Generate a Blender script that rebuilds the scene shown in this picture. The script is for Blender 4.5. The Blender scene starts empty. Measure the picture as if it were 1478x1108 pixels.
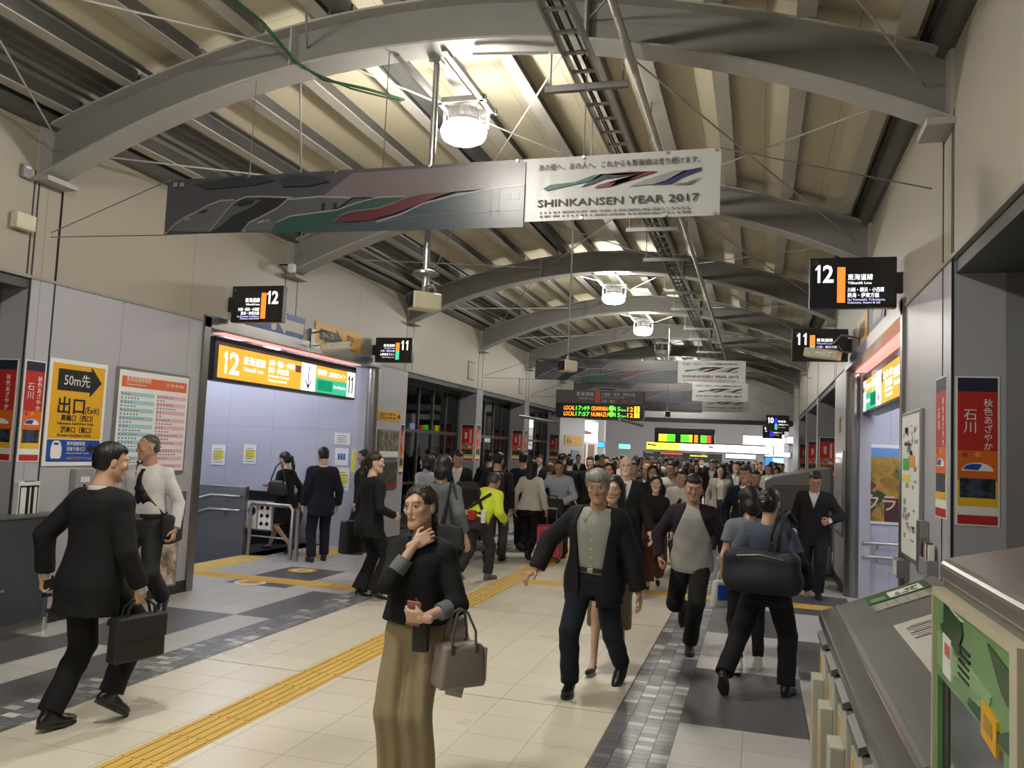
import bpy, bmesh, math, random
import numpy as np
from mathutils import Matrix, Vector, noise as mnoise
from mathutils.bvhtree import BVHTree

SC = bpy.context.scene
COL = SC.collection
random.seed(7)
rng = np.random.default_rng(11)
PI = math.pi

# ------------------------------------------------------------------ camera
def set_camera():
    yaw, pitch, roll = math.radians(16.64), math.radians(4.40), math.radians(2.53)
    cy, sy = math.cos(yaw), math.sin(yaw)
    f = Vector((-sy*math.cos(pitch), cy*math.cos(pitch), math.sin(pitch)))
    r = Vector((cy, sy, 0)); u = r.cross(f)
    R = r*math.cos(roll) + u*math.sin(roll)
    U = -r*math.sin(roll) + u*math.cos(roll)
    cam = bpy.data.cameras.new('camera')
    cam.sensor_width = 36; cam.lens = 1200/1478*36
    cam.clip_start = 0.05; cam.clip_end = 300
    o = bpy.data.objects.new('camera', cam); COL.objects.link(o)
    m = Matrix((R, U, -f)).transposed().to_4x4(); m.translation = (0, 0, 1.78)
    o.matrix_world = m
    SC.camera = o
set_camera()

# ------------------------------------------------------------------ world and exposure
w = bpy.data.worlds.new('night'); SC.world = w; w.use_nodes = True
w.node_tree.nodes['Background'].inputs[0].default_value = (.02, .025, .04, 1)
w.node_tree.nodes['Background'].inputs[1].default_value = .5
SC.view_settings.view_transform = 'Standard'
SC.view_settings.look = 'None'
SC.view_settings.gamma = 1
SC.view_settings.exposure = 0.72
try: SC.view_settings.use_curve_mapping = False
except Exception: pass
SC.cycles.max_bounces = 10; SC.cycles.diffuse_bounces = 6
SC.cycles.sample_clamp_indirect = 12
LAMP = 120.0          # strength of the high bay lamps' lenses
TUBE = 52.0          # strength of the stair hall tubes

# ------------------------------------------------------------------ tagging helpers
def tag(o, label=None, cat=None, group=None, kind=None):
    if label: o['label'] = label
    if cat: o['category'] = cat
    if group: o['group'] = group
    if kind: o['kind'] = kind
    return o
def empty(name, loc=(0, 0, 0), rz=0., label=None, cat=None, group=None, mat=None):
    o = bpy.data.objects.new(name, None); COL.objects.link(o)
    o.empty_display_size = .2
    if mat is not None: o.matrix_world = mat
    else:
        o.location = loc; o.rotation_euler = (0, 0, rz)
    return tag(o, label, cat, group)
def link_mesh(name, me, parent=None):
    o = bpy.data.objects.new(name, me); COL.objects.link(o)
    if parent is not None: o.parent = parent
    return o
def copy_tree(o, parent=None, group=None):
    c = o.copy(); COL.objects.link(c); c.parent = parent
    for ch in list(o.children): copy_tree(ch, c)
    return c

# ------------------------------------------------------------------ materials
MATS = {}
def nmat(name):
    m = bpy.data.materials.new(name); m.use_nodes = True
    nt = m.node_tree; nt.nodes.clear()
    out = nt.nodes.new('ShaderNodeOutputMaterial')
    b = nt.nodes.new('ShaderNodeBsdfPrincipled')
    nt.links.new(b.outputs[0], out.inputs[0])
    return m, nt, b
def srgb(c):
    if isinstance(c, str):
        c = [int(c[i:i+2], 16)/255 for i in (0, 2, 4)]
        c = [x/12.92 if x <= .04045 else ((x+.055)/1.055)**2.4 for x in c]
    return (c[0], c[1], c[2], 1)
def mat(name, col, rough=.5, metal=0., var=.12, scale=6., bump=0., bscale=60., spec=.5, stretch=None, sheen=0.):
    """Plain surface with a little procedural variation of tone and an optional fine bump."""
    if name in MATS: return MATS[name]
    m, nt, b = nmat(name); N = nt.nodes.new; L = nt.links.new
    c = srgb(col)
    tc = N('ShaderNodeTexCoord')
    mp = N('ShaderNodeMapping'); L(tc.outputs['Object'], mp.inputs[0])
    if stretch: mp.inputs['Scale'].default_value = stretch
    nz = N('ShaderNodeTexNoise'); nz.inputs['Scale'].default_value = scale; nz.inputs['Detail'].default_value = 4
    L(mp.outputs[0], nz.inputs[0])
    mx = N('ShaderNodeMix'); mx.data_type = 'RGBA'
    mx.inputs[6].default_value = tuple(min(1, x*(1-var)) for x in c[:3])+(1,)
    mx.inputs[7].default_value = tuple(min(1, x*(1+var)) for x in c[:3])+(1,)
    L(nz.outputs[0], mx.inputs[0]); L(mx.outputs[2], b.inputs['Base Color'])
    b.inputs['Roughness'].default_value = rough; b.inputs['Metallic'].default_value = metal
    b.inputs['Specular IOR Level'].default_value = spec
    if bump:
        n2 = N('ShaderNodeTexNoise'); n2.inputs['Scale'].default_value = bscale; n2.inputs['Detail'].default_value = 3
        L(mp.outputs[0], n2.inputs[0])
        bp = N('ShaderNodeBump'); bp.inputs['Strength'].default_value = bump; bp.inputs['Distance'].default_value = .01
        L(n2.outputs[0], bp.inputs['Height']); L(bp.outputs[0], b.inputs['Normal'])
    MATS[name] = m
    return m
def emit(name, col, strength, rough=.4):
    if name in MATS: return MATS[name]
    m, nt, b = nmat(name); c = srgb(col)
    b.inputs['Base Color'].default_value = tuple(x*.6 for x in c[:3])+(1,)
    b.inputs['Roughness'].default_value = rough
    b.inputs['Emission Color'].default_value = c
    b.inputs['Emission Strength'].default_value = strength
    MATS[name] = m
    return m
def mth(nt, op, a, b=None, c=None):
    n = nt.nodes.new('ShaderNodeMath'); n.operation = op
    for i, v in enumerate((a, b, c)):
        if v is None: continue
        if isinstance(v, (int, float)): n.inputs[i].default_value = v
        else: nt.links.new(v, n.inputs[i])
    return n.outputs[0]
def tiles(name, col, axes, size, org, grout, gw, var=.05, rough=.35, ramp=None, stagger=0., dirt=.12, spec=.5, dscale=.9, gdark=True):
    """Tile or panel pattern in world space: axes 'XY', 'YZ' or 'XZ'."""
    m, nt, b = nmat(name); N = nt.nodes.new; L = nt.links.new
    g = N('ShaderNodeNewGeometry'); s = N('ShaderNodeSeparateXYZ'); L(g.outputs['Position'], s.inputs[0])
    A = s.outputs['XYZ'.index(axes[0])]; B = s.outputs['XYZ'.index(axes[1])]
    u = mth(nt, 'DIVIDE', mth(nt, 'SUBTRACT', A, org[0]), size[0])
    v = mth(nt, 'DIVIDE', mth(nt, 'SUBTRACT', B, org[1]), size[1])
    fu = mth(nt, 'FLOOR', u)
    if stagger: v = mth(nt, 'ADD', v, mth(nt, 'MULTIPLY', fu, stagger))
    fv = mth(nt, 'FLOOR', v)
    def edge(t, sz):
        f = mth(nt, 'FRACT', t); f = mth(nt, 'MINIMUM', f, mth(nt, 'SUBTRACT', 1., f))
        return mth(nt, 'MULTIPLY', f, sz)
    e = mth(nt, 'MINIMUM', edge(u, size[0]), edge(v, size[1]))
    line = mth(nt, 'LESS_THAN', e, gw)
    cb = N('ShaderNodeCombineXYZ'); L(fu, cb.inputs[0]); L(fv, cb.inputs[1])
    wn = N('ShaderNodeTexWhiteNoise'); wn.noise_dimensions = '3D'; L(cb.outputs[0], wn.inputs[0])
    c = srgb(col)
    if ramp:
        cr = N('ShaderNodeValToRGB'); cr.color_ramp.interpolation = 'CONSTANT'
        el = cr.color_ramp.elements
        while len(el) < len(ramp): el.new(.5)
        for i, (p, cc) in enumerate(ramp): el[i].position = p; el[i].color = srgb(cc)
        L(wn.outputs[0], cr.inputs[0]); base = cr.outputs[0]
    else:
        mx = N('ShaderNodeMix'); mx.data_type = 'RGBA'
        mx.inputs[6].default_value = tuple(x*(1-var) for x in c[:3])+(1,)
        mx.inputs[7].default_value = tuple(min(1, x*(1+var)) for x in c[:3])+(1,)
        L(wn.outputs[0], mx.inputs[0]); base = mx.outputs[2]
    nz = N('ShaderNodeTexNoise'); nz.inputs['Scale'].default_value = dscale; nz.inputs['Detail'].default_value = 6
    L(g.outputs['Position'], nz.inputs[0])
    dm = N('ShaderNodeMix'); dm.data_type = 'RGBA'; dm.blend_type = 'MULTIPLY'; dm.inputs[0].default_value = 1
    dk = mth(nt, 'ADD', mth(nt, 'MULTIPLY', nz.outputs[0], dirt*2), 1-dirt)
    cc = N('ShaderNodeCombineColor')
    for i in range(3): L(dk, cc.inputs[i])
    L(base, dm.inputs[6]); L(cc.outputs[0], dm.inputs[7])
    gm = N('ShaderNodeMix'); gm.data_type = 'RGBA'; L(line, gm.inputs[0]); L(dm.outputs[2], gm.inputs[6])
    gm.inputs[7].default_value = srgb(grout)
    L(gm.outputs[2], b.inputs['Base Color'])
    rg = mth(nt, 'ADD', mth(nt, 'MULTIPLY', nz.outputs[0], .2), rough-.1)
    L(mth(nt, 'ADD', rg, mth(nt, 'MULTIPLY', line, .3)), b.inputs['Roughness'])
    b.inputs['Specular IOR Level'].default_value = spec
    bp = N('ShaderNodeBump'); bp.inputs['Strength'].default_value = .35; bp.inputs['Distance'].default_value = .004
    L(mth(nt, 'SUBTRACT', 1., line), bp.inputs['Height']); L(bp.outputs[0], b.inputs['Normal'])
    MATS[name] = m
    return m
def ramp_mat(name, cols, scale=8., rough=.5, detail=5., lac=2.):
    """a printed picture: noise through a ramp of the picture's own colours"""
    if name in MATS: return MATS[name]
    m, nt, b = nmat(name); N = nt.nodes.new; L = nt.links.new
    tc = N('ShaderNodeTexCoord'); nz = N('ShaderNodeTexNoise'); nz.inputs['Scale'].default_value = scale; nz.inputs['Detail'].default_value = detail; nz.inputs['Roughness'].default_value = .65
    L(tc.outputs['Object'], nz.inputs[0])
    cr = N('ShaderNodeValToRGB'); el = cr.color_ramp.elements
    while len(el) < len(cols): el.new(.5)
    for i, c in enumerate(cols): el[i].position = .28+.44*i/(len(cols)-1); el[i].color = srgb(c)
    L(nz.outputs[0], cr.inputs[0]); L(cr.outputs[0], b.inputs['Base Color']); b.inputs['Roughness'].default_value = rough
    MATS[name] = m
    return m
def glass(name, col, rough=.03, alpha=.8):
    if name in MATS: return MATS[name]
    m = bpy.data.materials.new(name); m.use_nodes = True; nt = m.node_tree; nt.nodes.clear()
    N = nt.nodes.new; L = nt.links.new
    out = N('ShaderNodeOutputMaterial'); t = N('ShaderNodeBsdfTransparent'); t.inputs[0].default_value = srgb(col)
    gl = N('ShaderNodeBsdfGlossy'); gl.inputs['Roughness'].default_value = rough
    fr = N('ShaderNodeFresnel'); fr.inputs[0].default_value = 1.5
    mx = N('ShaderNodeMixShader'); L(fr.outputs[0], mx.inputs[0]); L(t.outputs[0], mx.inputs[1]); L(gl.outputs[0], mx.inputs[2])
    L(mx.outputs[0], out.inputs[0]); MATS[name] = m
    return m

M_STEEL = mat('brushed_steel', (.42, .42, .41), .32, .9, .12, 14, .05, 90, stretch=(1, 1, .1))
M_STEELD = mat('dull_steel', (.26, .26, .255), .42, .75, .15, 8)
M_WHITE = mat('white_paint', 'dcdcd8', .45)
M_BLACK = mat('black_plastic', (.012, .012, .014), .35)
M_DARK = mat('dark_frame', (.035, .036, .038), .45, .3)
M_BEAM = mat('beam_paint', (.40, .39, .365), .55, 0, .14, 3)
M_BEAMD = mat('gutter_paint', (.10, .098, .09), .5, 0, .15, 4)
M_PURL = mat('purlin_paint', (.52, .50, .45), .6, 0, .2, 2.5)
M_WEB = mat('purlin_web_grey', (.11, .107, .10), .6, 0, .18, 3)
M_CREAMP = mat('cream_plastic', 'cfcbb2', .5)
M_YEL = mat('sign_yellow', 'e0a91c', .45, var=.05)
M_INK = mat('ink_black', (.01, .01, .012), .5, var=.02)
M_BLUE = mat('sign_blue', '1d4aa5', .45, var=.06)
M_PAPER = mat('paper_white', 'e6e6e2', .6, var=.04)
M_GREY = mat('grey_paint', (.23, .235, .25), .5)
M_TACT = mat('tactile_yellow', 'd8b661', .55, 0, .12, 5)
M_RED = mat('poster_red', 'b5261f', .5, var=.12, scale=9)

# ------------------------------------------------------------------ mesh builder
class MB:
    def __init__(s): s.v = []; s.f = []; s.mi = []; s.m = 0; s.mats = []
    def use(s, m):
        if m not in s.mats: s.mats.append(m)
        s.m = s.mats.index(m); return s
    def add(s, vs, fs):
        n = len(s.v); s.v += [tuple(p) for p in vs]; s.f += [tuple(i+n for i in f) for f in fs]; s.mi += [s.m]*len(fs)
        return s
    def box(s, c, sz, R=None, top=1.):
        hx, hy, hz = sz[0]/2, sz[1]/2, sz[2]/2
        vs = [Vector((sx*hx*(top if sz_ > 0 else 1), sy*hy*(top if sz_ > 0 else 1), sz_*hz)) for sz_ in (-1, 1) for sy in (-1, 1) for sx in (-1, 1)]
        if R is not None: vs = [R @ p for p in vs]
        vs = [p + Vector(c) for p in vs]
        return s.add(vs, [(0, 2, 3, 1), (4, 5, 7, 6), (0, 1, 5, 4), (2, 6, 7, 3), (0, 4, 6, 2), (1, 3, 7, 5)])
    def bb(s, x0, x1, y0, y1, z0, z1):
        return s.box(((x0+x1)/2, (y0+y1)/2, (z0+z1)/2), (abs(x1-x0), abs(y1-y0), abs(z1-z0)))
    def quad(s, a, b, c, d): return s.add([a, b, c, d], [(0, 1, 2, 3)])
    def bar(s, a, b, wd, h, up=(0, 0, 1)):
        a, b = Vector(a), Vector(b); d = (b-a).normalized(); u = Vector(up)
        if abs(d.dot(u)) > .99: u = Vector((1, 0, 0))
        x = d.cross(u).normalized(); z = x.cross(d)
        R = Matrix((x, d, z)).transposed()
        return s.box((a+b)/2, (wd, (b-a).length, h), R)
    def tube(s, pts, r, n=8, cap=True, closed=False):
        pts = [Vector(p) for p in pts]; rs = r if isinstance(r, (list, tuple)) else [r]*len(pts)
        k = len(pts); vs = []; prev = None
        for i, p in enumerate(pts):
            a = pts[(i-1) % k] if (i or closed) else p; b = pts[(i+1) % k] if (i < k-1 or closed) else p
            d = (b-a).normalized()
            if prev is None:
                x = d.cross(Vector((0, 0, 1)))
                if x.length < 1e-3: x = Vector((1, 0, 0))
            else: x = prev - d*prev.dot(d)
            x.normalize(); y = d.cross(x); prev = x
            vs += [p + (x*math.cos(2*PI*j/n) + y*math.sin(2*PI*j/n))*rs[i] for j in range(n)]
        fs = []
        for i in range(k if closed else k-1):
            i2 = (i+1) % k
            fs += [(i*n+j, i*n+(j+1) % n, i2*n+(j+1) % n, i2*n+j) for j in range(n)]
        if cap and not closed: fs += [tuple(range(n-1, -1, -1)), tuple((k-1)*n+j for j in range(n))]
        return s.add(vs, fs)
    def lathe(s, prof, c=(0, 0, 0), n=24, R=None):
        vs = []; k = len(prof)
        for (r, z) in prof:
            for j in range(n):
                p = Vector((r*math.cos(2*PI*j/n), r*math.sin(2*PI*j/n), z))
                if R is not None: p = R @ p
                vs.append(p+Vector(c))
        fs = [(i*n+j, i*n+(j+1) % n, (i+1)*n+(j+1) % n, (i+1)*n+j) for i in range(k-1) for j in range(n)]
        fs += [tuple(range(n-1, -1, -1)), tuple((k-1)*n+j for j in range(n))]
        return s.add(vs, fs)
    def prism(s, poly, fn, h0, h1):
        """poly in 2-D, fn(u, v, h) -> point"""
        n = len(poly)
        vs = [fn(u, v, h0) for u, v in poly]+[fn(u, v, h1) for u, v in poly]
        fs = [tuple(range(n-1, -1, -1)), tuple(range(n, 2*n))]+[(i, (i+1) % n, n+(i+1) % n, n+i) for i in range(n)]
        return s.add(vs, fs)
    def build(s, name, m=None, parent=None, bevel=0., smooth=False, seg=2):
        me = bpy.data.meshes.new(name); me.from_pydata([tuple(p) for p in s.v], [], s.f)
        ms = s.mats or [m]
        for x in ms: me.materials.append(x)
        if s.mats: me.polygons.foreach_set('material_index', s.mi)
        bm = bmesh.new(); bm.from_mesh(me)
        bmesh.ops.recalc_face_normals(bm, faces=bm.faces)
        if bevel:
            es = [e for e in bm.edges if len(e.link_faces) == 2 and e.calc_face_angle(0) > .5]
            bmesh.ops.bevel(bm, geom=es, offset=bevel, segments=seg, profile=.5, affect='EDGES', clamp_overlap=True)
        bm.to_mesh(me); bm.free()
        if smooth:
            me.polygons.foreach_set('use_smooth', [True]*len(me.polygons))
            me.set_sharp_from_angle(angle=.7)
        me.update()
        return link_mesh(name, me, parent)
def struct(name, mb, m=None, bevel=0.):
    o = mb.build(name, m, None, bevel); o['kind'] = 'structure'; return o

# ------------------------------------------------------------------ lettering
_tc = None
def text(parent, body, x, y, size, m, z=.003, width=None, align='LEFT', name='lettering', ext=.0008, bold=0.):
    cu = bpy.data.curves.new('t', 'FONT'); cu.body = body; cu.size = size; cu.extrude = ext; cu.resolution_u = 2
    cu.offset = bold*size
    cu.align_x = align
    o = bpy.data.objects.new('t', cu); COL.objects.link(o)
    me = bpy.data.meshes.new_from_object(o)
    bpy.data.objects.remove(o); bpy.data.curves.remove(cu)
    me.name = name; me.materials.clear(); me.materials.append(m)
    n = len(me.vertices)
    if n:
        co = np.empty(n*3, np.float32); me.vertices.foreach_get('co', co); co = co.reshape(-1, 3)
        if width:
            a = co[:, 0].min(); b = co[:, 0].max(); k = width/max(1e-6, b-a)
            if align == 'LEFT': co[:, 0] = (co[:, 0]-a)*k
            elif align == 'RIGHT': co[:, 0] = (co[:, 0]-b)*k
            else: co[:, 0] = (co[:, 0]-(a+b)/2)*k
        co += np.array((x, y, z), np.float32)
        me.vertices.foreach_set('co', co.ravel()); me.update()
    return link_mesh(name, me, parent)
def number(parent, digits, x, y, h, wd, m, z=.004):
    """station numerals, each digit a mesh: 1 with its flag, the others from the lettering"""
    n = len(digits); cell = wd/(n-.45*digits.count('1')); cx = x; k = .135*h
    for d in digits:
        if d == '1':
            w1 = cell*.55
            MB().prism([(cx+w1*.72, y), (cx+w1*.72, y+h), (cx+w1*.72-k*.72, y+h), (cx+w1*.72-k*1.9, y+h*.80), (cx+w1*.72-k*1.9, y+h*.68), (cx+w1*.72-k, y+h*.79), (cx+w1*.72-k, y)], lambda u, v, t: Vector((u, v, t)), z-.0008, z+.0008).build('number', m, parent); cx += w1
        else:
            o = text(parent, d, cx+cell*.06, y, 1, m, z, cell*.84, name='number', bold=.02)
            me = o.data; c = np.empty(len(me.vertices)*3, np.float32); me.vertices.foreach_get('co', c); c = c.reshape(-1, 3)
            a, b = c[:, 1].min(), c[:, 1].max(); c[:, 1] = y+(c[:, 1]-a)/(b-a)*h; me.vertices.foreach_set('co', c.ravel()); me.update(); cx += cell
def vtext(parent, s, x, y, size, m, z=.003, pitch=1.12, name='lettering'):
    """vertical writing: one mesh, characters stacked downwards"""
    return text(parent, '\n'.join(s), x, y, size, m, z, name=name, align='CENTER')
def face(O, R, U):
    """frame on a board: origin, direction of writing, up; z points at the reader"""
    R = Vector(R).normalized(); U = Vector(U).normalized(); Nn = R.cross(U)
    m = Matrix((R, U, Nn)).transposed().to_4x4(); m.translation = Vector(O); return m
def board(name, O, R, U, wd, h, t, m, label, cat, group=None, bevel=0., part='panel'):
    """a flat board, lower left corner of the front at O; the body lies behind the front"""
    e = empty(name, mat=face(O, R, U), label=label, cat=cat, group=group)
    MB().bb(0, wd, 0, h, -t, 0).build(part, m, e, bevel)
    return e
def rect(e, name, x0, x1, y0, y1, m, z=.002, t=.002):
    return MB().bb(x0, x1, y0, y1, z-t, z).build(name, m, e)
def poly(e, name, pts, m, z=.002, t=.0015):
    return MB().prism(pts, lambda u, v, h: Vector((u, v, h)), z-t, z).build(name, m, e)

# ================================================================== THE SETTING
XL, XR, XC = -6.2, 1.15, -2.525      # the two long walls and the middle of the hall
YB, YE = -6.0, 30.5                  # back wall behind the photographer, end of the vaulted part
ARCH = [5.85+4.1*k for k in range(-2, 7)]

F_CREAM = tiles('floor_cream_tile', 'ded8c6', 'XY', (.41, .3835), (-.9, 5.83), 'a79f8c', .0022, .03, .3, dirt=.06)
F_GREY = tiles('floor_grey_tile', 'bdbbb9', 'XY', (.41, .3835), (-.47, 5.83), '8c8882', .0022, .05, .34, dirt=.06)
F_DARK = tiles('floor_dark_tile', '5c5b5e', 'XY', (.82, .767), (-.47, 5.83), '48474a', .002, .05, .36, dirt=.08)
F_MOS = tiles('floor_mosaic', '777777', 'XY', (.1075, .077), (-.9, 5.83), '3c3c3a', .0022, rough=.34, dirt=.05, stagger=.5,
              ramp=[(0, '63666a'), (.25, '6f7275'), (.5, '7d7f82'), (.7, '8d8f90'), (.84, 'aaaaa7'), (.94, 'c6c4be')])
F_SEAM = mat('floor_seam', '6a655a', .7)
W_LAV = tiles('wall_lavender_panel', 'aeadb4', 'YZ', (1.025, 3.1), (5.85, 0), '6b6a70', .0022, .02, .38, dirt=.07, dscale=.5)
W_BEI = tiles('wall_beige_panel', 'a49d8f', 'YZ', (2.05, 1.3), (5.85, 3.1), '6a665c', .0022, .02, .42, dirt=.14, dscale=.5)
W_LAVX = tiles('wall_lavender_end', 'b4b4c2', 'XZ', (.9, 1.96), (-6.4, 0), '8c8c98', .0025, .01, .42, dirt=.04, dscale=.5)
W_RET = tiles('wall_pilaster_grey', '86868a', 'XZ', (3, 3.1), (0, 0), '55555a', .001, .02, .4, dirt=.07)
W_DK = mat('recess_grey', (.07, .072, .075), .5)
M_CEIL = tiles('ceiling_cream_panel', 'd6cdb2', 'XY', (.62, 4.1), (-6.2, 5.85), 'aaa288', .003, .05, .6, dirt=.12, dscale=.35)
M_DECK = mat('ceiling_steel_deck', (.22, .218, .205), .5, .2)

def floor():
    b = MB()
    dark = [(-5.78, -4.99, 5.83, 7.364), (-4.99, -4.58, 7.364, 8.90), (-6.2, -5.4, 4.296, 5.83), (-6.2, -5.36, 8.9, 10.43),
            (-4.99, -4.58, 4.296, 5.83), (-4.99, -4.58, 10.43, 11.96), (-5.78, -4.99, 11.96, 13.5),
            (-.47, .36, 5.83, 7.364), (-.47, .36, 8.9, 10.43), (.36, 1.15, 7.364, 8.9), (.36, 1.15, 10.43, 11.96),
            (-.47, .36, 2.76, 4.296), (.36, 1.15, 4.296, 5.83), (-.47, .36, 11.96, 13.5), (.36, 1.15, 13.5, 15.0),
            (-.47, .36, 15.0, 16.55), (-4.99, -4.58, 13.5, 15.0), (-5.78, -4.99, 15.0, 16.55), (-4.99, -4.58, 16.55, 18.1)]
    xs = sorted({-7.1, -6.2, -4.58, -4.2, -.9, -.47, XR, 2.1} | {d[0] for d in dark} | {d[1] for d in dark})
    ys = sorted({YB, YE} | {d[2] for d in dark} | {d[3] for d in dark})
    for x0, x1 in zip(xs, xs[1:]):
        cx = (x0+x1)/2
        for y0, y1 in zip(ys, ys[1:]):
            cyy = (y0+y1)/2
            m = F_CREAM if -4.2 < cx < -.9 else F_MOS if (-4.58 < cx < -4.2 or -.9 < cx < -.47) else F_GREY
            if any(d[0] < cx < d[1] and d[2] < cyy < d[3] for d in dark): m = F_DARK
            b.use(m).quad((x0, y0, 0), (x1, y0, 0), (x1, y1, 0), (x0, y1, 0))
    b.use(F_GREY)
    b.quad((-7.42, 8.1, 0), (-7.1, 8.1, 0), (-7.1, 12.9, 0), (-7.42, 12.9, 0))     # landing before the left stairs
    b.quad((2.1, 7.4, 0), (2.6, 7.4, 0), (2.6, 12.2, 0), (2.1, 12.2, 0))
    b.quad((-18, YE, 0), (9, YE, 0), (9, 62, 0), (-18, 62, 0))                     # the wider hall beyond
    b.use(F_SEAM)
    for k in range(-2, 8):                                                        # the darker joints across the hall
        y = 5.83+3.068*k
        b.bb(-4.2, -.47, y-.0035, y+.0035, -.01, .0008)
    b.bb(-.905, -.893, YB, YE, -.01, .0009); b.bb(-4.207, -4.195, YB, YE, -.01, .0009)
    # slab edge under everything
    b.use(W_DK).bb(-7.1, 2.1, YB, YE, -.32, -.02)
    struct('floor', b)
floor()

def tactile(name, x0, x1, y0, y1, along, dots=False):
    b = MB(); b.bb(x0, x1, y0, y1, 0, .003)
    if dots:
        n = max(1, round((x1-x0)/.06)); k = max(1, round((y1-y0)/.06))
        for i in range(n):
            for j in range(k):
                b.lathe([(.016, .003), (.011, .008)], (x0+(i+.5)*(x1-x0)/n, y0+(j+.5)*(y1-y0)/k, 0), 6)
    elif along == 'Y':
        n = round((y1-y0)/.3835)
        for j in range(n):
            ya = y0+(j+.03)*(y1-y0)/n; yb = y0+(j+.97)*(y1-y0)/n
            for i in range(5):
                x = x0+(i+.5)*(x1-x0)/5
                b.bar((x, ya, .0045), (x, yb, .0045), .03, .009)
    else:
        n = round((x1-x0)/.3835)
        for j in range(n):
            xa = x0+(j+.03)*(x1-x0)/n; xb = x0+(j+.97)*(x1-x0)/n
            for i in range(5):
                y = y0+(i+.5)*(y1-y0)/5
                b.bar((xa, y, .0045), (xb, y, .0045), .03, .009)
    o = b.build(name, M_TACT); o['kind'] = 'structure'
    return o
tactile('tactile_paving', -3.33, -3.01, .08, 26.92, 'Y')
tactile('tactile_paving', -3.0, 1.05, 10.85, 11.17, 'X')
tactile('tactile_paving', -6.9, -3.34, 9.15, 9.47, 'X')
tactile('tactile_warning', -7.4, -6.92, 8.35, 11.0, 'X', True)
tactile('tactile_warning', -6.75, -6.3, 11.35, 12.7, 'X', True)

# ---- side walls.  Bays run between the arches; doors to the platform stairs in bays 1-2, windows elsewhere
DL = (8.2, 12.75); DR = (7.5, 12.1); DTOP = 3.05
def side_walls():
    for side, X, sg, D in (('left', XL, -1, DL), ('right', XR, 1, DR)):
        th = .3
        up, lo, ret, rec = MB(), MB(), MB(), MB()
        def slab(mb, y0, y1, z0, z1, t=th, off=0):
            mb.bb(X+sg*off, X+sg*(off+t), y0, y1, z0, z1)
        slab(up, YB, YE, 3.1, 4.62)
        # solid lower panels beside the stair door
        slab(lo, 5.74, D[0], 0, 3.1); slab(lo, D[1], 14.05, 0, 3.1)
        slab(lo, D[0], D[1], DTOP, 3.1)
        slab(lo, 26.4, YE, 0, 3.1); slab(lo, YB, -2.35, 0, 3.1)
        struct('wall_'+side+'_upper', up, W_BEI)
        struct('wall_'+side, lo, W_LAV)
        # pilasters between the windows (their faces look down the hall)
        for y in (1.75, 18.2, 22.3):
            ret.bb(X, X+sg*.56, y-.22, y+.22, 0, 3.1)
        ret.bb(X+sg*.3, X+sg*.56, 5.74, 6.1, 0, 3.1)
        ret.bb(X+sg*.3, X+sg*.56, 13.8, 14.05, 0, 3.1)
        struct('wall_'+side+'_pilaster', ret, W_RET)
        # recess head over the windows
        for (a, b_) in ((-2.35, 5.74), (14.05, 26.4)):
            rec.bb(X+sg*.02, X+sg*.62, a, b_, 3.0, 3.1)
        struct('trim_'+side+'_recess', rec, W_DK)
        # slim ledge strips under the beige panels, and the steel base
        tr = MB()
        tr.bb(X-sg*.012, X+sg*.02, YB, YE, 3.09, 3.115)
        struct('trim_'+side+'_ledge', tr, mat('ledge_paint', (.30, .295, .28), .5))
        bs = MB()
        for a, b_ in ((5.85, D[0]-.05), (D[1]+.05, 14.03), (26.42, YE)):
            bs.bb(X-sg*.012, X+sg*.02, a, b_, 0, .13)
        struct('baseboard_'+side, bs, M_DARK)
        # dark joints of the column panel at the arch
        cj = MB()
        for y in (5.745, 6.01):
            cj.bb(X-sg*.004, X+sg*.01, y-.008, y+.008, .13, 4.05)
        for y in ARCH[2:]:
            cj.bb(X-sg*.004, X+sg*.01, y-.16, y-.145, 3.12, 4.05); cj.bb(X-sg*.004, X+sg*.01, y+.145, y+.16, 3.12, 4.05)
        struct('trim_'+side+'_joint', cj, M_DARK)
        # steel surround of the stair door: round post on the far side, square jamb, head
        fr = MB()
        fr.bb(X-sg*.03, X+sg*.32, D[0]-.06, D[0]+.05, 0, DTOP+.1)
        fr.bb(X-sg*.03, X+sg*.32, D[0]-.06, D[1]+.12, DTOP-.02, DTOP+.12)
        fr.tube([(X+sg*.08, D[1]+.06, 0), (X+sg*.08, D[1]+.06, DTOP+.02)], .1, 20)
        struct('door_%d_surround' % (1 if side == 'left' else 2), fr, mat('surround_steel', (.27, .265, .26), .3, .85, .15, 6, .03, 80, stretch=(1, 1, .1)))
side_walls()

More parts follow.
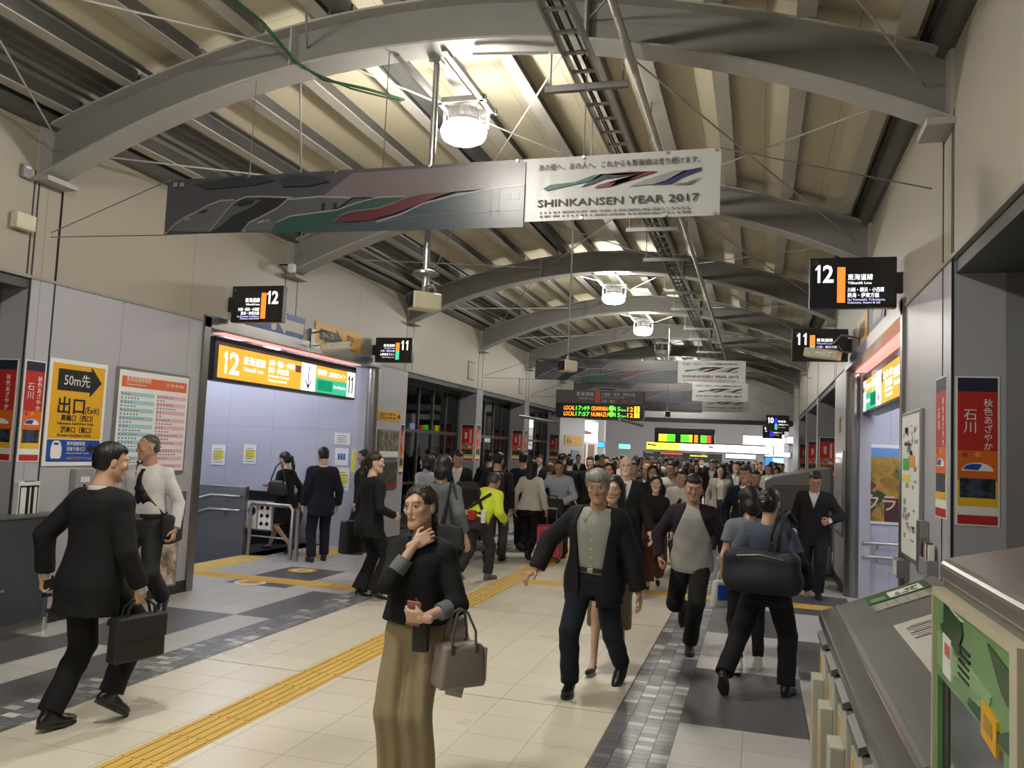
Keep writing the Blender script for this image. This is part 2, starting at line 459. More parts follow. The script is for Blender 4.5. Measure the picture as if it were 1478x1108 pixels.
# ---- stair halls behind the two doors
def stair_halls():
    b = MB()
    b.quad((-13, 12.85, -3), (-6.45, 12.85, -3), (-6.45, 12.85, 3.3), (-13, 12.85, 3.3))
    struct('wall_left_stair_far', b, W_LAVX)
    b = MB(); b.bb(-13, -6.5, 8.0, 8.1, -3, 3.3); b.bb(-13.1, -13, 8, 12.9, -3, 3.3)
    struct('wall_left_stair_near', b, W_LAVX)
    b = MB(); b.bb(-13, -6.5, 8.0, 12.9, 3.3, 3.4)
    struct('ceiling_left_stair', b, mat('stair_ceiling', (.4, .4, .41), .6))
    b = MB(); b.bb(1.46, 7, 12.2, 12.3, -3, 3.3)
    struct('wall_right_stair_far', b, W_LAVX)
    b = MB(); b.bb(1.45, 7, 7.3, 7.4, -3, 3.3); b.bb(7, 7.1, 7.3, 12.3, -3, 3.3)
    struct('wall_right_stair_near', b, W_LAVX)
    b = MB(); b.bb(1.45, 7, 7.3, 12.3, 3.3, 3.4)
    struct('ceiling_right_stair', b, MATS['stair_ceiling'])
    st = MB()
    for k in range(12):                                    # left flight, going down away from the hall
        st.bb(-7.42-.3*(k+1), -7.42-.3*k, 8.1, 11.0, -.17*(k+1)-.25, -.17*(k+1))
        st.bb(2.6+.3*k, 2.6+.3*(k+1), 7.4, 12.2, -.17*(k+1)-.25, -.17*(k+1))
    struct('floor_stairs', st, mat('stair_tread', (.16, .16, .165), .6))
    # parapet between stairs and escalator
    p = MB(); p.bb(-12, -7.42, 11.02, 11.12, -2.5, 1.02)
    o = struct('wall_stair_parapet', p, mat('parapet_steel', (.30, .30, .295), .36, .85, .12, 5, .03, 70, stretch=(.2, 1, 1)), .01)
    e = MB(); e.bb(-12, -7.75, 11.14, 11.3, -2.5, .86); e.bb(-12, -7.75, 12.5, 12.62, -2.5, .86)
    struct('floor_escalator_skirt', e, M_BLACK)
    e = MB()
    for k in range(14): e.bb(-7.75-.32*(k+1), -7.75-.32*k, 11.3, 12.5, -.2*k-.4, -.2*k-.02)
    e.bb(-7.75, -7.1, 11.12, 12.85, -.06, .0)
    struct('floor_escalator_step', e, M_DARK)
stair_halls()

# ---- windows of the side bays
M_GLASS = glass('window_glass', (.55, .58, .6))
def windows():
    n = 0
    for side, X, sg in (('left', XL, -1), ('right', XR, 1)):
        for (a, b_) in ((1.97, 5.74), (14.05, 17.98), (18.42, 22.08), (22.52, 26.4)):
            n += 1
            xo = X+sg*.46
            f = MB()
            k = 5
            for i in range(k+1):
                y = a+.03+(b_-a-.06)*i/k
                f.bb(xo-.03, xo+.05, y-.03, y+.03, 0, 3.0)
            f.bb(xo-.04, xo+.06, a, b_, 2.0, 2.07); f.bb(xo-.04, xo+.06, a, b_, 0, .12); f.bb(xo-.04, xo+.06, a, b_, 2.93, 3.0)
            f.bb(xo-.03, xo+.05, a, b_, .98, 1.03)
            o = f.build('window_%d' % n, mat('window_steel', (.085, .086, .088), .4, .5)); o['kind'] = 'structure'
            g = MB(); g.bb(xo+.012, xo+.02, a, b_, .1, 2.95)
            g.build('pane', M_GLASS, o)
    # the night side of the glass: dark service building across the tracks
    b = MB(); b.bb(-10.6, -10.5, 13.0, 30, -1, 6); b.bb(-10.6, -10.5, -6, 7.9, -1, 6)
    b.bb(5.0, 5.1, 12.4, 30, -1, 6); b.bb(5.0, 5.1, -6, 7.2, -1, 6)
    b.bb(-10.5, -6.8, 13.0, 30, -.4, -.3); b.bb(1.8, 5, 12.4, 30, -.4, -.3); b.bb(-10.5, -6.8, -6, 7.9, -.4, -.3); b.bb(1.8, 5, -6, 7.2, -.4, -.3)
    b.bb(-10.5, -6.8, 13, 30, 5, 5.1); b.bb(1.7, 5, 12.4, 30, 5, 5.1); b.bb(-10.5, -6.8, -6, 7.9, 5, 5.1); b.bb(1.7, 5, -6, 7.2, 5, 5.1)
    struct('wall_outside_dark', b, mat('night_facade', (.035, .036, .04), .6, 0, .3, 2))
windows()

# ---- vaulted roof
def arch_z(x): return 4.0 + .87 - (x-XC)**2/(2*8.2)*1.056      # underside of the arches
def arch_top(x): return arch_z(x) + .36 + .10*((x-XC)/3.675)**4
def roof():
    n = 40
    xs = [XL+(XR-XL)*i/n for i in range(n+1)]
    for y in ARCH:
        a = MB()
        for x0, x1 in zip(xs, xs[1:]):
            z00, z01, z10, z11 = arch_z(x0), arch_z(x1), arch_top(x0), arch_top(x1)
            def seg(y0, y1, a0, a1, b0, b1):
                a.add([(x0, y0, a0), (x1, y0, a1), (x1, y1, a1), (x0, y1, a0), (x0, y0, b0), (x1, y0, b1), (x1, y1, b1), (x0, y1, b0)],
                      [(0, 1, 2, 3), (4, 7, 6, 5), (0, 4, 5, 1), (2, 6, 7, 3)])
            a.use(M_BEAM)
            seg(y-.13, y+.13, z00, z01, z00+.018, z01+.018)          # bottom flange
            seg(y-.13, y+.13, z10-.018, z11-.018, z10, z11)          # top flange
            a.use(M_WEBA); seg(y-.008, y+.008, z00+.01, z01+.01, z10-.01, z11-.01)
        a.use(M_BEAM)
        for x in (XC-1.2, XC+1.25):                                 # splice stiffeners
            a.bb(x-.008, x+.008, y-.125, y+.125, arch_z(x)+.01, arch_top(x)-.01)
        for x, s in ((XL, 1), (XR, -1)):                            # end plates and feet
            a.bb(x, x+s*.02, y-.15, y+.15, 3.95, 4.55)
            a.bb(x, x+s*.16, y-.17, y+.17, 3.955, 4.0)
        o = a.build('roof_arch'); o['kind'] = 'structure'
    # purlins: channels lying on the arches
    px = [XL+.28+.617*i for i in range(12)]
    for i, x in enumerate(px):
        p = MB(); zt = arch_top(x)
        big = i in (4, 7)
        h = .17
        for (a, b_) in zip([YB]+[y for y in ARCH], [y for y in ARCH]+[YE]):
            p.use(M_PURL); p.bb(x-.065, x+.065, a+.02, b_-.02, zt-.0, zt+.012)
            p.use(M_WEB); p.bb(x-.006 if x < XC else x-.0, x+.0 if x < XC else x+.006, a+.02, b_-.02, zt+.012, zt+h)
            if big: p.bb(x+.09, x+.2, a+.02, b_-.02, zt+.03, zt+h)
        o = p.build('roof_purlin'); o['kind'] = 'structure'
    # deck: cream boards in the middle, bare ribbed steel beside the left wall
    d = MB(); xs2 = [XL+.95]+[x for x in xs if x > XL+1.0]
    for x0, x1 in zip(xs2, xs2[1:]):
        za, zb = arch_top(x0)+.17, arch_top(x1)+.17
        d.add([(x0, YB, za), (x1, YB, zb), (x1, YE, zb), (x0, YE, za), (x0, YB, za+.06), (x1, YB, zb+.06), (x1, YE, zb+.06), (x0, YE, za+.06)],
              [(0, 1, 2, 3), (4, 7, 6, 5)])
    struct('ceiling', d, M_CEIL)
    c = MB(); prof = []
    x = XL-.25; i = 0
    while x < XL+1.02:                                             # trapezoid ribs, one unbroken sheet
        z = arch_top(max(x, XL))+.17
        prof += [(x, z), (x+.035, z), (x+.05, z+.045), (x+.085, z+.045)]; x += .1; i += 1
    for (xa, za), (xb, zb) in zip(prof, prof[1:]):
        c.add([(xa, YB, za), (xb, YB, zb), (xb, YE, zb), (xa, YE, za)], [(0, 1, 2, 3)])
        c.add([(xa, YB, za+.08), (xb, YB, zb+.08), (xb, YE, zb+.08), (xa, YE, za+.08)], [(3, 2, 1, 0)])
    struct('ceiling_deck', c, M_DECK)
    g = MB()
    for x, s in ((XL, 1), (XR, -1)):                              # eaves beam above the wall
        g.tube([(x+s*.02, YB, 4.56), (x+s*.02, YE, 4.56)], .11, 14)
        g.bb(x-.15, x+.15, YB, YE, 4.6, 4.95)
    struct('trim_eaves', g, M_BEAMD)
    r = MB()
    rods = []
    for y0 in ARCH[1:-1]:
        y1 = y0+4.1
        for (xa, xb) in ((XL+.15, XC-1.2), (XC-1.2, XL+.15), (XC-1.1, XC+1.2), (XC+1.2, XC-1.1), (XC+1.25, XR-.15), (XR-.15, XC+1.25)):
            r.tube([(xa, y0+.03, arch_z(xa)+.2), (xb, y1-.03, arch_z(xb)+.2)], .009, 6)
    struct('roof_brace_rod', r, M_BEAM)
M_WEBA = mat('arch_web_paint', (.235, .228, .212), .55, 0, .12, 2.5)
roof()

# ---- end of the vaulted part and the wider hall beyond it
def far_hall():
    b = MB()
    b.bb(-7, XR+.8, YE, YE+.3, 3.1, 5.6)
    struct('wall_end_header', b, mat('header_paint', (.30, .30, .29), .5))
    b = MB(); b.bb(-7, XR+.8, YE-.06, YE+.36, 2.97, 3.12)
    struct('trim_end_beam', b, M_DARK)
    b = MB(); b.bb(-18, 9, YE, 62, 5.6, 5.7)
    struct('ceiling_far_hall', b, mat('far_ceiling', (.5, .47, .44), .5))
    b = MB(); b.bb(-18, 9, 62, 62.2, 0, 6); b.bb(-18.2, -18, YE, 62, 0, 6); b.bb(9, 9.2, YE, 62, 0, 6)
    b.bb(-18, -6.9, YE, YE+.2, 0, 6); b.bb(1.9, 9, YE, YE+.2, 0, 6)
    struct('wall_far_hall', b, mat('far_wall', (.7, .7, .72), .5))
    b = MB(); b.bb(-7.5, 2.3, YB-.2, YB, 0, 6)
    struct('wall_back', b, W_BEI)
    c = MB()
    for y in (34, 40, 47): c.bb(1.3, 1.9, y-.3, y+.3, 0, 5.6)
    for y in (38, 47): c.bb(-9, -8.4, y-.3, y+.3, 0, 5.6)
    struct('wall_far_column', c, mat('column_white', (.55, .55, .57), .4))
far_hall()

# ================================================================== LAMPS
M_LENS = emit('lamp_lens', (1, .95, .865), LAMP)
M_LENSOFF = mat('lamp_lens_off', (.5, .5, .48), .3)
def high_bay(y, label, on=True, x=XC-.1, z=4.63):
    e = empty('high_bay_lamp', (x, y, z), 0, label, 'lamp', 'high bay lamps under the vault')
    MB().lathe([(.15, .065), (.195, .04), (.21, 0), (.205, -.04), (.185, -.075), (.14, -.1), (.06, -.115)], n=28).build('lens', M_LENS if on else M_LENSOFF, e, smooth=True)
    h = MB()
    h.lathe([(.152, .06), (.155, .075), (.13, .085), (.12, .2), (.08, .21)], n=28)
    for k in range(14):
        a = 2*PI*k/14; h.bar((.11*math.cos(a), .11*math.sin(a), .155), (.15*math.cos(a), .15*math.sin(a), .155), .006, .08)
    h.build('housing', M_STEELD, e)
    k = MB(); ya = min(ARCH, key=lambda v: abs(v-(y-1.0)))-y     # two channels running back to the arch flange
    for s in (-1, 1): k.bar((s*.2, ya, .245), (s*.2, .22, .245), .045, .05)
    k.bar((-.24, .2, .245), (.24, .2, .245), .045, .05); k.bar((-.24, -.12, .245), (.24, -.12, .245), .045, .05)
    for s in (-1, 1): k.bar((s*.21, .04, .24), (s*.21, .04, .02), .03, .006, up=(0, 1, 0))
    k.build('bracket', M_STEELD, e)
    return e
for y, l, on in ((-1.3, 'round high bay lamp behind the photographer', True), (2.8, 'round high bay lamp overhead before the first arch', True),
                 (6.9, 'big glaring round lamp bracketed off the first arch above the long banner', True),
                 (15.1, 'lit round lamp hanging above the train departure board', True),
                 (19.2, 'lit round lamp further back, smaller, behind the board hanger', True),
                 (23.3, 'unlit round lamp under the vault behind the second banner', False),
                 (29.4, 'lit round lamp hidden high behind the small banners', True)):
    high_bay(y, l, on)
M_TUBE = emit('tube_light', (.86, .9, 1.), TUBE)
def tube_lamp(p, d, L, label):
    e = empty('tube_lamp', p, 0, label, 'lamp', 'stair hall tube lamps')
    d = Vector(d)*L/2
    MB().tube([-d, d], .022, 10).build('tube', M_TUBE, e)
    b = MB(); b.bar(-d*1.03+Vector((0, 0, .05)), d*1.03+Vector((0, 0, .05)), .1, .05)
    for s in (-1, 1): b.box(d*s*1.01, (.05, .05, .07))
    b.build('batten', M_WHITE, e)
for x, y, l in ((-7.9, 9.3, 'tube lamp over the left stairs, nearest the hall'), (-9.3, 9.3, 'tube lamp over the left stairs, second down'),
                (-7.9, 11.6, 'tube lamp over the escalator, nearest the hall'), (-9.6, 11.6, 'tube lamp over the escalator, second down'),
                (-11.2, 10.4, 'tube lamp deep in the left stair hall')):
    tube_lamp((x, y, 3.2), (1, 0, 0), 1.15, l)
for x, y, l in ((2.2, 11.0, 'added tube lamp near the autumn poster, brightening the right stairs'), (3.6, 11.0, 'added tube lamp beyond the autumn poster, brightening the right stairs'), (2.3, 9.2, 'tube lamp over the right stairs, nearest the hall'), (4.2, 10.4, 'tube lamp deep in the right stair hall')):  # both lamps by the autumn poster are added to brighten the right stair hall
    tube_lamp((x, y, 3.2), (1, 0, 0), 1.15, l)
def far_strip(x, y, L, label):
    e = empty('ceiling_light_strip', (x, y, 5.45), 0, label, 'lamp', 'light strips of the far hall')
    MB().bb(-L/2, L/2, -.12, .12, -.03, 0).build('diffuser', emit('far_strip', (1, .97, .92), 60), e)
    MB().bb(-L/2-.03, L/2+.03, -.15, .15, 0, .12).build('housing', M_WHITE, e)
for i, (x, y) in enumerate(((-6, 35), (-1, 35), (-6, 42), (-1, 42), (-6, 50), (-1, 50), (4, 46))):
    far_strip(x, y, 2.6, 'white light strip in the ceiling of the far hall')

# ================================================================== SIGNS
E_WHITE = emit('screen_white', (1, 1, 1), 1.2); E_LILAC = emit('screen_lilac', (.62, .62, 1), 1.0)
E_ORANGE = emit('screen_orange', (1, .22, .03), .9); E_TEAL = emit('screen_teal', (.05, .62, .4), .7)
E_BLUE = emit('screen_blue', (.02, .02, .9), 1.1)
E_SORANGE = emit('sign_lit_orange', (1, .33, .015), .85); E_SWHITE = emit('sign_lit_white', (1, .98, .95), 1.2); E_SGREEN = emit('sign_lit_green', (.02, .5, .25), .6)
E_SYEL = emit('sign_lit_yellow', (1, .72, .03), 1.2)
L_OR = emit('led_orange', (1, .25, .01), 1.7); L_GR = emit('led_green', (.1, 1, .03), 1.5); L_YG = emit('led_yellow', (1, .75, .03), 1.6); L_RED = emit('led_red', (1, .06, .02), 1.5)
M_SCR = mat('screen_dark', (.018, .018, .022), .25)
M_SINK = mat('sign_ink', (.01, .01, .03), .6, spec=.2)

def lcd(O, num, stripes, label, side, w=.7, h=.44, lines='tokaido', arrow=False):
    e = empty('platform_screen', mat=face(O, (1, 0, 0), (0, 0, 1)), label=label, cat='screen')
    MB().bb(0, w, 0, h, -.09, 0).build('housing', M_BLACK, e, .006)
    rect(e, 'screen', .03, w-.03, .03, h-.07, M_SCR, .001)
    MB().bb(.02 if side < 0 else w-.02, -.06 if side < 0 else w+.06, h*.3, h*.7, -.07, -.02).build('wall_bracket', M_BLACK, e)
    nw = .16
    if side < 0:        # number on the right
        number(e, num, w-.05-nw, h*.5, .155, nw, E_WHITE)
        bx = w-.29; tx, al = bx-.02, 'RIGHT'
    else:
        number(e, num, .045, h*.5, .155, nw, E_WHITE)
        bx = .225; tx, al = bx+.085, 'LEFT'
    n = len(stripes)
    for i, m in enumerate(stripes):
        rect(e, 'colour_bar', bx, bx+.065, .045+(h-.13)*(n-1-i)/n, .045+(h-.13)*(n-i)/n, m, .003)
    if lines == 'tokaido':
        rows = [('東海道線', .058, .245, E_WHITE, .2), ('Tōkaidō Line', .03, .205, E_WHITE, .19), ('川崎・横浜・小田原', .044, .14, E_WHITE, .29), ('熱海・伊東方面', .044, .092, E_WHITE, .25),
                ('for Kawasaki, Yokohama,', .026, .062, E_LILAC, .3), ('Odawara, Atami & Itō', .026, .036, E_LILAC, .26)]
    elif lines == 'ueno':
        rows = [('東海道線', .05, .26, E_WHITE, .2), ('Tōkaidō Line', .025, .225, E_LILAC, .19), ('川崎・横浜方面', .036, .175, E_LILAC, .25), ('上野東京ライン', .042, .115, E_WHITE, .26), ('Ueno-Tokyo Line', .026, .075, E_LILAC, .22)]
    else:
        rows = [('常磐線', .06, .25, E_WHITE, .2), ('上野東京ライン', .042, .17, E_WHITE, .28), ('for Ueno', .03, .1, E_LILAC, .2)]
    for s, sz, y, m, wd in rows: text(e, s, tx, y, sz, m, align=al, width=min(wd, w-.32))
    text(e, '□', .035 if side > 0 else .03, h-.058, .035, M_GREY, name='emblem')
    return e
lcd((-6.13, 8.55, 3.14), '12', [E_ORANGE], 'black screen with white 12 and orange bar on the left wall', -1)
lcd((-6.13, 12.5, 3.1), '11', [E_ORANGE, E_TEAL], 'black screen with white 11 on the left wall above the far door post', -1, .66, .41, 'ueno')
lcd((.40, 7.6, 3.11), '12', [E_ORANGE], 'large black screen with white 12 and orange bar on the right wall', 1)
lcd((.40, 11.6, 3.1), '11', [E_ORANGE, E_TEAL], 'black screen with white 11 on the right wall behind a beige flood light', 1, .7, .43, 'ueno')
lcd((.19, 23.8, 2.55), '10', [E_BLUE, E_TEAL], 'small far screen with white 10 and blue bar on the right', 1, .6, .44, 'joban')
lcd((.12, 27.8, 2.45), '9', [E_BLUE], 'tiny far screen with blue block just below the one reading 10', 1, .6, .4, 'joban')

def door_sign(O, R, label, flip):
    """lit box over the stair door: platform 12 half, arrow field, platform 11 half"""
    e = empty('platform_sign_box', mat=face(O, R, (0, 0, 1)), label=label, cat='sign')
    W, Hh = 3.62, .4
    MB().bb(-.08, W+.04, -.04, Hh+.1, -.2, 0).build('housing', M_BLACK, e, .01)
    k = (lambda a, b: (a, b)) if not flip else (lambda a, b: (W-b, W-a))
    def r(n, a, b, y0, y1, m): a, b = k(a, b); return rect(e, n, a, b, y0, y1, m, .004)
    r('orange_field', 0, 1.95, 0, Hh, E_SORANGE); r('arrow_field', 1.95, 2.35, 0, Hh, E_SWHITE)
    r('orange_field', 2.35, 3.35, Hh*.55, Hh, E_SORANGE); r('green_field', 2.35, 3.35, 0, Hh*.55, E_SGREEN); r('number_field', 3.35, W, 0, Hh, E_SWHITE)
    r('led_field', 2.42, 2.88, .03, .19, M_SCR)
    def t(s, a, b, y, sz, m, nm='lettering'):
        a, b = k(a, b); return text(e, s, a, y, sz, m, .006, width=b-a, name=nm)
    number(e, '12', k(.08, .46)[0], .06, .28, .38, E_SWHITE, .006); number(e, '11', k(3.37, 3.6)[0], .06, .28, .21, M_SINK, .006)
    t('東海道線', .52, 1.02, .22, .12, E_SWHITE); t('Tōkaidō Line', .52, .98, .13, .07, E_SWHITE)
    t('川崎・横浜・小田原', 1.1, 1.75, .27, .09, E_SWHITE); t('熱海・伊東方面', 1.1, 1.6, .17, .09, E_SWHITE)
    t('for Kawasaki, Yokohama', 1.1, 1.62, .11, .05, E_SWHITE); t('Odawara, Atami & Itō', 1.1, 1.56, .05, .05, E_SWHITE)
    t('東海道線', 2.4, 2.68, .27, .1, E_SWHITE); t('上野東京ライン', 2.74, 3.28, .27, .08, E_SWHITE); t('Ueno-Tokyo Line', 2.92, 3.3, .1, .06, E_SWHITE)
    rect(e, 'notice_patch', *k(1.78, 1.93), .24, .34, mat('patch_mauve', (.35, .16, .13), .5), .0045)
    cx = sum(k(1.95, 2.35))/2
    poly(e, 'arrow', [(cx-.012, .36), (cx+.012, .36), (cx+.012, .08), (cx+.07, .16), (cx+.085, .14), (cx, .02), (cx-.085, .14), (cx-.07, .16), (cx-.012, .08)], M_SINK, .006)
    MB().bb(-.05, W, Hh+.13, Hh+.15, -.06, .1).build('light_strip', emit('red_strip', (1, .38, .33), .8), e)
    return e
door_sign((-6.39, 8.72, 2.49), (0, 1, 0), 'lit orange and green platform 12 and 11 box over the left stair door', False)
door_sign((1.34, 12.0, 2.47), (0, -1, 0), 'lit orange and green platform box over the right stair door', True)

M_LGREY = mat('board_grey', (.085, .085, .088), .45)
def departure_board():
    e = empty('departure_board', mat=face((-3.39, 14.05, 2.35), (1, 0, 0), (0, 0, 1)),
              label='hanging departure board reading LOCAL 17:49 ODAWARA and 17:57 NUMAZU', cat='board')
    W, Hh = 1.52, .48
    MB().bb(0, W, 0, .25, -.2, 0).build('led_panel', M_SCR, e, .005)
    MB().bb(0, W, .25, Hh, -.2, 0).build('header_panel', M_LGREY, e, .005)
    p = MB()
    for x in (.03, W-.01): p.tube([(x, -.1, 0), (x, -.1, 2.42)], .022, 10)
    p.build('hanger', M_STEELD, e)
    text(e, '東海道線', .36, .385, .075, M_WHITE, .004, .3); text(e, 'Tōkaidō Line', .4, .325, .045, M_WHITE, .004, .26)
    rect(e, 'line_colour_bar', .69, .77, .27, .46, mat('bar_orange', 'd9502c', .5))
    text(e, '小田原・熱海・伊東方面', .8, .395, .06, M_WHITE, .004, .57); text(e, 'for Odawara, Atami & Itō', .8, .355, .03, M_WHITE, .004, .4)
    text(e, '川崎・横浜', .8, .275, .055, M_WHITE, .004, .24); text(e, '特急　踊り子', 1.15, .275, .05, mat('pink_ink', 'd8577c', .5), .004, .33)
    for y, tm, ds in ((.135, '17:49', 'ODAWARA'), (.035, '17:57', 'NUMAZU')):
        text(e, 'LOCAL', .15, y, .1, L_OR, .004, .19, bold=.012); text(e, tm, .36, y, .1, L_GR, .004, .24, bold=.004)
        text(e, ds, .63, y, .1, L_OR, .004, .29, bold=.01); text(e, '●', .93, y, .12, L_GR, .004, .1)
        text(e, '15', 1.04, y, .1, L_GR, .004, .09); text(e, 'Cars', 1.14, y, .05, L_GR, .004, .09); text(e, '12', 1.25, y, .1, L_OR, .004, .1, bold=.02)
        for x in (1.37, 1.42): rect(e, 'door_mark', x, x+.035, y-.005, y+.085, L_YG, .004)
departure_board()

def far_board():
    e = empty('departure_board', mat=face((-3.33, 28., 2.18), (1, 0, 0), (0, 0, 1)), label='far black departure board with blurred yellow, green and red blocks', cat='board')
    MB().bb(0, 1.95, 0, .33, -.2, 0).build('led_panel', M_SCR, e, .01); MB().bb(0, 1.95, .33, .5, -.2, 0).build('header_panel', M_LGREY, e, .01)
    p = MB()
    for x in (.1, 1.92): p.tube([(x, -.1, .4), (x, -.1, 2.4)], .025, 8)
    p.build('hanger', M_DARK, e)
    for x0, x1, m in ((.14, .42, L_YG), (.43, .68, L_GR), (.86, 1.12, L_GR), (1.13, 1.24, L_YG), (1.3, 1.42, L_OR), (1.5, 1.7, L_GR), (1.71, 1.84, L_RED)):
        g = MB()
        for r in range(3):
            n = max(1, round((x1-x0)/.06))
            for c in range(n): g.bb(x0+(x1-x0)*(c+.06)/n, x0+(x1-x0)*(c+.94)/n, .05+.085*r, .05+.085*r+.07, .001, .004)
        g.build('led_block', m, e)
    s = empty('gantry_sign', mat=face((-5.15, 40, 2.0), (1, 0, 0), (0, 0, 1)), label='long lit gantry sign, yellow at its left end and white beyond', cat='sign')
    MB().bb(0, 5.85, -.02, .4, -.3, -.002).build('housing', M_BLACK, s)
    rect(s, 'yellow_field', .03, 1.6, .02, .36, emit('gantry_yellow', (1, .8, .05), 1.5)); rect(s, 'white_field', 1.6, 5.8, .02, .36, E_SWHITE)
    p = MB()
    for x in (.4, 2.8, 5.4): p.tube([(x, -.15, .38), (x, -.15, 3.4)], .03, 8)
    p.build('hanger', M_DARK, s)
far_board()

# ---- wall signs, left
WL = (0, 1, 0)      # writing direction on the left wall
def ishikawa(O, R, w, h, label, full=True):
    e = board('travel_poster', O, R, (0, 0, 1), w, h, .006, M_PAPER, label, 'poster', 'red autumn travel posters on the pilasters', part='sheet')
    a, b = .012, w-.012
    rect(e, 'navy_band', a, b, h*.895, h-.01, mat('poster_navy', '20243f', .5))
    rect(e, 'red_field', a, b, h*.5, h*.895, M_RED); rect(e, 'orange_field', a, b, h*.3, h*.5, mat('poster_orange', 'd0661f', .5, var=.2, scale=7))
    rect(e, 'yellow_band', a, b, h*.13, h*.3, mat('poster_yellow', 'dfb52a', .5)); rect(e, 'white_band', a+.01, b-.01, h*.075, h*.125, M_PAPER, .0025)
    rect(e, 'red_footer', a, b, .01, h*.07, M_RED)
    rect(e, 'photograph', a+.012, b-.012, h*.185, h*.315, ramp_mat('poster_photo', ('0c1018', '1c2026', '3a4a66', '20180f'), 14), .0026)
    if full:
        vtext(e, '秋色あざやか', w*.74, h*.8, h*.058, M_PAPER); vtext(e, '石川', w*.34, h*.71, h*.085, M_PAPER)
    else:
        rect(e, 'lettering', w*.66, w*.8, h*.5, h*.85, mat('poster_pale', 'dcb9b0', .5), .003); rect(e, 'lettering', w*.28, w*.46, h*.6, h*.78, MATS['poster_pale'], .003)
    fan = [(w*.5+w*.36*math.cos(t), h*.365+h*.055*math.sin(t)) for t in [PI*i/10 for i in range(11)]]
    poly(e, 'white_fan', fan, M_PAPER, .003); poly(e, 'blue_fan', [(w*.5+w*.30*math.cos(t)-w*.03, h*.37+h*.043*math.sin(t)) for t in [PI*.35+PI*.62*i/8 for i in range(9)]]+[(w*.52, h*.37)], M_BLUE, .0035)
    for q, (lx, ly, c) in enumerate(((.22, .47, 'a8331c'), (.5, .475, 'e0a030'))):
        poly(e, 'maple_leaf', [(w*lx+w*.1*(1 if i % 2 else .5)*math.cos(i*PI/5), h*ly+h*.025*(1 if i % 2 else .5)*math.sin(i*PI/5)) for i in range(10)], mat('leaf_'+c, c, .5), .003)
    return e
ishikawa((-6.2+.006, 5.765, 1.47), WL, .225, .9, 'red travel poster with white 石川 on the left column, beside the yellow exit sign')
ishikawa((-6.6, 5.735, 1.47), (1, 0, 0), .36, .9, 'dim red travel poster at the photo\'s left edge on the column\'s return')
ishikawa((1.17, 5.735, 1.43), (1, 0, 0), .245, .92, 'large red travel poster with 石川 at the right edge, facing the viewer')
ishikawa((1.144, 6.19, 1.45), (0, -1, 0), .33, .92, 'red travel poster seen edge-on, left of the big right one')
for i, y in enumerate((17.975, 22.075)):
    wd = ('nearer', 'farther')[i]
    ishikawa((-6.53, y, 1.44), (1, 0, 0), .31, .84, 'red travel poster on the %s window pilaster of the left wall' % wd, False)
    ishikawa((1.18, y, 1.44), (1, 0, 0), .31, .84, 'red travel poster on the %s window pilaster of the right wall' % wd, False)
ishikawa((-6.53, 26.38, 1.44), (1, 0, 0), .31, .84, 'farthest small red poster on the left wall', False)
ishikawa((1.18, 26.38, 1.44), (1, 0, 0), .31, .84, 'farthest small red poster on the right wall', False)
ishikawa((-6.194, 13.84, 1.2), WL, .18, .92, 'narrow red poster on the left wall beyond the framed pictures', False)
for y0 in (18.05, 22.15):
    ishikawa((-6.194, y0, 1.44), WL, .3, .84, 'slim red poster on the hall face of the %s left pilaster' % ('nearer' if y0 < 20 else 'farther'), False)

def exit_sign():
    w, h = .7, .99
    e = board('exit_sign', (-6.185, 6.02, 1.43), WL, (0, 0, 1), w, h, .012, M_PAPER, 'yellow and blue exit sign with black 50m arrow on the left wall', 'sign', bevel=.003)
    rect(e, 'yellow_field', .035, w-.035, .255, h-.04, M_YEL); rect(e, 'blue_field', .035, w-.035, .04, .245, M_BLUE)
    poly(e, 'black_arrow', [(.1, .9), (.49, .9), (.49, .945), (.63, .8), (.49, .655), (.49, .70), (.1, .70)], M_INK, .004)
    text(e, '50m先', .17, .755, .13, M_PAPER, .006, .31); text(e, '出口', .12, .5, .17, M_INK, .005, .32, bold=.015); text(e, '(Exit)', .45, .5, .09, M_INK, .005, .17)
    text(e, '高輪口（西口）', .17, .425, .065, M_INK, .005, .38, bold=.01); text(e, 'Takanawa Exit(West Exit)', .12, .385, .036, M_INK, .005, .44)
    text(e, '港南口（東口）', .17, .315, .065, M_INK, .005, .38, bold=.01); text(e, 'Konan Exit(East Exit)', .14, .275, .036, M_INK, .005, .4)
    text(e, '東海道新幹線', .26, .195, .042, M_PAPER, .005, .22, bold=.01); text(e, '北乗り換え口', .26, .145, .042, M_PAPER, .005, .22, bold=.01)
    text(e, 'Shinkansen North Transfer', .26, .113, .022, M_PAPER, .005, .28); text(e, '▲出口ではありません▲', .27, .065, .028, M_YEL, .005, .3)
    poly(e, 'train_pictogram', [(.09, .07), (.19, .07), (.205, .1), (.205, .17), (.185, .22), (.165, .235), (.115, .235), (.095, .22), (.08, .17), (.08, .1)], M_PAPER, .005)
    rect(e, 'pictogram_window', .115, .165, .195, .215, M_BLUE, .0065)
    poly(e, 'black_arrow', [(.5, .165), (.56, .215), (.56, .185), (.64, .185), (.64, .145), (.56, .145), (.56, .115)], M_INK, .005)
exit_sign()

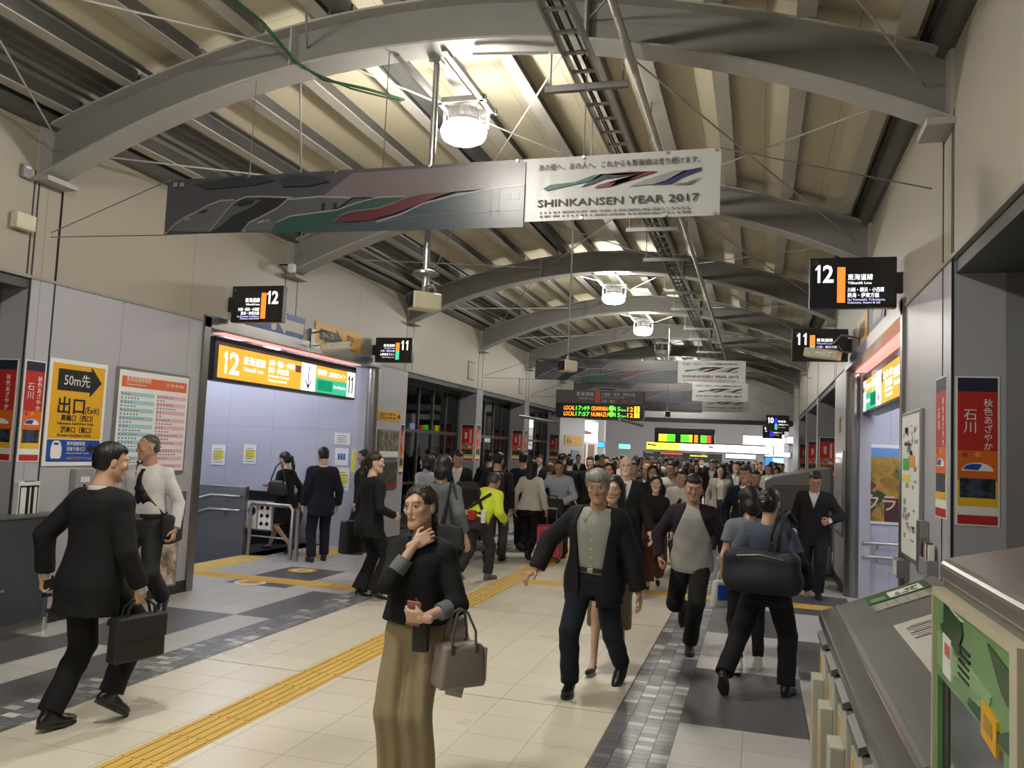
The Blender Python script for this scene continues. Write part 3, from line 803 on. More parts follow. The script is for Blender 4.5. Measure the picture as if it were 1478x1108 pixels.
def timetable(O, R, w, h, label, left=True):
    e = board('timetable_board', O, R, (0, 0, 1), w, h, .03, M_STEEL, label, 'timetable', bevel=.006, part='frame')
    rect(e, 'sheet', .025, w-.025, .03, h-.03, M_PAPER)
    if left:
        rect(e, 'orange_header', .06, w-.06, h-.2, h-.09, mat('header_orange', 'd8693c', .5), .004)
        text(e, '東海道線時刻表', .12, h-.14, .06, M_PAPER, .006, .36); text(e, 'Timetable of Tōkaidō Line', .12, h-.18, .028, M_PAPER, .006, .3); text(e, '横浜・小田原・熱海・伊東方面', .72, h-.15, .035, M_PAPER, .006, .28)
        blue, pink = mat('row_blue', '9fcbdc', .55), mat('row_pink', 'e3b3c6', .55)
        rb, rp, tx = MB(), MB(), MB(); rnd = random.Random(3)
        n = 19; y0 = h-.25; dy = (y0-.06)/n
        for i in range(n):
            y = y0-dy*(i+1)
            if i % 2 == 0: rb.bb(.06, w*.49, y, y+dy, .002, .0045); rp.bb(w*.53, w-.06, y, y+dy, .002, .0045)
            for xa, xb in ((.065, w*.49), (w*.535, w-.07)):
                x = xa; tx.bb(x, x+.02, y+dy*.25, y+dy*.75, .003, .0052); x += .05
                for k in range(rnd.randint(1, 7)):
                    tx.bb(x, x+.022, y+dy*.3, y+dy*.7, .003, .0052); x += .045
                    if x > xb-.05: break
        rb.build('blue_rows', blue, e); rp.build('pink_rows', pink, e); tx.build('times', M_GREY, e)
    else:
        rnd = random.Random(5); tx = MB()
        for i in range(46):
            x = rnd.uniform(.08, w-.2); y = rnd.uniform(.1, h-.12); tx.bb(x, x+rnd.uniform(.03, .14), y, y+rnd.uniform(.012, .05), .002, .0045)
        tx.build('printed_map', mat('map_grey', (.3, .31, .33), .5), e)
        rect(e, 'green_mark', .1, .36, h*.6, h*.68, mat('mark_green', '2fae3f', .5), .005); rect(e, 'orange_mark', .38, .62, h*.62, h*.7, mat('mark_orange', 'e29a2c', .5), .005); rect(e, 'yellow_mark', .1, .4, h*.52, h*.57, mat('mark_yellow', 'eee03c', .5), .005)
timetable((-6.17, 6.84, 1.34), WL, 1.11, 1.09, 'framed train timetable with blue and pink rows on the left wall')
timetable((1.12, 7.42, 1.06), (0, -1, 0), .8, 1.14, 'tall framed notice board with green and yellow marks on the right wall', False)

def platform_number():     # low poster hidden by the legs, blue and yellow signs over the door, small exit sign, framed pictures
    e = board('low_poster', (-6.185, 7.55, .1), WL, (0, 0, 1), .42, .62, .012, M_STEEL, 'low brown and white poster near the floor behind the white-shirted man', 'poster', part='frame')
    rect(e, 'picture', .02, .4, .02, .6, ramp_mat('low_poster_print', ('4a3826', '8a7458', 'd8d0c0', 'e8e4da'), 5), .003)
    e = board('transfer_sign', (-6.185, 8.95, 3.15), WL, (0, 0, 1), 1.39, .32, .012, M_BLUE, 'blue sign with white left arrow above the left stair door', 'sign')
    poly(e, 'white_arrow', [(.72, .16), (.9, .3), (.9, .235), (1.36, .235), (1.36, .085), (.9, .085), (.9, .02)], M_PAPER, .004)
    poly(e, 'train_pictogram', [(.56, .05), (.66, .05), (.67, .1), (.66, .2), (.63, .25), (.59, .25), (.56, .2), (.55, .1)], M_PAPER, .004)
    e = board('exit_direction_sign', (-6.185, 10.64, 3.12), WL, (0, 0, 1), 1.43, .37, .012, M_YEL, 'yellow sign with black arrow behind the flood light, above the left stair door', 'sign')
    poly(e, 'black_arrow', [(.12, .28), (.62, .28), (.62, .33), (.8, .2), (.62, .07), (.62, .12), (.12, .12)], M_INK, .004)
    text(e, '50m先', .2, .17, .1, M_PAPER, .006, .34); text(e, '出口', .95, .22, .1, M_INK, .004, .22); text(e, 'Exit', 1.0, .15, .06, M_INK, .004, .12)
    text(e, '高輪口（西口）', .85, .06, .05, M_INK, .004, .4)
    e = board('exit_sign', (-6.185, 12.88, 2.16), WL, (0, 0, 1), .93, .17, .012, M_YEL, 'small yellow 出口 sign with right arrow beyond the left door post', 'sign')
    text(e, '出口', .05, .03, .13, M_INK, .004, .32, bold=.01); text(e, '高輪口（西口）', .42, .1, .05, M_INK, .004, .28); text(e, '港南口（東口）', .42, .03, .05, M_INK, .004, .28)
    poly(e, 'arrow', [(.74, .095), (.82, .095), (.8, .13), (.83, .135), (.89, .085), (.83, .035), (.8, .04), (.82, .075), (.74, .075)], M_INK, .004)
    for z, l, c in ((1.5, 'upper framed street picture below the small yellow exit sign', (.34, .28, .22)), (.97, 'lower framed picture with red foreground below the small exit sign', (.14, .13, .10))):
        e = board('framed_picture', (-6.17, 12.92, z), WL, (0, 0, 1), .82, .5, .03, M_STEELD, l, 'picture', part='frame')
        rect(e, 'picture', .03, .79, .03, .47, ramp_mat('picture_%d' % int(z*10), ('2a2622', '5a5044', '8a7c66', 'c0b499') if z > 1.2 else ('15180f', '2e3420', '4a4a38', '8c8a7c'), 9), .003)
        rect(e, 'white_caption', .03, .79, .03, .13, M_PAPER, .004) if z > 1.2 else rect(e, 'red_flowers', .03, .79, .03, .12, mat('flower_red', '8c2520', .5, var=.7, scale=30), .004)
    # notices on the far stair wall (Y = 12.85)
    F = lambda x, z, w, h, l: board('notice', (x, 12.838, z), (1, 0, 0), (0, 0, 1), w, h, .004, M_PAPER, l, 'notice', 'paper notices on the stair hall wall', part='sheet')
    ylw = mat('notice_yellow', 'e5d840', .5)
    for x, z, w, h, l, yl in ((-9.4, 1.25, .28, .36, 'white and yellow notice, leftmost on the stair hall wall', 1), (-8.74, 1.3, .26, .34, 'white and yellow notice, second from left on the stair hall wall', 1),
                              (-6.97, 1.71, .31, .2, 'small white notice, topmost of the right column on the stair wall', 0), (-6.94, 1.36, .26, .29, 'white notice with blue figures below the topmost one', 2), (-6.98, .94, .34, .38, 'lowest white and yellow notice beside the black-suited woman', 1)):
        e = F(x, z, w, h, l)
        if yl == 1:
            rect(e, 'yellow_block', .03, w-.03, h*.3, h*.72, ylw)
            g = MB()
            for r in range(6): g.bb(.05, w-.05-.03*(r % 2), h*(.12+.13*r), h*(.12+.13*r)+.012, .002, .004)
            g.build('lines_of_print', M_GREY, e)
        elif yl == 2:
            g = MB()
            for q in range(3): g.lathe([(.02, 0), (.022, .004)], (w*.3+.05*q, h*.62, 0), 10); g.bb(w*.3+.05*q-.02, w*.3+.05*q+.02, h*.32, h*.56, 0, .004)
            g.build('blue_figures', mat('notice_blue', '3c6fc0', .5), e)
        else:
            g = MB()
            for r in range(4): g.bb(.05, w-.08, .04+.035*r, .05+.035*r, .002, .004)
            g.build('lines_of_print', M_GREY, e)
    e = F(-6.62, 1.25, .28, .38, 'yellow notice partly hidden behind the black-suited woman'); rect(e, 'yellow_block', .01, .27, .01, .37, ylw)
    # right stair hall
    e = board('autumn_poster', (1.33, 12.18, .98), (1, 0, 0), (0, 0, 1), 1.5, 1.06, .03, M_WHITE, 'large framed poster of an autumn hillside in the right stair hall', 'poster', bevel=.006, part='frame')
    rect(e, 'hillside_picture', .04, 1.46, .04, .9, ramp_mat('autumn_print', ('2c3a1e', '5d5a2a', '8f7a2e', 'b08638', '9a5a26', 'c9a350'), 5), .003); rect(e, 'blue_sky', .04, 1.46, .9, 1.02, mat('print_sky', (.12, .25, .55), .5), .003)
    rect(e, 'dark_field', .3, 1.46, .04, .35, mat('print_dark', (.06, .02, .02), .5, var=.6, scale=12), .004)
    for (x, y, r, c) in ((.1, .5, .09, '7a2a18'), (.2, .36, .11, '2f4422'), (.1, .2, .09, '3c5230'), (.35, .55, .1, '8a6420'), (.25, .72, .12, '93762c')):
        poly(e, 'tree_patch', [(x+r*math.cos(t)*(1+.25*math.sin(3*t)), y+r*.8*math.sin(t)*(1+.2*math.cos(5*t))) for t in [2*PI*i/14 for i in range(14)] if .05 < x+r*math.cos(t)*(1+.25*math.sin(3*t))], mat('tree_'+c, c, .5, var=.5, scale=20), .0045)
    text(e, 'クラcuい', .06, .2, .24, mat('print_pink', 'd8b0a8', .5), .006, .8, bold=.01); text(e, '秋', .75, .06, .16, MATS['print_pink'], .006)
    e = board('exit_direction_sign', (1.135, 10.9, 3.13), (0, -1, 0), (0, 0, 1), 1.0, .37, .012, M_YEL, 'yellow sign seen edge-on above the right stair door', 'sign')
    poly(e, 'black_arrow', [(.75, .28), (.35, .28), (.35, .33), (.15, .2), (.35, .07), (.35, .12), (.75, .12)], M_INK, .004)
    e = board('transfer_sign', (1.135, 9.7, 3.15), (0, -1, 0), (0, 0, 1), 1.1, .34, .012, M_BLUE, 'blue sign seen edge-on behind the large screen reading 12', 'sign')
    poly(e, 'white_arrow', [(1.0, .16), (.8, .3), (.8, .235), (.3, .235), (.3, .085), (.8, .085), (.8, .02)], M_PAPER, .004)
    e = board('wall_mirror_board', (1.13, 13.55, .75), (0, -1, 0), (0, 0, 1), 1.1, 1.2, .03, M_STEEL, 'glossy framed board on the right wall beyond the stair door', 'board', bevel=.01, part='frame')
    rect(e, 'glossy_sheet', .04, 1.06, .04, 1.16, mat('glossy_pale', (.55, .56, .56), .08, var=.3, scale=3), .003)
    e = board('wall_emblem', (1.14, 13.35, 2.22), (0, -1, 0), (0, 0, 1), .32, .22, .008, mat('emblem_ochre', 'a98c4e', .5), 'small ochre sticker on the right wall above the glossy board', 'sticker', part='sheet')
platform_number()

# ---- banners hung under the arches
def bp(x, y):
    t = (x-262)/781.
    return (t*4.57, (345-25*t-y)/(77+18*t)*.475)
def banner(y, z, label, full):
    e = empty('hanging_banner', mat=face((-4.86, y, z), (1, 0, 0), (0, 0, 1)), label=label, cat='banner', group='train banners under the arches')
    W, Hh = 4.57, .475
    n = 40; s = MB()
    for a, b, m in ((0, 27, mat('banner_sky', (.055, .056, .066), .28, 0, .35, 1.6)), (27.55, 40, mat('banner_white', (.62, .63, .62), .3, 0, .05, 2))):
        s.use(m); k = 14
        for i in range(k):
            x0 = W*(a+(b-a)*i/k)/n; x1 = W*(a+(b-a)*(i+1)/k)/n
            if a == 0: x1 = x1*27.55/27; x0 = x0*27.55/27
            f = lambda x: .006*math.sin(x*4)
            s.add([(x0, 0, f(x0)-.004), (x1, 0, f(x1)-.004), (x1, Hh, -f(x1)*.3-.004), (x0, Hh, -f(x0)*.3-.004)], [(0, 1, 2, 3)])
            s.add([(x0, 0, f(x0)-.008), (x1, 0, f(x1)-.008), (x1, Hh, -f(x1)*.3-.008), (x0, Hh, -f(x0)*.3-.008)], [(3, 2, 1, 0)])
    s.build('sheet', None, e)
    C = {k: mat('train_'+k, v, .28, var=.2, scale=4) for k, v in dict(silver=(.085, .086, .092), dark=(.018, .018, .022), steel=(.065, .07, .076), green=(.022, .06, .054), red=(.085, .02, .027), blue=(.04, .055, .068), pale=(.22, .22, .235), mauve=(.13, .105, .115), cloud=(.03, .03, .037)).items()}
    P = lambda nm, c, pts, h: poly(e, nm, [bp(*p) for p in pts], C[c], h)
    q_ = lambda pts: [(231+x/1.517, 202+y/1.517) for x, y in pts]
    Q = lambda nm, c, pts, h: P(nm, c, q_(pts), h)
    def line(pts, c, h, wd=2.2):
        k = q_(pts); u = [(x, y-wd/2) for x, y in k]; l = [(x, y+wd/2) for x, y in reversed(k)]
        P('highlight', c, u+l, h)
    Q('haze', 'mauve', [(500, 84), (868, 62), (868, 112), (720, 126), (620, 137), (430, 137)], .0085)
    Q('cloud', 'cloud', [(120, 108), (180, 100), (220, 92), (300, 91), (320, 100), (270, 110), (150, 120)], .009); Q('cloud', 'cloud', [(330, 100), (350, 88), (430, 90), (448, 102), (400, 112), (340, 114)], .009)
    Q('train', 'silver', [(60, 210), (75, 195), (100, 180), (130, 168), (155, 155), (185, 145), (222, 143), (215, 165), (185, 190), (168, 211)], .0095)
    line([(60, 209), (77, 194), (102, 179), (132, 167), (157, 154), (187, 144), (222, 142)], 'pale', .0105)
    Q('train_window', 'dark', [(133, 172), (142, 165), (160, 163), (152, 170)], .011); Q('train_lamp', 'pale', [(100, 184), (112, 180), (113, 183), (102, 187)], .011)
    Q('train', 'dark', [(165, 211), (185, 190), (205, 165), (225, 146), (250, 137), (290, 136), (360, 138), (320, 162), (265, 188), (243, 212)], .010)
    Q('train_nose', 'steel', [(165, 211), (185, 190), (208, 164), (228, 147), (262, 140), (290, 142), (262, 160), (222, 176), (190, 200)], .011)
    Q('train_window', 'dark', [(224, 155), (240, 144), (274, 142), (268, 152), (244, 157)], .012)
    line([(165, 210), (185, 189), (206, 164), (226, 145), (251, 136), (292, 135), (362, 137)], 'pale', .012)
    Q('train', 'steel', [(245, 212), (262, 192), (290, 180), (330, 160), (352, 142), (430, 136), (500, 139), (470, 160), (420, 175), (335, 190), (315, 213)], .0115)
    Q('train_front', 'silver', [(250, 207), (268, 191), (308, 181), (325, 190), (318, 206)], .0125); Q('train_lamp', 'pale', [(283, 190), (300, 185), (302, 188), (286, 193)], .0135); Q('train_lamp', 'pale', [(304, 186), (312, 184), (312, 187), (305, 189)], .0135)
    line([(246, 211), (263, 191), (291, 179), (331, 159), (353, 141), (430, 135), (500, 138)], 'pale', .013)
    for x in (433, 460): Q('train_window', 'dark', [(x, 150), (x+9, 149), (x+9, 164), (x, 165)], .013)
    Q('green_flank', 'green', [(318, 213), (330, 191), (360, 178), (470, 165), (512, 150), (560, 138), (622, 136), (600, 152), (560, 168), (500, 188), (440, 210)], .0125)
    line([(330, 190), (362, 177), (470, 164), (513, 149), (560, 137), (622, 135)], 'pale', .0135, 1.8)
    Q('train', 'blue', [(400, 213), (440, 203), (470, 194), (540, 188), (612, 174), (662, 150), (720, 136), (800, 121), (868, 112), (868, 203)], .0135)
    Q('red_flank', 'red', [(463, 191), (478, 176), (500, 168), (560, 162), (592, 152), (622, 139), (662, 129), (722, 126), (690, 136), (642, 156), (600, 172), (540, 187)], .0145)
    line([(464, 190), (480, 175), (502, 167), (560, 161), (592, 151), (622, 138), (664, 128), (722, 125)], 'mauve', .0155, 1.8)
    line([(560, 190), (612, 174), (662, 150), (722, 135), (800, 120), (868, 111)], 'pale', .0155, 2.5)
    line([(560, 192), (640, 178), (760, 172), (868, 164)], 'silver', .0155, 1.5)
    Q('train_door', 'dark', [(800, 124), (803, 123), (803, 180), (800, 181)], .0155); Q('train_door', 'dark', [(816, 122), (819, 121), (819, 178), (816, 179)], .0155)
    for x in (806, 832, 848): Q('train_window', 'dark', [(x, 130), (x+10, 129), (x+10, 143), (x, 144)], .0155)
    for i in range(2): Q('emblem_bar', 'pale', [(64+17*i, 106), (76+17*i, 105), (76+17*i, 114), (64+17*i, 115)], .0095)
    ink = mat('banner_ink', (.05, .045, .05), .5)
    x0 = 3.17
    text(e, 'あの街へ、あの人へ、これからも新幹線は走り続けます。', x0+.1, Hh-.095, .052, ink, .009, 1.16, bold=.006)
    text(e, 'SHINKANSEN YEAR 2017', x0+.1, .105, .075, ink, .009, 1.16, bold=.012)
    g = MB(); rnd = random.Random(2)
    for r in range(2):
        x = x0+.12
        while x < x0+1.2:
            g.bb(x, x+rnd.choice((.012, .02, .03)), .055-.028*r, .067-.028*r, .007, .0095); x += .034
    g.build('small_print', mat('print_grey', (.3, .3, .3), .5), e)
    for c, pts in (('1c6b62', [(827, 281), (836, 276), (868, 272), (890, 263), (905, 261), (893, 269), (870, 275), (832, 284)]), ('2a2148', [(875, 280), (900, 261), (960, 259), (938, 263), (905, 268), (890, 275)]),
                   ('8c2735', [(892, 281), (897, 277), (925, 268), (905, 276), (940, 268), (970, 258), (935, 258), (900, 262), (925, 263), (955, 260), (920, 272), (912, 279)]), ('9aa09c', [(935, 279), (950, 272), (990, 257), (1008, 256), (975, 275)]),
                   ('20286c', [(962, 277), (978, 272), (1000, 258), (1021, 253), (1021, 257), (1000, 266), (985, 276)]), ('6f7572', [(985, 277), (1005, 274), (1021, 267), (1008, 277)])):
        poly(e, 'emblem', [bp(*p) for p in pts], mat('emblem_'+c, c, .4), .009)
    g = MB()
    for x in (.03, .8, 1.6, 2.4, 3.1, 3.6, 4.2, 4.54): g.lathe([(.012, 0), (.012, .012)], (x, Hh-.012, 0), 8); g.lathe([(.012, 0), (.012, .012)], (x, .012, 0), 8)
    g.build('eyelet', M_STEEL, e)
    for (xa, za, xb, zb) in ((.01, Hh, -1.2, .06), (4.56, Hh, 5.9, .12), (.01, .0, -1.2, .02)):
        MB().tube([(xa, za, -.004), (xb, zb, -.004)], .005, 5).build('wire', M_STEELD, e)
    for xa in (.8, 2.0, 3.6): MB().tube([(xa, Hh, -.004), (xa, arch_z(-4.86+xa)-z, -.004)], .004, 5).build('wire', M_STEELD, e)
banner(5.95-.17, 3.445, 'long nearest banner of dark bullet trains reading SHINKANSEN YEAR 2017', True)
banner(18.2-.16, 3.345, 'second train banner, above the departure board', False)
banner(22.3-.16, 3.22, 'third train banner, half hidden below the second', False)
banner(26.4-.16, 3.16, 'farthest train banner, lowest of the hanging rows', False)

# ================================================================== OVERHEAD FITTINGS
def overhead():
    # ladder cable tray and its cables, pipe beside it
    e = empty('cable_tray', (-1.29, 0, 4.6), 0, 'ladder cable tray running along under the arches right of the lamps', 'tray')
    t = MB()
    for s in (-1, 1): t.bb(s*.095-.008, s*.095+.008, YB+.1, YE-.1, -.04, .04)
    for k in range(int((YE-YB)/.3)): t.bb(-.09, .09, YB+.15+.3*k-.014, YB+.15+.3*k+.014, -.02, 0)
    t.build('ladder', M_STEEL, e)
    c = MB()
    for k in (0, 1, 4): c.tube([(-.05+.022*k, YB+.2+1.3*j, .014+.012*math.sin(j*1.7+k)) for j in range(28)], .009, 6)
    c.build('cables', M_BLACK, e)
    y = ARCH[0]+.15
    k = 0
    while y < YE-.5:
        h = MB(); h.bar((-.34, y, -.065), (.3, y, -.065), .045, .05)
        x = -.3; h.tube([(x, y, -.05), (x, y, arch_top(-1.29+x)-4.6)], .007, 6); h.tube([(.26, y, -.05), (.26, y, arch_top(-1.03)-4.6)], .007, 6)
        y += 1.62 if k % 2 == 0 else 2.48; k += 1
        h.build('hanger', M_STEELD, e)
    p = MB()
    p.tube([(-.98, YB+.1, 4.74), (-.98, YE-.3, 4.74)], .03, 10)
    for y in ARCH[:-1]: p.tube([(-.98, y-.5, 4.74), (-.95, y-.2, 4.66), (-.95, y+.2, 4.66), (-.98, y+.5, 4.74)], .03, 8)
    tag(p.build('conduit_pipe', M_BEAM), 'grey conduit bundle beside the cable tray', 'pipe')
    # thin wires on the lamps' line
    wv = MB()
    for y in ARCH[2:6]: wv.tube([(-2.2, y+.05, arch_z(-2.2)-.03), (-1.6, y+.06, arch_z(-1.6)-.025)], .012, 6)
    tag(wv.build('lamp_cable_duct', M_BEAM), 'thin cable duct between the arch lamps and the tray', 'duct')
    g = MB()
    g.tube([(-3.95, 4.2, 5.1), (-3.75, 5.3, 4.98), (-3.62, 5.66, 4.79), (-3.5, 5.9, 4.74), (-3.2, 6.1, 4.72), (-3.0, 6.4, 4.74)], .012, 6)
    g.tube([(-3.98, 4.2, 5.14), (-3.72, 5.35, 4.96), (-3.58, 5.68, 4.75), (-3.3, 6.0, 4.69), (-3.02, 6.38, 4.72)], .008, 6)
    tag(g.build('green_rope', mat('rope_green', '2f5a38', .6)), 'green rope draped over the first arch', 'rope')
    # cameras
    def cam(x, y, zt, zc, label, L=.24, yaw=.5, cup=True):
        e = empty('security_camera', (x, y, zc), 0, label, 'camera', 'ceiling security cameras')
        MB().tube([(0, 0, .1), (0, 0, zt-zc)], .026 if cup else .01, 12).build('pole', M_STEEL, e)
        if cup:
            q = MB(); q.lathe([(.03, .2), (.105, .215), (.1, .235), (.03, .26)], n=20); q.tube([(-.02, .02, .1), (.06, .03, .15), (.09, .0, .08)], .008, 6); q.build('collar', M_STEEL, e)
            MB().bb(-.05, .05, -.05, .05, zt-zc-.03, zt-zc).build('top_plate', M_STEEL, e)
        R = Matrix.Rotation(yaw, 3, 'Z')
        MB().box((0, 0, 0), (.14, L, .14), R).build('housing', M_CREAMP, e, .02, seg=3)
        f = R @ Vector((0, -L/2, 0))
        MB().box(f, (.125, .012, .125), R).build('front_plate', M_BLACK, e, .01)
        R2 = R.to_4x4() @ Matrix.Rotation(PI/2, 4, 'X')
        MB().lathe([(.045, 0), (.045, .02), (.03, .021), (.028, .012)], f, 18, R2.to_3x3()).build('lens', M_BLACK, e)
        MB().tube([(0, 0, .06), (0, 0, .12)], .03, 10).build('swivel', M_STEELD, e)
    cam(-2.55, 6.02, 4.87, 2.9, 'beige box camera hanging on a long steel pole below the nearest banner', .25, -.75)
    cam(-2.28, 10.0, 4.86, 2.82, 'small beige box camera hanging left of the departure board', .22, -.6, False)
    cam(-2.1, 20.0, 4.8, 2.74, 'tiny dark camera in front of the far header', .2, .3, False)
    # dome under the left end of the second arch
    e = empty('security_camera', (-6.03, 9.6, 4.05), 0, 'small white camera on the left wall just below the banner', 'camera', 'ceiling security cameras')
    MB().tube([(-.15, 0, .03), (.02, 0, .03)], .012, 8).build('arm', M_BLACK, e); MB().box((.04, 0, -.02), (.09, .09, .12)).build('housing', M_WHITE, e, .02)
    # flood lights on arms above both stair doors
    for x, y, z, s, rz, l in ((-6.2, 10.55, 3.22, 1, -.5, 'beige flood light on a bracket in front of the yellow sign, left wall'), (1.15, 10.7, 3.2, -1, .45, 'beige flood light on an arm in front of the right screen reading 11')):
        e = empty('flood_light', (x+s*.01, y, z), 0, l, 'light')
        a = MB(); a.tube([(0, 0, .08), (s*.2, .02, .12), (s*.3, .03, .02)], .014, 8); a.tube([(0, .05, -.1), (s*.18, .04, -.08), (s*.24, .03, 0)], .01, 8); a.bb(-.005, .03, -.06, .06, -.14, .14); a.build('arm', M_STEELD, e)
        R = Matrix.Rotation(rz*.35, 3, 'Y') @ Matrix.Rotation(-rz, 3, 'Z')
        c = Vector((s*.42, -.05, -.12))
        MB().box(c, (.42, .14, .11), R).build('body', M_CREAMP, e, .012)
        g = MB(); n = R @ Vector((0, -.073, 0))
        for q in (-1, 1):
            g.box(c+n+R @ Vector((q*.13, 0, .02)), (.06, .006, .016), R); g.box(c+n+R @ Vector((q*.13, 0, -.025)), (.03, .006, .02), R)
        g.box(c+n+R @ Vector((0, 0, 0)), (.13, .006, .03), R)
        g.build('rating_plate', M_STEELD, e)
    # small wall fittings at upper left
    e = empty('wall_box', (-6.2, 5.58, 3.55), 0, 'cream junction box on the upper left wall', 'box'); MB().bb(0, .08, -.1, .1, -.07, .07).build('body', M_CREAMP, e, .01)
    MB().tube([(.02, .1, .02), (.02, .16, .06)], .006, 6).build('cable', M_BLACK, e)
    e = empty('wall_sensor', (-6.2, 5.58, 4.0), 0, 'small grey sensor on the upper left wall above the cream box', 'sensor'); MB().bb(0, .04, -.045, .045, -.06, .06).build('body', M_GREY, e, .008)
    MB().bb(.04, .043, -.02, .03, .025, .045).build('label_plate', M_WHITE, e)
    for y, l in ((17.5, 'nearer flush hatch in the upper left wall'), (21.6, 'farther flush hatch in the upper left wall')):
        e = empty('wall_hatch', (-6.2, y, 3.46), 0, l, 'hatch', 'hatches in the upper left wall')
        MB().bb(0, .006, -.22, .22, -.21, .21).build('frame', M_BEAMD, e); MB().bb(.004, .012, -.2, .2, -.19, .19).build('door', mat('hatch_beige', '9a9488', .45), e)
overhead()

# ================================================================== STAIR FITTINGS
def stair_fittings():
    # U-shaped steel guard rail
    e = empty('guard_rail', (-6.9, 10.98, 0), 0, 'low stainless U-shaped rail in front of the escalator', 'rail')
    MB().tube([(-.42, .05, 0), (-.42, .05, .72), (-.39, .045, .78), (.3, -.03, .78), (.35, -.03, .72), (.35, -.04, 0)], .03, 14).build('hoop', M_STEEL, e, smooth=True)
    MB().tube([(.45, -.05, 0), (.45, -.05, .74)], .034, 14).build('post', M_STEEL, e, smooth=True); MB().tube([(-.42, .05, .3), (.35, -.04, .3)], .012, 8).build('lower_bar', M_STEEL, e)
    # handrails on the parapet and on the right stair wall
    for z, l in ((.87, 'upper steel handrail on the stair parapet'), (.66, 'lower steel handrail on the stair parapet')):
        e = empty('handrail', (-7.42, 11.02, z), 0, l, 'handrail', 'handrails of the left stairs')
        MB().tube([(-.02, -.09, 0), (-.55, -.09, 0), (-.75, -.09, -.06), (-3.2, -.09, -1.45)], .022, 10).build('rail', M_STEEL, e, smooth=True)
        b = MB()
        for x in (-.3, -1.3, -2.5): b.tube([(x, -.09, (0 if x > -.6 else -.06+(x+.75)*.567)-.01), (x, -.06, -.07+(0 if x > -.6 else -.06+(x+.75)*.567)), (x, .0, -.07+(0 if x > -.6 else -.06+(x+.75)*.567))], .012, 8)
        b.build('bracket', M_STEEL, e)
    for z, l in ((.73, 'upper steel handrail below the autumn poster'), (.55, 'lower steel handrail below the autumn poster')):
        e = empty('handrail', (1.45, 12.2, z), 0, l, 'handrail', 'handrails of the right stairs')
        MB().tube([(-.08, -.1, 0), (.9, -.1, 0), (1.1, -.1, -.05), (3.2, -.1, -1.25)], .022, 10).build('rail', M_STEEL, e, smooth=True)
        b = MB(); b.lathe([(.03, -.012), (.03, .012)], (-.08, -.1, 0), 12, Matrix.Rotation(PI/2, 3, 'Y'))
        for x in (.1, .85): b.tube([(x, -.1, -.01), (x, -.07, -.06), (x, 0, -.06)], .012, 8)
        b.build('bracket', M_STEEL, e)
    # escalator balustrade with red line and notice panel
    e = empty('escalator_balustrade', (-7.75, 11.2, 0), 0, 'black escalator balustrade with a red stripe and round-mark notices', 'escalator')
    for s, y in ((0, -.04), (1, 1.36)):
        MB().prism([(0.05, 0), (.28, .12), (.34, .5), (.25, .82), (0, .9), (-3, -.95), (-3, -1.8), (-.4, -.05)], lambda u, v, h: Vector((u, h+y, v)), -.03, .03).build('panel', M_BLACK, e)
        MB().tube([(.1, y, .12), (.33, y, .25), (.39, y, .5), (.29, y, .84), (0, y, .95), (-3, y, -.9)], .035, 8).build('handrail', mat('rail_rubber', (.02, .02, .02), .4), e)
    MB().bb(-.5, .2, 1.55, 1.58, .93, .96).build('red_stripe', mat('stripe_red', 'c03038', .45), e)
    MB().tube([(.1, .0, .35), (.15, 1.3, .35)], .025, 8).build('guard_bar', M_STEEL, e)
    nb = empty('notice_stand', (-7.1, 11.09, 0), 0, 'white notice panels with blue and red rings by the escalator', 'notice')
    MB().bb(-.34, .12, .0, .03, .38, .82).build('panel', M_GREY, nb)
    for (x0, x1) in ((-.32, -.15), (-.12, .1)): MB().bb(x0, x1, -.006, 0, .4, .8).build('sheet', M_PAPER, nb)
    RX = Matrix.Rotation(PI/2, 3, 'X')
    MB().lathe([(.07, .006), (.07, .01), (.05, .01), (.05, .006)], (-.235, 0, .66), 20, RX).build('blue_ring', M_BLUE, nb)
    for i, (x, z) in enumerate(((-.06, .72), (.04, .72), (-.06, .6), (.04, .6), (-.06, .48), (.04, .48))):
        MB().lathe([(.032, .006), (.032, .01), (.024, .01), (.024, .006)], (x, 0, z), 16, RX).build('ring_mark', M_RED if i % 3 == 0 else M_GREY, nb)
    # round floor stickers
    for x, y, c, l in ((-5.9, 10.2, '%s', 'round yellow floor sticker, farther from the viewer'), (-5.93, 9.03, 'w', 'round white and yellow floor sticker, nearer the viewer')):
        e = empty('floor_sticker', (x, y, 0), 0, l, 'sticker', 'round stickers on the dark floor squares')
        MB().lathe([(.19, .0005), (.19, .0022)], n=28).build('disc', M_YEL if c != 'w' else M_PAPER, e)
        MB().lathe([(.14, .002), (.14, .003)], n=28).build('inner_disc', M_YEL if c == 'w' else mat('sticker_pale', 'e8cf7a', .5), e)
        poly(e, 'figure', [(-.08, -.02), (.02, .07), (.09, .04), (.0, -.07)], M_GREY, .0042, .001)
stair_fittings()

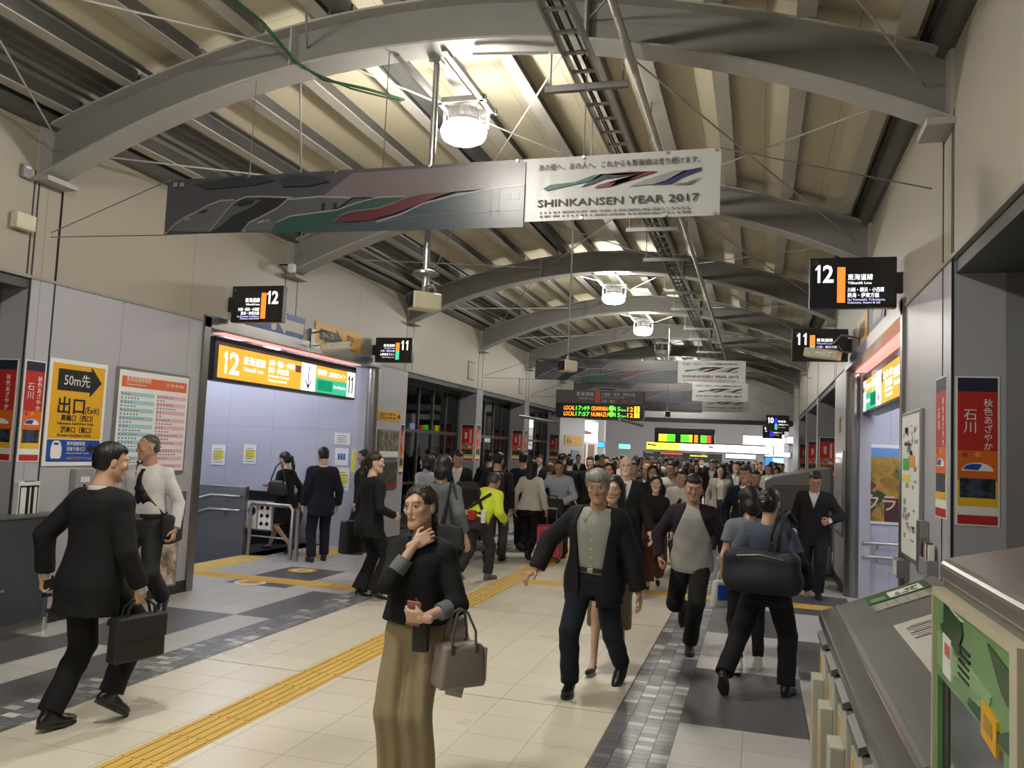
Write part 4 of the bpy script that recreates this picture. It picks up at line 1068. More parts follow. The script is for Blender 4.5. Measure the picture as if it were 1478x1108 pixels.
# ================================================================== LEFT BOOTH, RIGHT DESK AND CABINET
def left_side():
    e = empty('wall_counter', (-6.19, 5.3, 0), 0, 'dark blue-grey rounded counter at the left edge with steel plinth', 'counter')
    slate = mat('slate_laminate', (.052, .057, .07), .3, 0, .25, 3)
    def outline(w, k=0.):
        n = 10; r = w
        return [(0, -3.2), (w+k, -3.2)]+[(w+k-r+r*math.cos(PI/2*i/n), .84+k-r+r*math.sin(PI/2*i/n)) for i in range(n+1)]+[(0, .84+k)]
    MB().prism(outline(.2), lambda u, v, h: Vector((u, v, h)), .12, 1.0).build('body', slate, e)
    MB().prism(outline(.2, .008), lambda u, v, h: Vector((u, v, h)), 0, .12).build('plinth', mat('plinth_steel', (.5, .48, .45), .2, 1, .25, 10), e)
    MB().prism(outline(.2, .012), lambda u, v, h: Vector((u, v, h)), 1.0, 1.02).build('worktop', mat('worktop_grey', (.11, .112, .118), .35), e)
    MB().bb(.2, .206, .2, .26, .4, .42).build('badge', M_STEEL, e)
    h = empty('leaflet_holder', (-6.2, 5.87, .96), 0, 'small white leaflet holder with black slots on the left column', 'holder')
    MB().bb(0, .06, -.11, .11, .04, .34).build('box', M_WHITE, h, .004)
    s = MB()
    for y in (-.03, .02): s.bb(.058, .063, y, y+.03, .06, .3)
    s.bb(.058, .063, -.1, .1, .29, .305); s.bb(.058, .063, -.1, -.09, .06, .3); s.bb(.058, .063, .085, .095, .06, .3); s.bb(.058, .063, -.06, .05, .36-.02, .345)
    s.build('slot', M_INK, h)
    d = empty('wall_unit', (-6.2, 6.48, 1.06), 0, 'grey wall unit with a vertical slot below the yellow exit sign', 'unit')
    MB().bb(0, .07, -.11, .11, -.06, .34).build('box', mat('unit_grey', (.30, .30, .305), .45), d, .006); MB().bb(.07, .073, -.015, .015, .0, .2).build('slot', M_INK, d); MB().bb(.07, .073, -.05, .06, .22, .27).build('label_plate', M_WHITE, d)
    d = empty('switch_box', (-6.2, 7.98, 1.0), 0, 'small dark switch box low on the wall by the left door frame', 'box')
    MB().bb(0, .03, -.05, .05, -.14, .14).build('cover', M_STEELD, d, .004)
left_side()

def right_side():
    M_DESK = mat('desk_grey', (.215, .21, .195), .33, .35, .08, 2.5)
    M_BEV = mat('desk_edge', (.19, .185, .175), .22, .6, .15, 5)
    def sl(x): return .9+(x-.36)*.43
    e = empty('sloping_desk', (0, 0, 0), 0, 'long grey desk with a sloping top at the lower right', 'desk')
    b = MB(); y0, y1 = 2.62, 5.3
    def wedge(mb, xa, xb, ya, yb, lift, thick):
        mb.add([(xa, ya, sl(xa)+lift-thick), (xb, ya, sl(xb)+lift-thick), (xb, yb, sl(xb)+lift-thick), (xa, yb, sl(xa)+lift-thick), (xa, ya, sl(xa)+lift), (xb, ya, sl(xb)+lift), (xb, yb, sl(xb)+lift), (xa, yb, sl(xa)+lift)],
               [(0, 3, 2, 1), (4, 5, 6, 7), (0, 1, 5, 4), (1, 2, 6, 5), (2, 3, 7, 6), (3, 0, 4, 7)])
    wedge(b, .45, .97, y0, y1, 0, .05)
    b.build('sloping_top', M_DESK, e)
    b = MB(); wedge(b, .36, .452, y0, y1, .004, .06); b.build('rounded_edge', M_BEV, e, .012)
    b = MB(); wedge(b, .455, .47, y0, y1, .006, .01); b.build('clear_strip', M_STEEL, e)
    b = MB(); b.bb(.47, .95, y0, y1-.02, 0, .87); b.build('carcass', M_GREY, e)
    # prints on the sloping top
    R = Vector((1, 0, .43)).normalized(); U = Vector((0, 1, 0))
    def print_(name, x, y, w, h, m, label, cat):
        q = empty(name, mat=face((x, y, sl(x)+.003), R, U), label=label, cat=cat)
        MB().bb(0, w, 0, h, -.001, .0012).build('sheet', m, q); return q
    q = print_('map_sheet', .6, 5.02, .34, .24, mat('map_green', '2e5a2c', .35), 'green and white station map sheet on the far end of the desk', 'map')
    MB().bb(.12, .3, .02, .18, .001, .002).build('white_field', M_PAPER, q)
    g = MB(); rnd = random.Random(4)
    for i in range(12): x = rnd.uniform(.13, .26); y = rnd.uniform(.03, .14); g.bb(x, x+rnd.uniform(.01, .04), y, y+.025, .001, .0026)
    g.build('map_blocks', M_INK, q)
    MB().bb(.02, .1, .03, .12, .001, .002).build('pale_field', mat('map_pale', '6f9a62', .4), q)
    q = print_('text_label', .61, 4.8, .3, .18, mat('label_grey', '8a887e', .45), 'grey label with pale lettering on the desk below the map sheet', 'label')
    g = MB()
    for r in range(3):
        for c in range(5): g.bb(.02+.054*c, .062+.054*c, .02+.05*r, .05+.05*r, .001, .0022)
    g.build('lines_of_print', mat('label_pale', 'b9b7ad', .5), q)
    q = print_('notice_sheet', .63, 3.3, .33, 1.08, mat('sheet_white', 'c9c7bd', .4), 'large white printed sheet on the desk beside the green cabinet', 'sheet')
    g = MB()
    for r in range(8): g.bb(.04+.02*(r % 3 == 1), .22, .72+.035*r, .72+.035*r+(.016 if r % 3 == 0 else .007), .001, .0024)
    for r in range(5): g.bb(.16, .3, .5+.035*r, .507+.035*r, .001, .0024)
    g.build('lines_of_print', M_INK, q)
    # leaflet racks hung on the desk front, facing the hall
    cream = mat('rack_cream', 'b4b2a2', .5); grey = mat('rack_grey', (.12, .12, .115), .4)
    first = None
    for k in range(5):
        y = 5.08-.56*k
        r = empty('leaflet_rack', (.47, y, 0), 0, None, 'rack', 'cream leaflet racks along the desk front')
        r['label'] = 'cream leaflet rack with yellow stripe, ' + ('farthest along the desk front', 'second from the far end of the desk', 'third from the far end of the desk', 'fourth from the far end of the desk', 'nearest to the viewer on the desk front')[k]
        MB().bb(-.1, 0, -.17, .2, 0, .76).build('body', cream, r, .006)
        MB().prism([(-.115, .76), (0, .82), (0, .84), (-.115, .79)], lambda u, v, h: Vector((u, h, v)), -.18, .21).build('flap', grey, r)
        MB().bb(-.16, -.1, -.15, .02, .0, .6).build('lower_pocket', cream, r, .006)
        MB().bb(-.104, -.1, .11, .135, .5, .66).build('yellow_stripe', M_YEL, r)
        MB().bb(-.164, -.16, -.08, -.055, .3, .48).build('yellow_stripe', M_YEL, r)
        q = MB()
        for z in (.44, .72): q.lathe([(.012, 0), (.012, .004)], (-.102, .12, z), 10, Matrix.Rotation(-PI/2, 3, 'Y'))
        q.build('rivet', M_STEELD, r)
    # green and cream cabinet with the steel lid
    c = empty('green_cabinet', (.48, 1.80, 0), 0, 'cream-framed cabinet with green printed front and steel lid at the right edge', 'cabinet')
    W = .8; TZ = 1.45
    MB().bb(.03, .62, -.0, W, 0, TZ).build('body', mat('cabinet_cream', 'bfb9a0', .5), c, .012)
    f = MB(); f.bb(-.008, .029, 0, .05, 0, TZ-.002); f.bb(-.008, .029, W-.014, W, 0, TZ-.002); f.bb(-.008, .029, .0502, W-.0142, TZ-.022, TZ-.002); f.build('front_frame', MATS['cabinet_cream'], c)
    green = mat('cabinet_green', '6f9c63', .2, var=.1)
    MB().bb(.0, .03, .05, W-.014, TZ-.23, TZ-.02).build('green_front', green, c)
    MB().bb(.0, .025, W-.045, W-.014, .1, TZ-.23).build('green_side', green, c); MB().bb(.0, .025, .05, .12, .1, TZ-.23).build('green_side', green, c)
    MB().bb(.015, .03, .12, W-.12, .1, TZ-.23).build('window', mat('cabinet_window', (.12, .13, .135), .15), c)
    MB().bb(.012, .03, W-.12, W-.045, .1, TZ-.23).build('dark_slot', M_BLACK, c)
    dk = mat('cabinet_dark_green', '1f4d22', .2)
    def fp(name, pts, m, h): return MB().prism([(u*.66, TZ-.022-(1.225-v)*.33) for u, v in pts], lambda u, v, t: Vector((-t, W-u, v)), 0, h).build(name, m, c)
    fp('map_shape', [(.2, 1.21), (.5, 1.17), (.52, 1.08), (.47, .99), (.5, .93), (.42, .9), (.3, .97), (.18, .98), (.14, 1.02), (.2, 1.06)], dk, .004)
    fp('map_shape', [(.86, 1.17), (1.12, 1.1), (1.12, .88), (1.03, .93)], dk, .004)
    fp('map_shape', [(.62, .7), (.8, .72), (1.0, .68), (1.13, .78), (1.13, .62), (.95, .62), (.85, .64), (.75, .62), (.6, .64)], dk, .0042)
    lg = mat('cabinet_light_green', '8fb57c', .2)
    fp('pale_shape', [(.08, .95), (.3, .86), (.6, .9), (.9, .85), (.88, .78), (.5, .76), (.2, .68), (.08, .7)], lg, .003)
    for q in range(5): fp('line_of_print', [(.46, 1.0-.05*q), (.62, .99-.05*q), (.62, .97-.05*q), (.46, .98-.05*q)], M_INK, .005)
    fp('white_label', [(.2, .98), (.34, .97), (.34, .66), (.2, .67)], M_PAPER, .005); fp('red_mark', [(.24, .92), (.33, .915), (.33, .82), (.24, .825)], mat('mark_red', 'c86a5e', .5), .006)
    fp('yellow_label', [(.8, .78), (.98, .74), (.98, .52), (.8, .56)], M_YEL, .006); fp('printed_block', [(.84, .72), (.94, .70), (.94, .6), (.84, .62)], mat('label_ochre', 'a98a2a', .5), .007)
    s = MB(); s.prism([(.012, TZ+.02), (.012, TZ+.065), (.03, TZ+.078), (.64, TZ+.23), (.64, TZ+.02)], lambda u, v, h: Vector((u, h, v)), -.02, W+.004); s.build('steel_lid', mat('lid_steel', (.36, .355, .345), .3, .7, .06, 4), c, .01)
    MB().bb(.022, .62, -.01, W+.002, TZ, TZ+.02).build('lid_joint', M_STEELD, c)
    # wall fittings near the right notice board
    h = empty('leaflet_holder', (1.15, 6.25, 1.1), 0, 'small holder with leaflets on the right wall below the red poster', 'holder')
    MB().bb(-.07, 0, -.13, .16, -.05, .06).build('box', M_GREY, h, .004)
    for i in range(5): MB().bb(-.055, -.02, -.11+.05*i, -.075+.05*i, 0, .16+.01*(i % 2)).build('leaflet', (M_PAPER, mat('leaflet_brown', '5d4a3a', .5), M_WHITE, mat('leaflet_rose', 'a4746a', .5), M_BLACK)[i], h)
    u = empty('wall_unit', (1.15, 7.0, .97), 0, 'small striped grey box on the wall under the right notice board', 'box')
    MB().bb(-.09, 0, .2, .42, -.07, .07).build('box', M_STEELD, u, .004)
    s = MB()
    for i in range(4): s.bb(-.093, -.09, .23+.045*i, .25+.045*i, -.06, .06)
    s.build('stripe', M_PAPER, u)
    u = empty('wall_panel', (1.15, 6.5, 1.15), 0, 'slim steel box beside the right notice board', 'box'); MB().bb(-.06, 0, -.07, .07, -.12, .25).build('cover', M_STEEL, u, .006)
    # enclosure further down the right side
    k = empty('stair_enclosure', (.12, 14.15, 0), 0, 'tall grey sloping enclosure behind the man in the black jacket', 'enclosure')
    MB().prism([(0, 0), (1.02, 0), (1.02, 1.7), (.85, 1.66), (.1, 1.5), (0, 1.44)], lambda u_, v, t: Vector((u_, t, v)), 0, 1.9).build('shell', mat('enclosure_grey', (.25, .25, .235), .42, .3, .1, 4), k, .02)
    MB().prism([(.1, .8), (.72, .8), (.72, 1.4), (.1, 1.38)], lambda u_, v, t: Vector((u_, t, v)), -.012, 0).build('inset_panel', mat('enclosure_dark', (.12, .12, .115), .5), k)
right_side()

# ================================================================== FAR END
def far_end():
    e = board('shop_light_box', (-7.2, 33.5, .2), (0, 1, 0), (0, 0, 1), 5., 3.0, .3, M_WHITE, 'bright white shop front with a small red mark at the far left', 'shop front', part='shop_front')
    rect(e, 'lit_fascia', .1, 4.9, 2.0, 2.9, emit('fascia_white', (1, .97, .97), 1.5)); poly(e, 'red_mark', [(1.4, 2.5), (3.4, 2.45), (3.4, 2.35), (1.4, 2.3)], M_RED, .01)
    rect(e, 'opening', .9, 2.2, .0, 1.9, mat('shop_brown', (.22, .11, .07), .5)); rect(e, 'opening', 2.7, 4.2, .0, 1.9, MATS['shop_brown'])
    MB().bb(0, .8, 0, 2.0, 0, .05).build('pillar', E_SWHITE, e)
    e = board('glow_wall_panel', (.4, 58, 2.0), (1, 0, 0), (0, 0, 1), 2.9, 2.0, .1, M_WHITE, 'glaring white arch-topped area at the far end, built as a glowing panel', 'window')
    poly(e, 'glow_shape', [(.05, 0)]+[(1.45+1.4*math.cos(t), 1.2+1.1*math.sin(t)) for t in [PI-PI*i/12 for i in range(13)]]+[(2.85, 0)], emit('far_glare', (1, .99, .97), 5), .01)  # brightness of the far end put in as an emissive panel
    e = board('video_wall', (.35, 50, 1.2), (1, 0, 0), (0, 0, 1), 1.9, .75, .2, M_BLACK, 'cyan and blue glowing screen low at the far end', 'screen')
    rect(e, 'blue_field', .03, 1.87, .05, .7, emit('video_blue', (.02, .15, .55), 1.2), .003); rect(e, 'cyan_field', .45, 1.6, .08, .67, emit('video_cyan', (.3, .95, .95), 1.5), .005)
    e = board('white_sign', (-.9, 52, 2.6), (1, 0, 0), (0, 0, 1), 2.2, .55, .2, M_WHITE, 'white lit sign right of the gantry sign, far away', 'sign'); rect(e, 'lit_field', .03, 2.17, .03, .52, E_SWHITE)
    e = board('ad_strip', (-1.7, 46, 1.7), (1, 0, 0), (0, 0, 1), 1.6, .3, .1, M_DARK, 'small white and pink lit strip beneath the gantry sign', 'sign'); rect(e, 'lit_field', .03, 1.57, .06, .28, emit('strip_pink', (1, .85, .95), 1.3))
    e = board('gate_board', (-6.2, 47, 1.45), (1, 0, 0), (0, 0, 1), 4.3, .5, .2, M_DARK, 'dark ticket gate board with tiny coloured lights beneath the gantry sign', 'board')
    g = MB()
    for i in range(10): g.bb(1.0+.12*i, 1.08+.12*i, .38, .45, 0, .004)
    g.build('red_lights', L_RED, e)
    g = MB()
    for i in range(8): g.bb(2.6+.12*i, 2.68+.12*i, .32, .38, 0, .004)
    g.build('orange_lights', L_YG, e)
    e = board('exit_lamp', (-7.1, 44, 2.0), (1, 0, 0), (0, 0, 1), .6, .25, .1, M_WHITE, 'small green lit sign beneath the gantry sign', 'sign'); rect(e, 'lit_field', .02, .58, .02, .23, emit('exit_green', (.1, .9, .4), 1.3))
    e = board('blue_screen', (-8.0, 42, 2.0), (1, 0, 0), (0, 0, 1), .5, .3, .1, M_BLACK, 'small blue lit screen beneath the left end of the gantry sign', 'screen'); rect(e, 'lit_field', .02, .48, .02, .28, emit('small_blue', (.05, .3, 1), 1.4))
    # left wall beyond the windows
    e = board('yellow_wall_sign', (-6.185, 27.1, 1.95), (0, 1, 0), (0, 0, 1), 2.9, .35, .02, M_YEL, 'plain yellow sign on the left wall beyond the windows', 'sign')
    text(e, '出口 Exit', .3, .1, .18, M_INK, .004)
    e = board('blue_map', (-6.175, 28.2, 1.1), (0, 1, 0), (0, 0, 1), 1.4, .7, .02, mat('map_blue', '7c93ad', .5), 'pale blue map below the far yellow sign', 'map', part='sheet')
    # things glowing in the far column
    for x, y, z, w_, h_, c, l in ((1.0, 33.6, 2.4, .35, .3, (.5, .5, 1), 'violet lit shop sign on the far right column, upper'), (.95, 39.6, 2.5, .5, .3, (1, .6, .5), 'pinkish lit shop sign at the far right'), (1.0, 39.6, 1.9, .4, .25, (.4, .45, 1), 'violet lit shop sign on the far right column, lower')):
        e = board('shop_sign', (x, y, z), (1, 0, 0), (0, 0, 1), w_, h_, .1, M_BLACK, l, 'sign'); rect(e, 'lit_field', .02, w_-.02, .02, h_-.02, emit('shopsign_%d' % int(c[0]*100+y), c, 1.6))
    # lights seen through the dark left windows
    for y, z, w_, h_, c, l in ((16.2, 2.3, .35, .35, (.12, .12, 1), 'blue and white sign glowing behind the first left window'), (21.2, 2.25, .32, .42, (.05, .8, .25), 'green lit sign behind the second left window'), (22.6, 2.25, .3, .4, (1, .3, .06), 'orange lit sign behind the second left window'),
                               (21.4, 1.1, .9, .14, (1, .6, .1), 'yellow lit strip behind the second left window, upper'), (21.4, .85, .9, .14, (1, .6, .1), 'yellow lit strip behind the second left window, lower')):
        y2 = y*1.22
        e = board('night_sign', (-8.3, y2, z), (0, 1, 0), (0, 0, 1), w_*1.4, h_*1.2, .08, M_BLACK, l, 'sign'); rect(e, 'lit_field', .02, w_*1.4-.02, .02, h_*1.2-.02, emit('night_%d' % int(y*10+z*100), c, 1.2))
    for i, y in enumerate((26.9, 28.3, 29.4, 25.6, 24.4, 22.9)):
        e = empty('platform_tube_light', (-9.8, y, .6), 0, 'upright white light beyond the far left windows, number %s from the left' % ('four', 'five', 'six', 'three', 'two', 'one')[i], 'light', 'upright lights beyond the left windows')
        MB().bb(-.03, .03, -.05, .05, .0, 2.4).build('tube', emit('outside_tube', (.9, .95, 1), 1.6), e); MB().bb(-.05, .05, -.08, .08, -.9, 0).build('post', M_DARK, e)
far_end()

# ================================================================== PEOPLE
# Bodies, clothes, hair and shoes are grown as smooth implicit surfaces and meshed by surface nets.
def _cone(a, b, ra, rb, flat=None):
    a = np.asarray(a, np.float32); b = np.asarray(b, np.float32); ba = b-a; L2 = float(ba@ba)+1e-9
    def f(P):
        t = np.clip(((P-a)@ba)/L2, 0, 1)
        q = P-a-t[..., None]*ba
        d = np.sqrt((q*q).sum(-1))-(ra+(rb-ra)*t)
        if flat is not None: d = np.maximum(d, (P-flat[0])@flat[1])
        return d.astype(np.float32)
    r = max(ra, rb)
    return f, np.minimum(a, b)-r, np.maximum(a, b)+r
def _ell(c, r, R=None):
    c = np.asarray(c, np.float32); r = np.asarray(r, np.float32)
    def f(P):
        q = P-c
        if R is not None: q = q@R
        k0 = np.sqrt(((q/r)**2).sum(-1)); k1 = np.sqrt(((q/(r*r))**2).sum(-1))+1e-6
        return (k0*(k0-1)/k1).astype(np.float32)
    m = float(r.max()) if R is not None else r
    return f, c-m, c+m
def _box(c, h, R, rd):
    c = np.asarray(c, np.float32); h = np.asarray(h, np.float32)
    def f(P):
        q = np.abs((P-c)@R)-(h-rd)
        return (np.sqrt((np.maximum(q, 0)**2).sum(-1))+np.minimum(q.max(-1), 0)-rd).astype(np.float32)
    m = float(np.sqrt((h*h).sum()))
    return f, c-m, c+m
def _loft(T, zs, rx, ry, oy, n=2.4):
    """body of elliptical rings along the local z of frame T = (origin, 3x3 columns)"""
    O, R = T; zs = np.asarray(zs, np.float32); rx = np.asarray(rx, np.float32); ry = np.asarray(ry, np.float32); oy = np.asarray(oy, np.float32)
    def f(P):
        q = (P-O)@R; z = q[..., 2]
        a = np.interp(z, zs, rx); b = np.interp(z, zs, ry); o = np.interp(z, zs, oy)
        k = ((np.abs(q[..., 0])/a)**n+(np.abs(q[..., 1]-o)/b)**n)**(1/n)
        d = (k-1)*np.minimum(a, b)
        return np.maximum(d, np.maximum(z-zs[-1], zs[0]-z)).astype(np.float32)
    m = max(rx.max(), ry.max()+np.abs(oy).max())
    cs = np.array([O+R@np.array((x, y, z)) for x in (-m, m) for y in (-m, m) for z in (zs[0], zs[-1])])
    return f, cs.min(0), cs.max(0)
def sdf_mesh(prims, res, post=None, fold=None):
    us = [p for p in prims if p[0] == 'u']
    lo = np.min([p[2][1] for p in us], 0)-3*res; hi = np.max([p[2][2] for p in us], 0)+3*res
    n = np.ceil((hi-lo)/res).astype(int)+1
    V = np.full(n, .5, np.float32)
    ax = [lo[i]+res*np.arange(n[i], dtype=np.float32) for i in range(3)]
    for op, k, (f, l, h) in prims:
        m = k+2.5*res
        i0 = np.clip(np.floor((l-m-lo)/res).astype(int), 0, n-1); i1 = np.clip(np.ceil((h+m-lo)/res).astype(int)+1, 1, n)
        if (i1 <= i0).any(): continue
        s = tuple(slice(a, b) for a, b in zip(i0, i1))
        P = np.stack(np.meshgrid(*[ax[i][s[i]] for i in range(3)], indexing='ij'), -1)
        d = f(P); v = V[s]
        if op == 'u':
            if k > 0:
                hh = np.clip(.5+.5*(v-d)/k, 0, 1); V[s] = v*(1-hh)+d*hh-k*hh*(1-hh)
            else: V[s] = np.minimum(v, d)
        elif op == 's':
            if k > 0:
                hh = np.clip(.5-.5*(v+d)/k, 0, 1); V[s] = v*(1-hh)-d*hh+k*hh*(1-hh)
            else: V[s] = np.maximum(v, -d)
    if post is not None or fold is not None:
        P = np.stack(np.meshgrid(*ax, indexing='ij'), -1)
        if fold is not None:
            amp, kx, kz, ph = fold
            x, y, z = P[..., 0], P[..., 1], P[..., 2]
            if kx > 200:
                V = V+(amp*np.sin(x*kx+ph+2*np.sin(z*kz)+1.5*np.sin(y*kx*.3))*np.sin(y*kx*.8+1.3*np.sin(z*kz*1.3))).astype(np.float32)
            else:
                wx, wz = np.sin(y*9+z*6.1+ph)*.9, np.sin(x*11-z*4.3+ph*1.7)*1.1
                m = .5+.5*np.sin(x*7.3+z*8.7+ph*2.3+wx)
                g1 = np.sin((x*.55+y*.5)*kx+z*kz*.75+ph+2.2*wz); g2 = np.sin((x*.7-y*.35)*kx*.8-z*kz*.95+2*ph+2*wx); g3 = np.sin(z*kz*1.5+x*kx*.3+ph*3+2.6*wx*wz)
                V = V+(amp*(.55*g1*m+.55*g2*(1-m)+.25*g3*m)).astype(np.float32)
        if post is not None: V = post(P, V).astype(np.float32)
    return surface_net(V, lo, res)
def surface_net(V, lo, res):
    ins = V < 0
    c = np.zeros(tuple(s-1 for s in V.shape), np.int8)
    for dx in (0, 1):
        for dy in (0, 1):
            for dz in (0, 1):
                c += ins[dx:V.shape[0]-1+dx, dy:V.shape[1]-1+dy, dz:V.shape[2]-1+dz]
    I = np.argwhere((c > 0) & (c < 8))
    if len(I) == 0: return np.zeros((0, 3), np.float32), np.zeros((0, 4), np.int32)
    idx = np.full(c.shape, -1, np.int32); idx[I[:, 0], I[:, 1], I[:, 2]] = np.arange(len(I))
    cor = [np.array((a, b, d)) for a in (0, 1) for b in (0, 1) for d in (0, 1)]
    val = [V[I[:, 0]+o[0], I[:, 1]+o[1], I[:, 2]+o[2]] for o in cor]
    acc = np.zeros((len(I), 3), np.float32); cnt = np.zeros(len(I), np.float32)
    for a in range(8):
        for b in range(a+1, 8):
            if abs(cor[a]-cor[b]).sum() != 1: continue
            va, vb = val[a], val[b]; m = (va < 0) != (vb < 0)
            t = np.where(m, va/np.where(m, va-vb, 1), 0)[:, None]
            acc += np.where(m[:, None], cor[a]+(cor[b]-cor[a])*t, 0); cnt += m
    pts = (I+acc/cnt[:, None])*res+lo
    quads = []
    for axis in range(3):
        s0 = [slice(None)]*3; s1 = [slice(None)]*3
        s0[axis] = slice(0, -1); s1[axis] = slice(1, None)
        A, B = ins[tuple(s0)], ins[tuple(s1)]
        e = np.argwhere(A != B)
        o1, o2 = (axis+1) % 3, (axis+2) % 3
        e = e[(e[:, o1] > 0) & (e[:, o2] > 0) & (e[:, o1] < V.shape[o1]-1) & (e[:, o2] < V.shape[o2]-1)]
        if len(e) == 0: continue
        d1 = np.zeros(3, int); d1[o1] = 1; d2 = np.zeros(3, int); d2[o2] = 1
        g = lambda q: idx[q[:, 0], q[:, 1], q[:, 2]]
        Q = np.stack([g(e-d1-d2), g(e-d2), g(e), g(e-d1)], 1)
        fl = A[e[:, 0], e[:, 1], e[:, 2]]
        Q[~fl] = Q[~fl][:, ::-1]
        quads.append(Q[(Q >= 0).all(1)])
    return pts.astype(np.float32), np.concatenate(quads).astype(np.int32)
def relax(V, F, it=1, lam=.5):
    for _ in range(it):
        acc = np.zeros_like(V); cnt = np.zeros(len(V), np.float32)
        for a, b in ((0, 1), (1, 2), (2, 3), (3, 0)):
            np.add.at(acc, F[:, a], V[F[:, b]]); np.add.at(acc, F[:, b], V[F[:, a]])
            cnt += np.bincount(F[:, a], minlength=len(V)); cnt += np.bincount(F[:, b], minlength=len(V))
        V = V+(acc/np.maximum(cnt, 1)[:, None]-V)*lam
    return V
def np_mesh(name, V, F, mats, mi=None, parent=None):
    me = bpy.data.meshes.new(name); n = len(V); k = len(F)
    me.vertices.add(n); me.vertices.foreach_set('co', np.ascontiguousarray(V, np.float32).ravel())
    me.loops.add(k*4); me.loops.foreach_set('vertex_index', np.ascontiguousarray(F, np.int32).ravel())
    me.polygons.add(k); me.polygons.foreach_set('loop_start', np.arange(0, k*4, 4, dtype=np.int32))
    for m in mats: me.materials.append(m)
    if mi is not None: me.polygons.foreach_set('material_index', np.ascontiguousarray(mi, np.int32))
    me.polygons.foreach_set('use_smooth', np.ones(k, bool))
    me.update(calc_edges=True); me.validate()
    return link_mesh(name, me, parent)

# ---------------------------------------------------------------- materials of people
def cloth(name, col, rough=.85, bump=.25, bs=220, var=.1, sheen=.0): return mat('cloth_'+name, col, rough, 0, var, 9, bump, bs, .25)
def skin(k):
    c = {'fair': (.62, .40, .29), 'mid': (.54, .335, .225), 'tan': (.46, .27, .175), 'pale': (.68, .47, .36)}[k]
    return mat('skin_'+k, c, .5, 0, .06, 14, .06, 160, .4)
LIPS = mat('lips', (.36, .12, .10), .4); LIPM = mat('lips_pale', (.40, .2, .155), .45)
EYEW = mat('eye_white', (.62, .6, .57), .3); EYEB = mat('eye_iris', (.012, .009, .008), .15); BROW = mat('brow', (.02, .016, .014), .7); BROWG = mat('brow_grey', (.14, .13, .12), .7)
def hairm(k):
    c = {'black': (.009, .008, .008), 'brown': (.022, .014, .011), 'grey': (.21, .205, .19), 'dkgrey': (.055, .053, .05), 'orange': (.20, .085, .03)}[k]
    return mat('hair_'+k, c, .42, 0, .45 if k != 'grey' else .35, 60, .6, 90, .5, stretch=(1, 1, .18))
SHOE = mat('shoe_black', (.014, .013, .013), .3); SOLE = mat('shoe_sole', (.03, .028, .026), .6)

A3 = lambda *v: np.array(v, np.float32)
def unit(v): v = np.asarray(v, np.float64); return v/(np.linalg.norm(v)+1e-9)
def rot(ax, a):
    return np.array(Matrix.Rotation(a, 3, ax), np.float64)
def ik(a, t, l1, l2, pole):
    a = np.asarray(a, float); t = np.asarray(t, float); d = t-a; L = np.linalg.norm(d); m = (l1+l2)*.998
    if L > m: d = d/L*m; L = m; t = a+d
    L = max(L, abs(l1-l2)+.02); u = d/np.linalg.norm(d)
    x = (l1*l1-l2*l2+L*L)/(2*L); h = math.sqrt(max(l1*l1-x*x, 0))
    p = np.asarray(pole, float); p = p-u*(p@u); p = p/(np.linalg.norm(p)+1e-9)
    return a+u*x+p*h, t

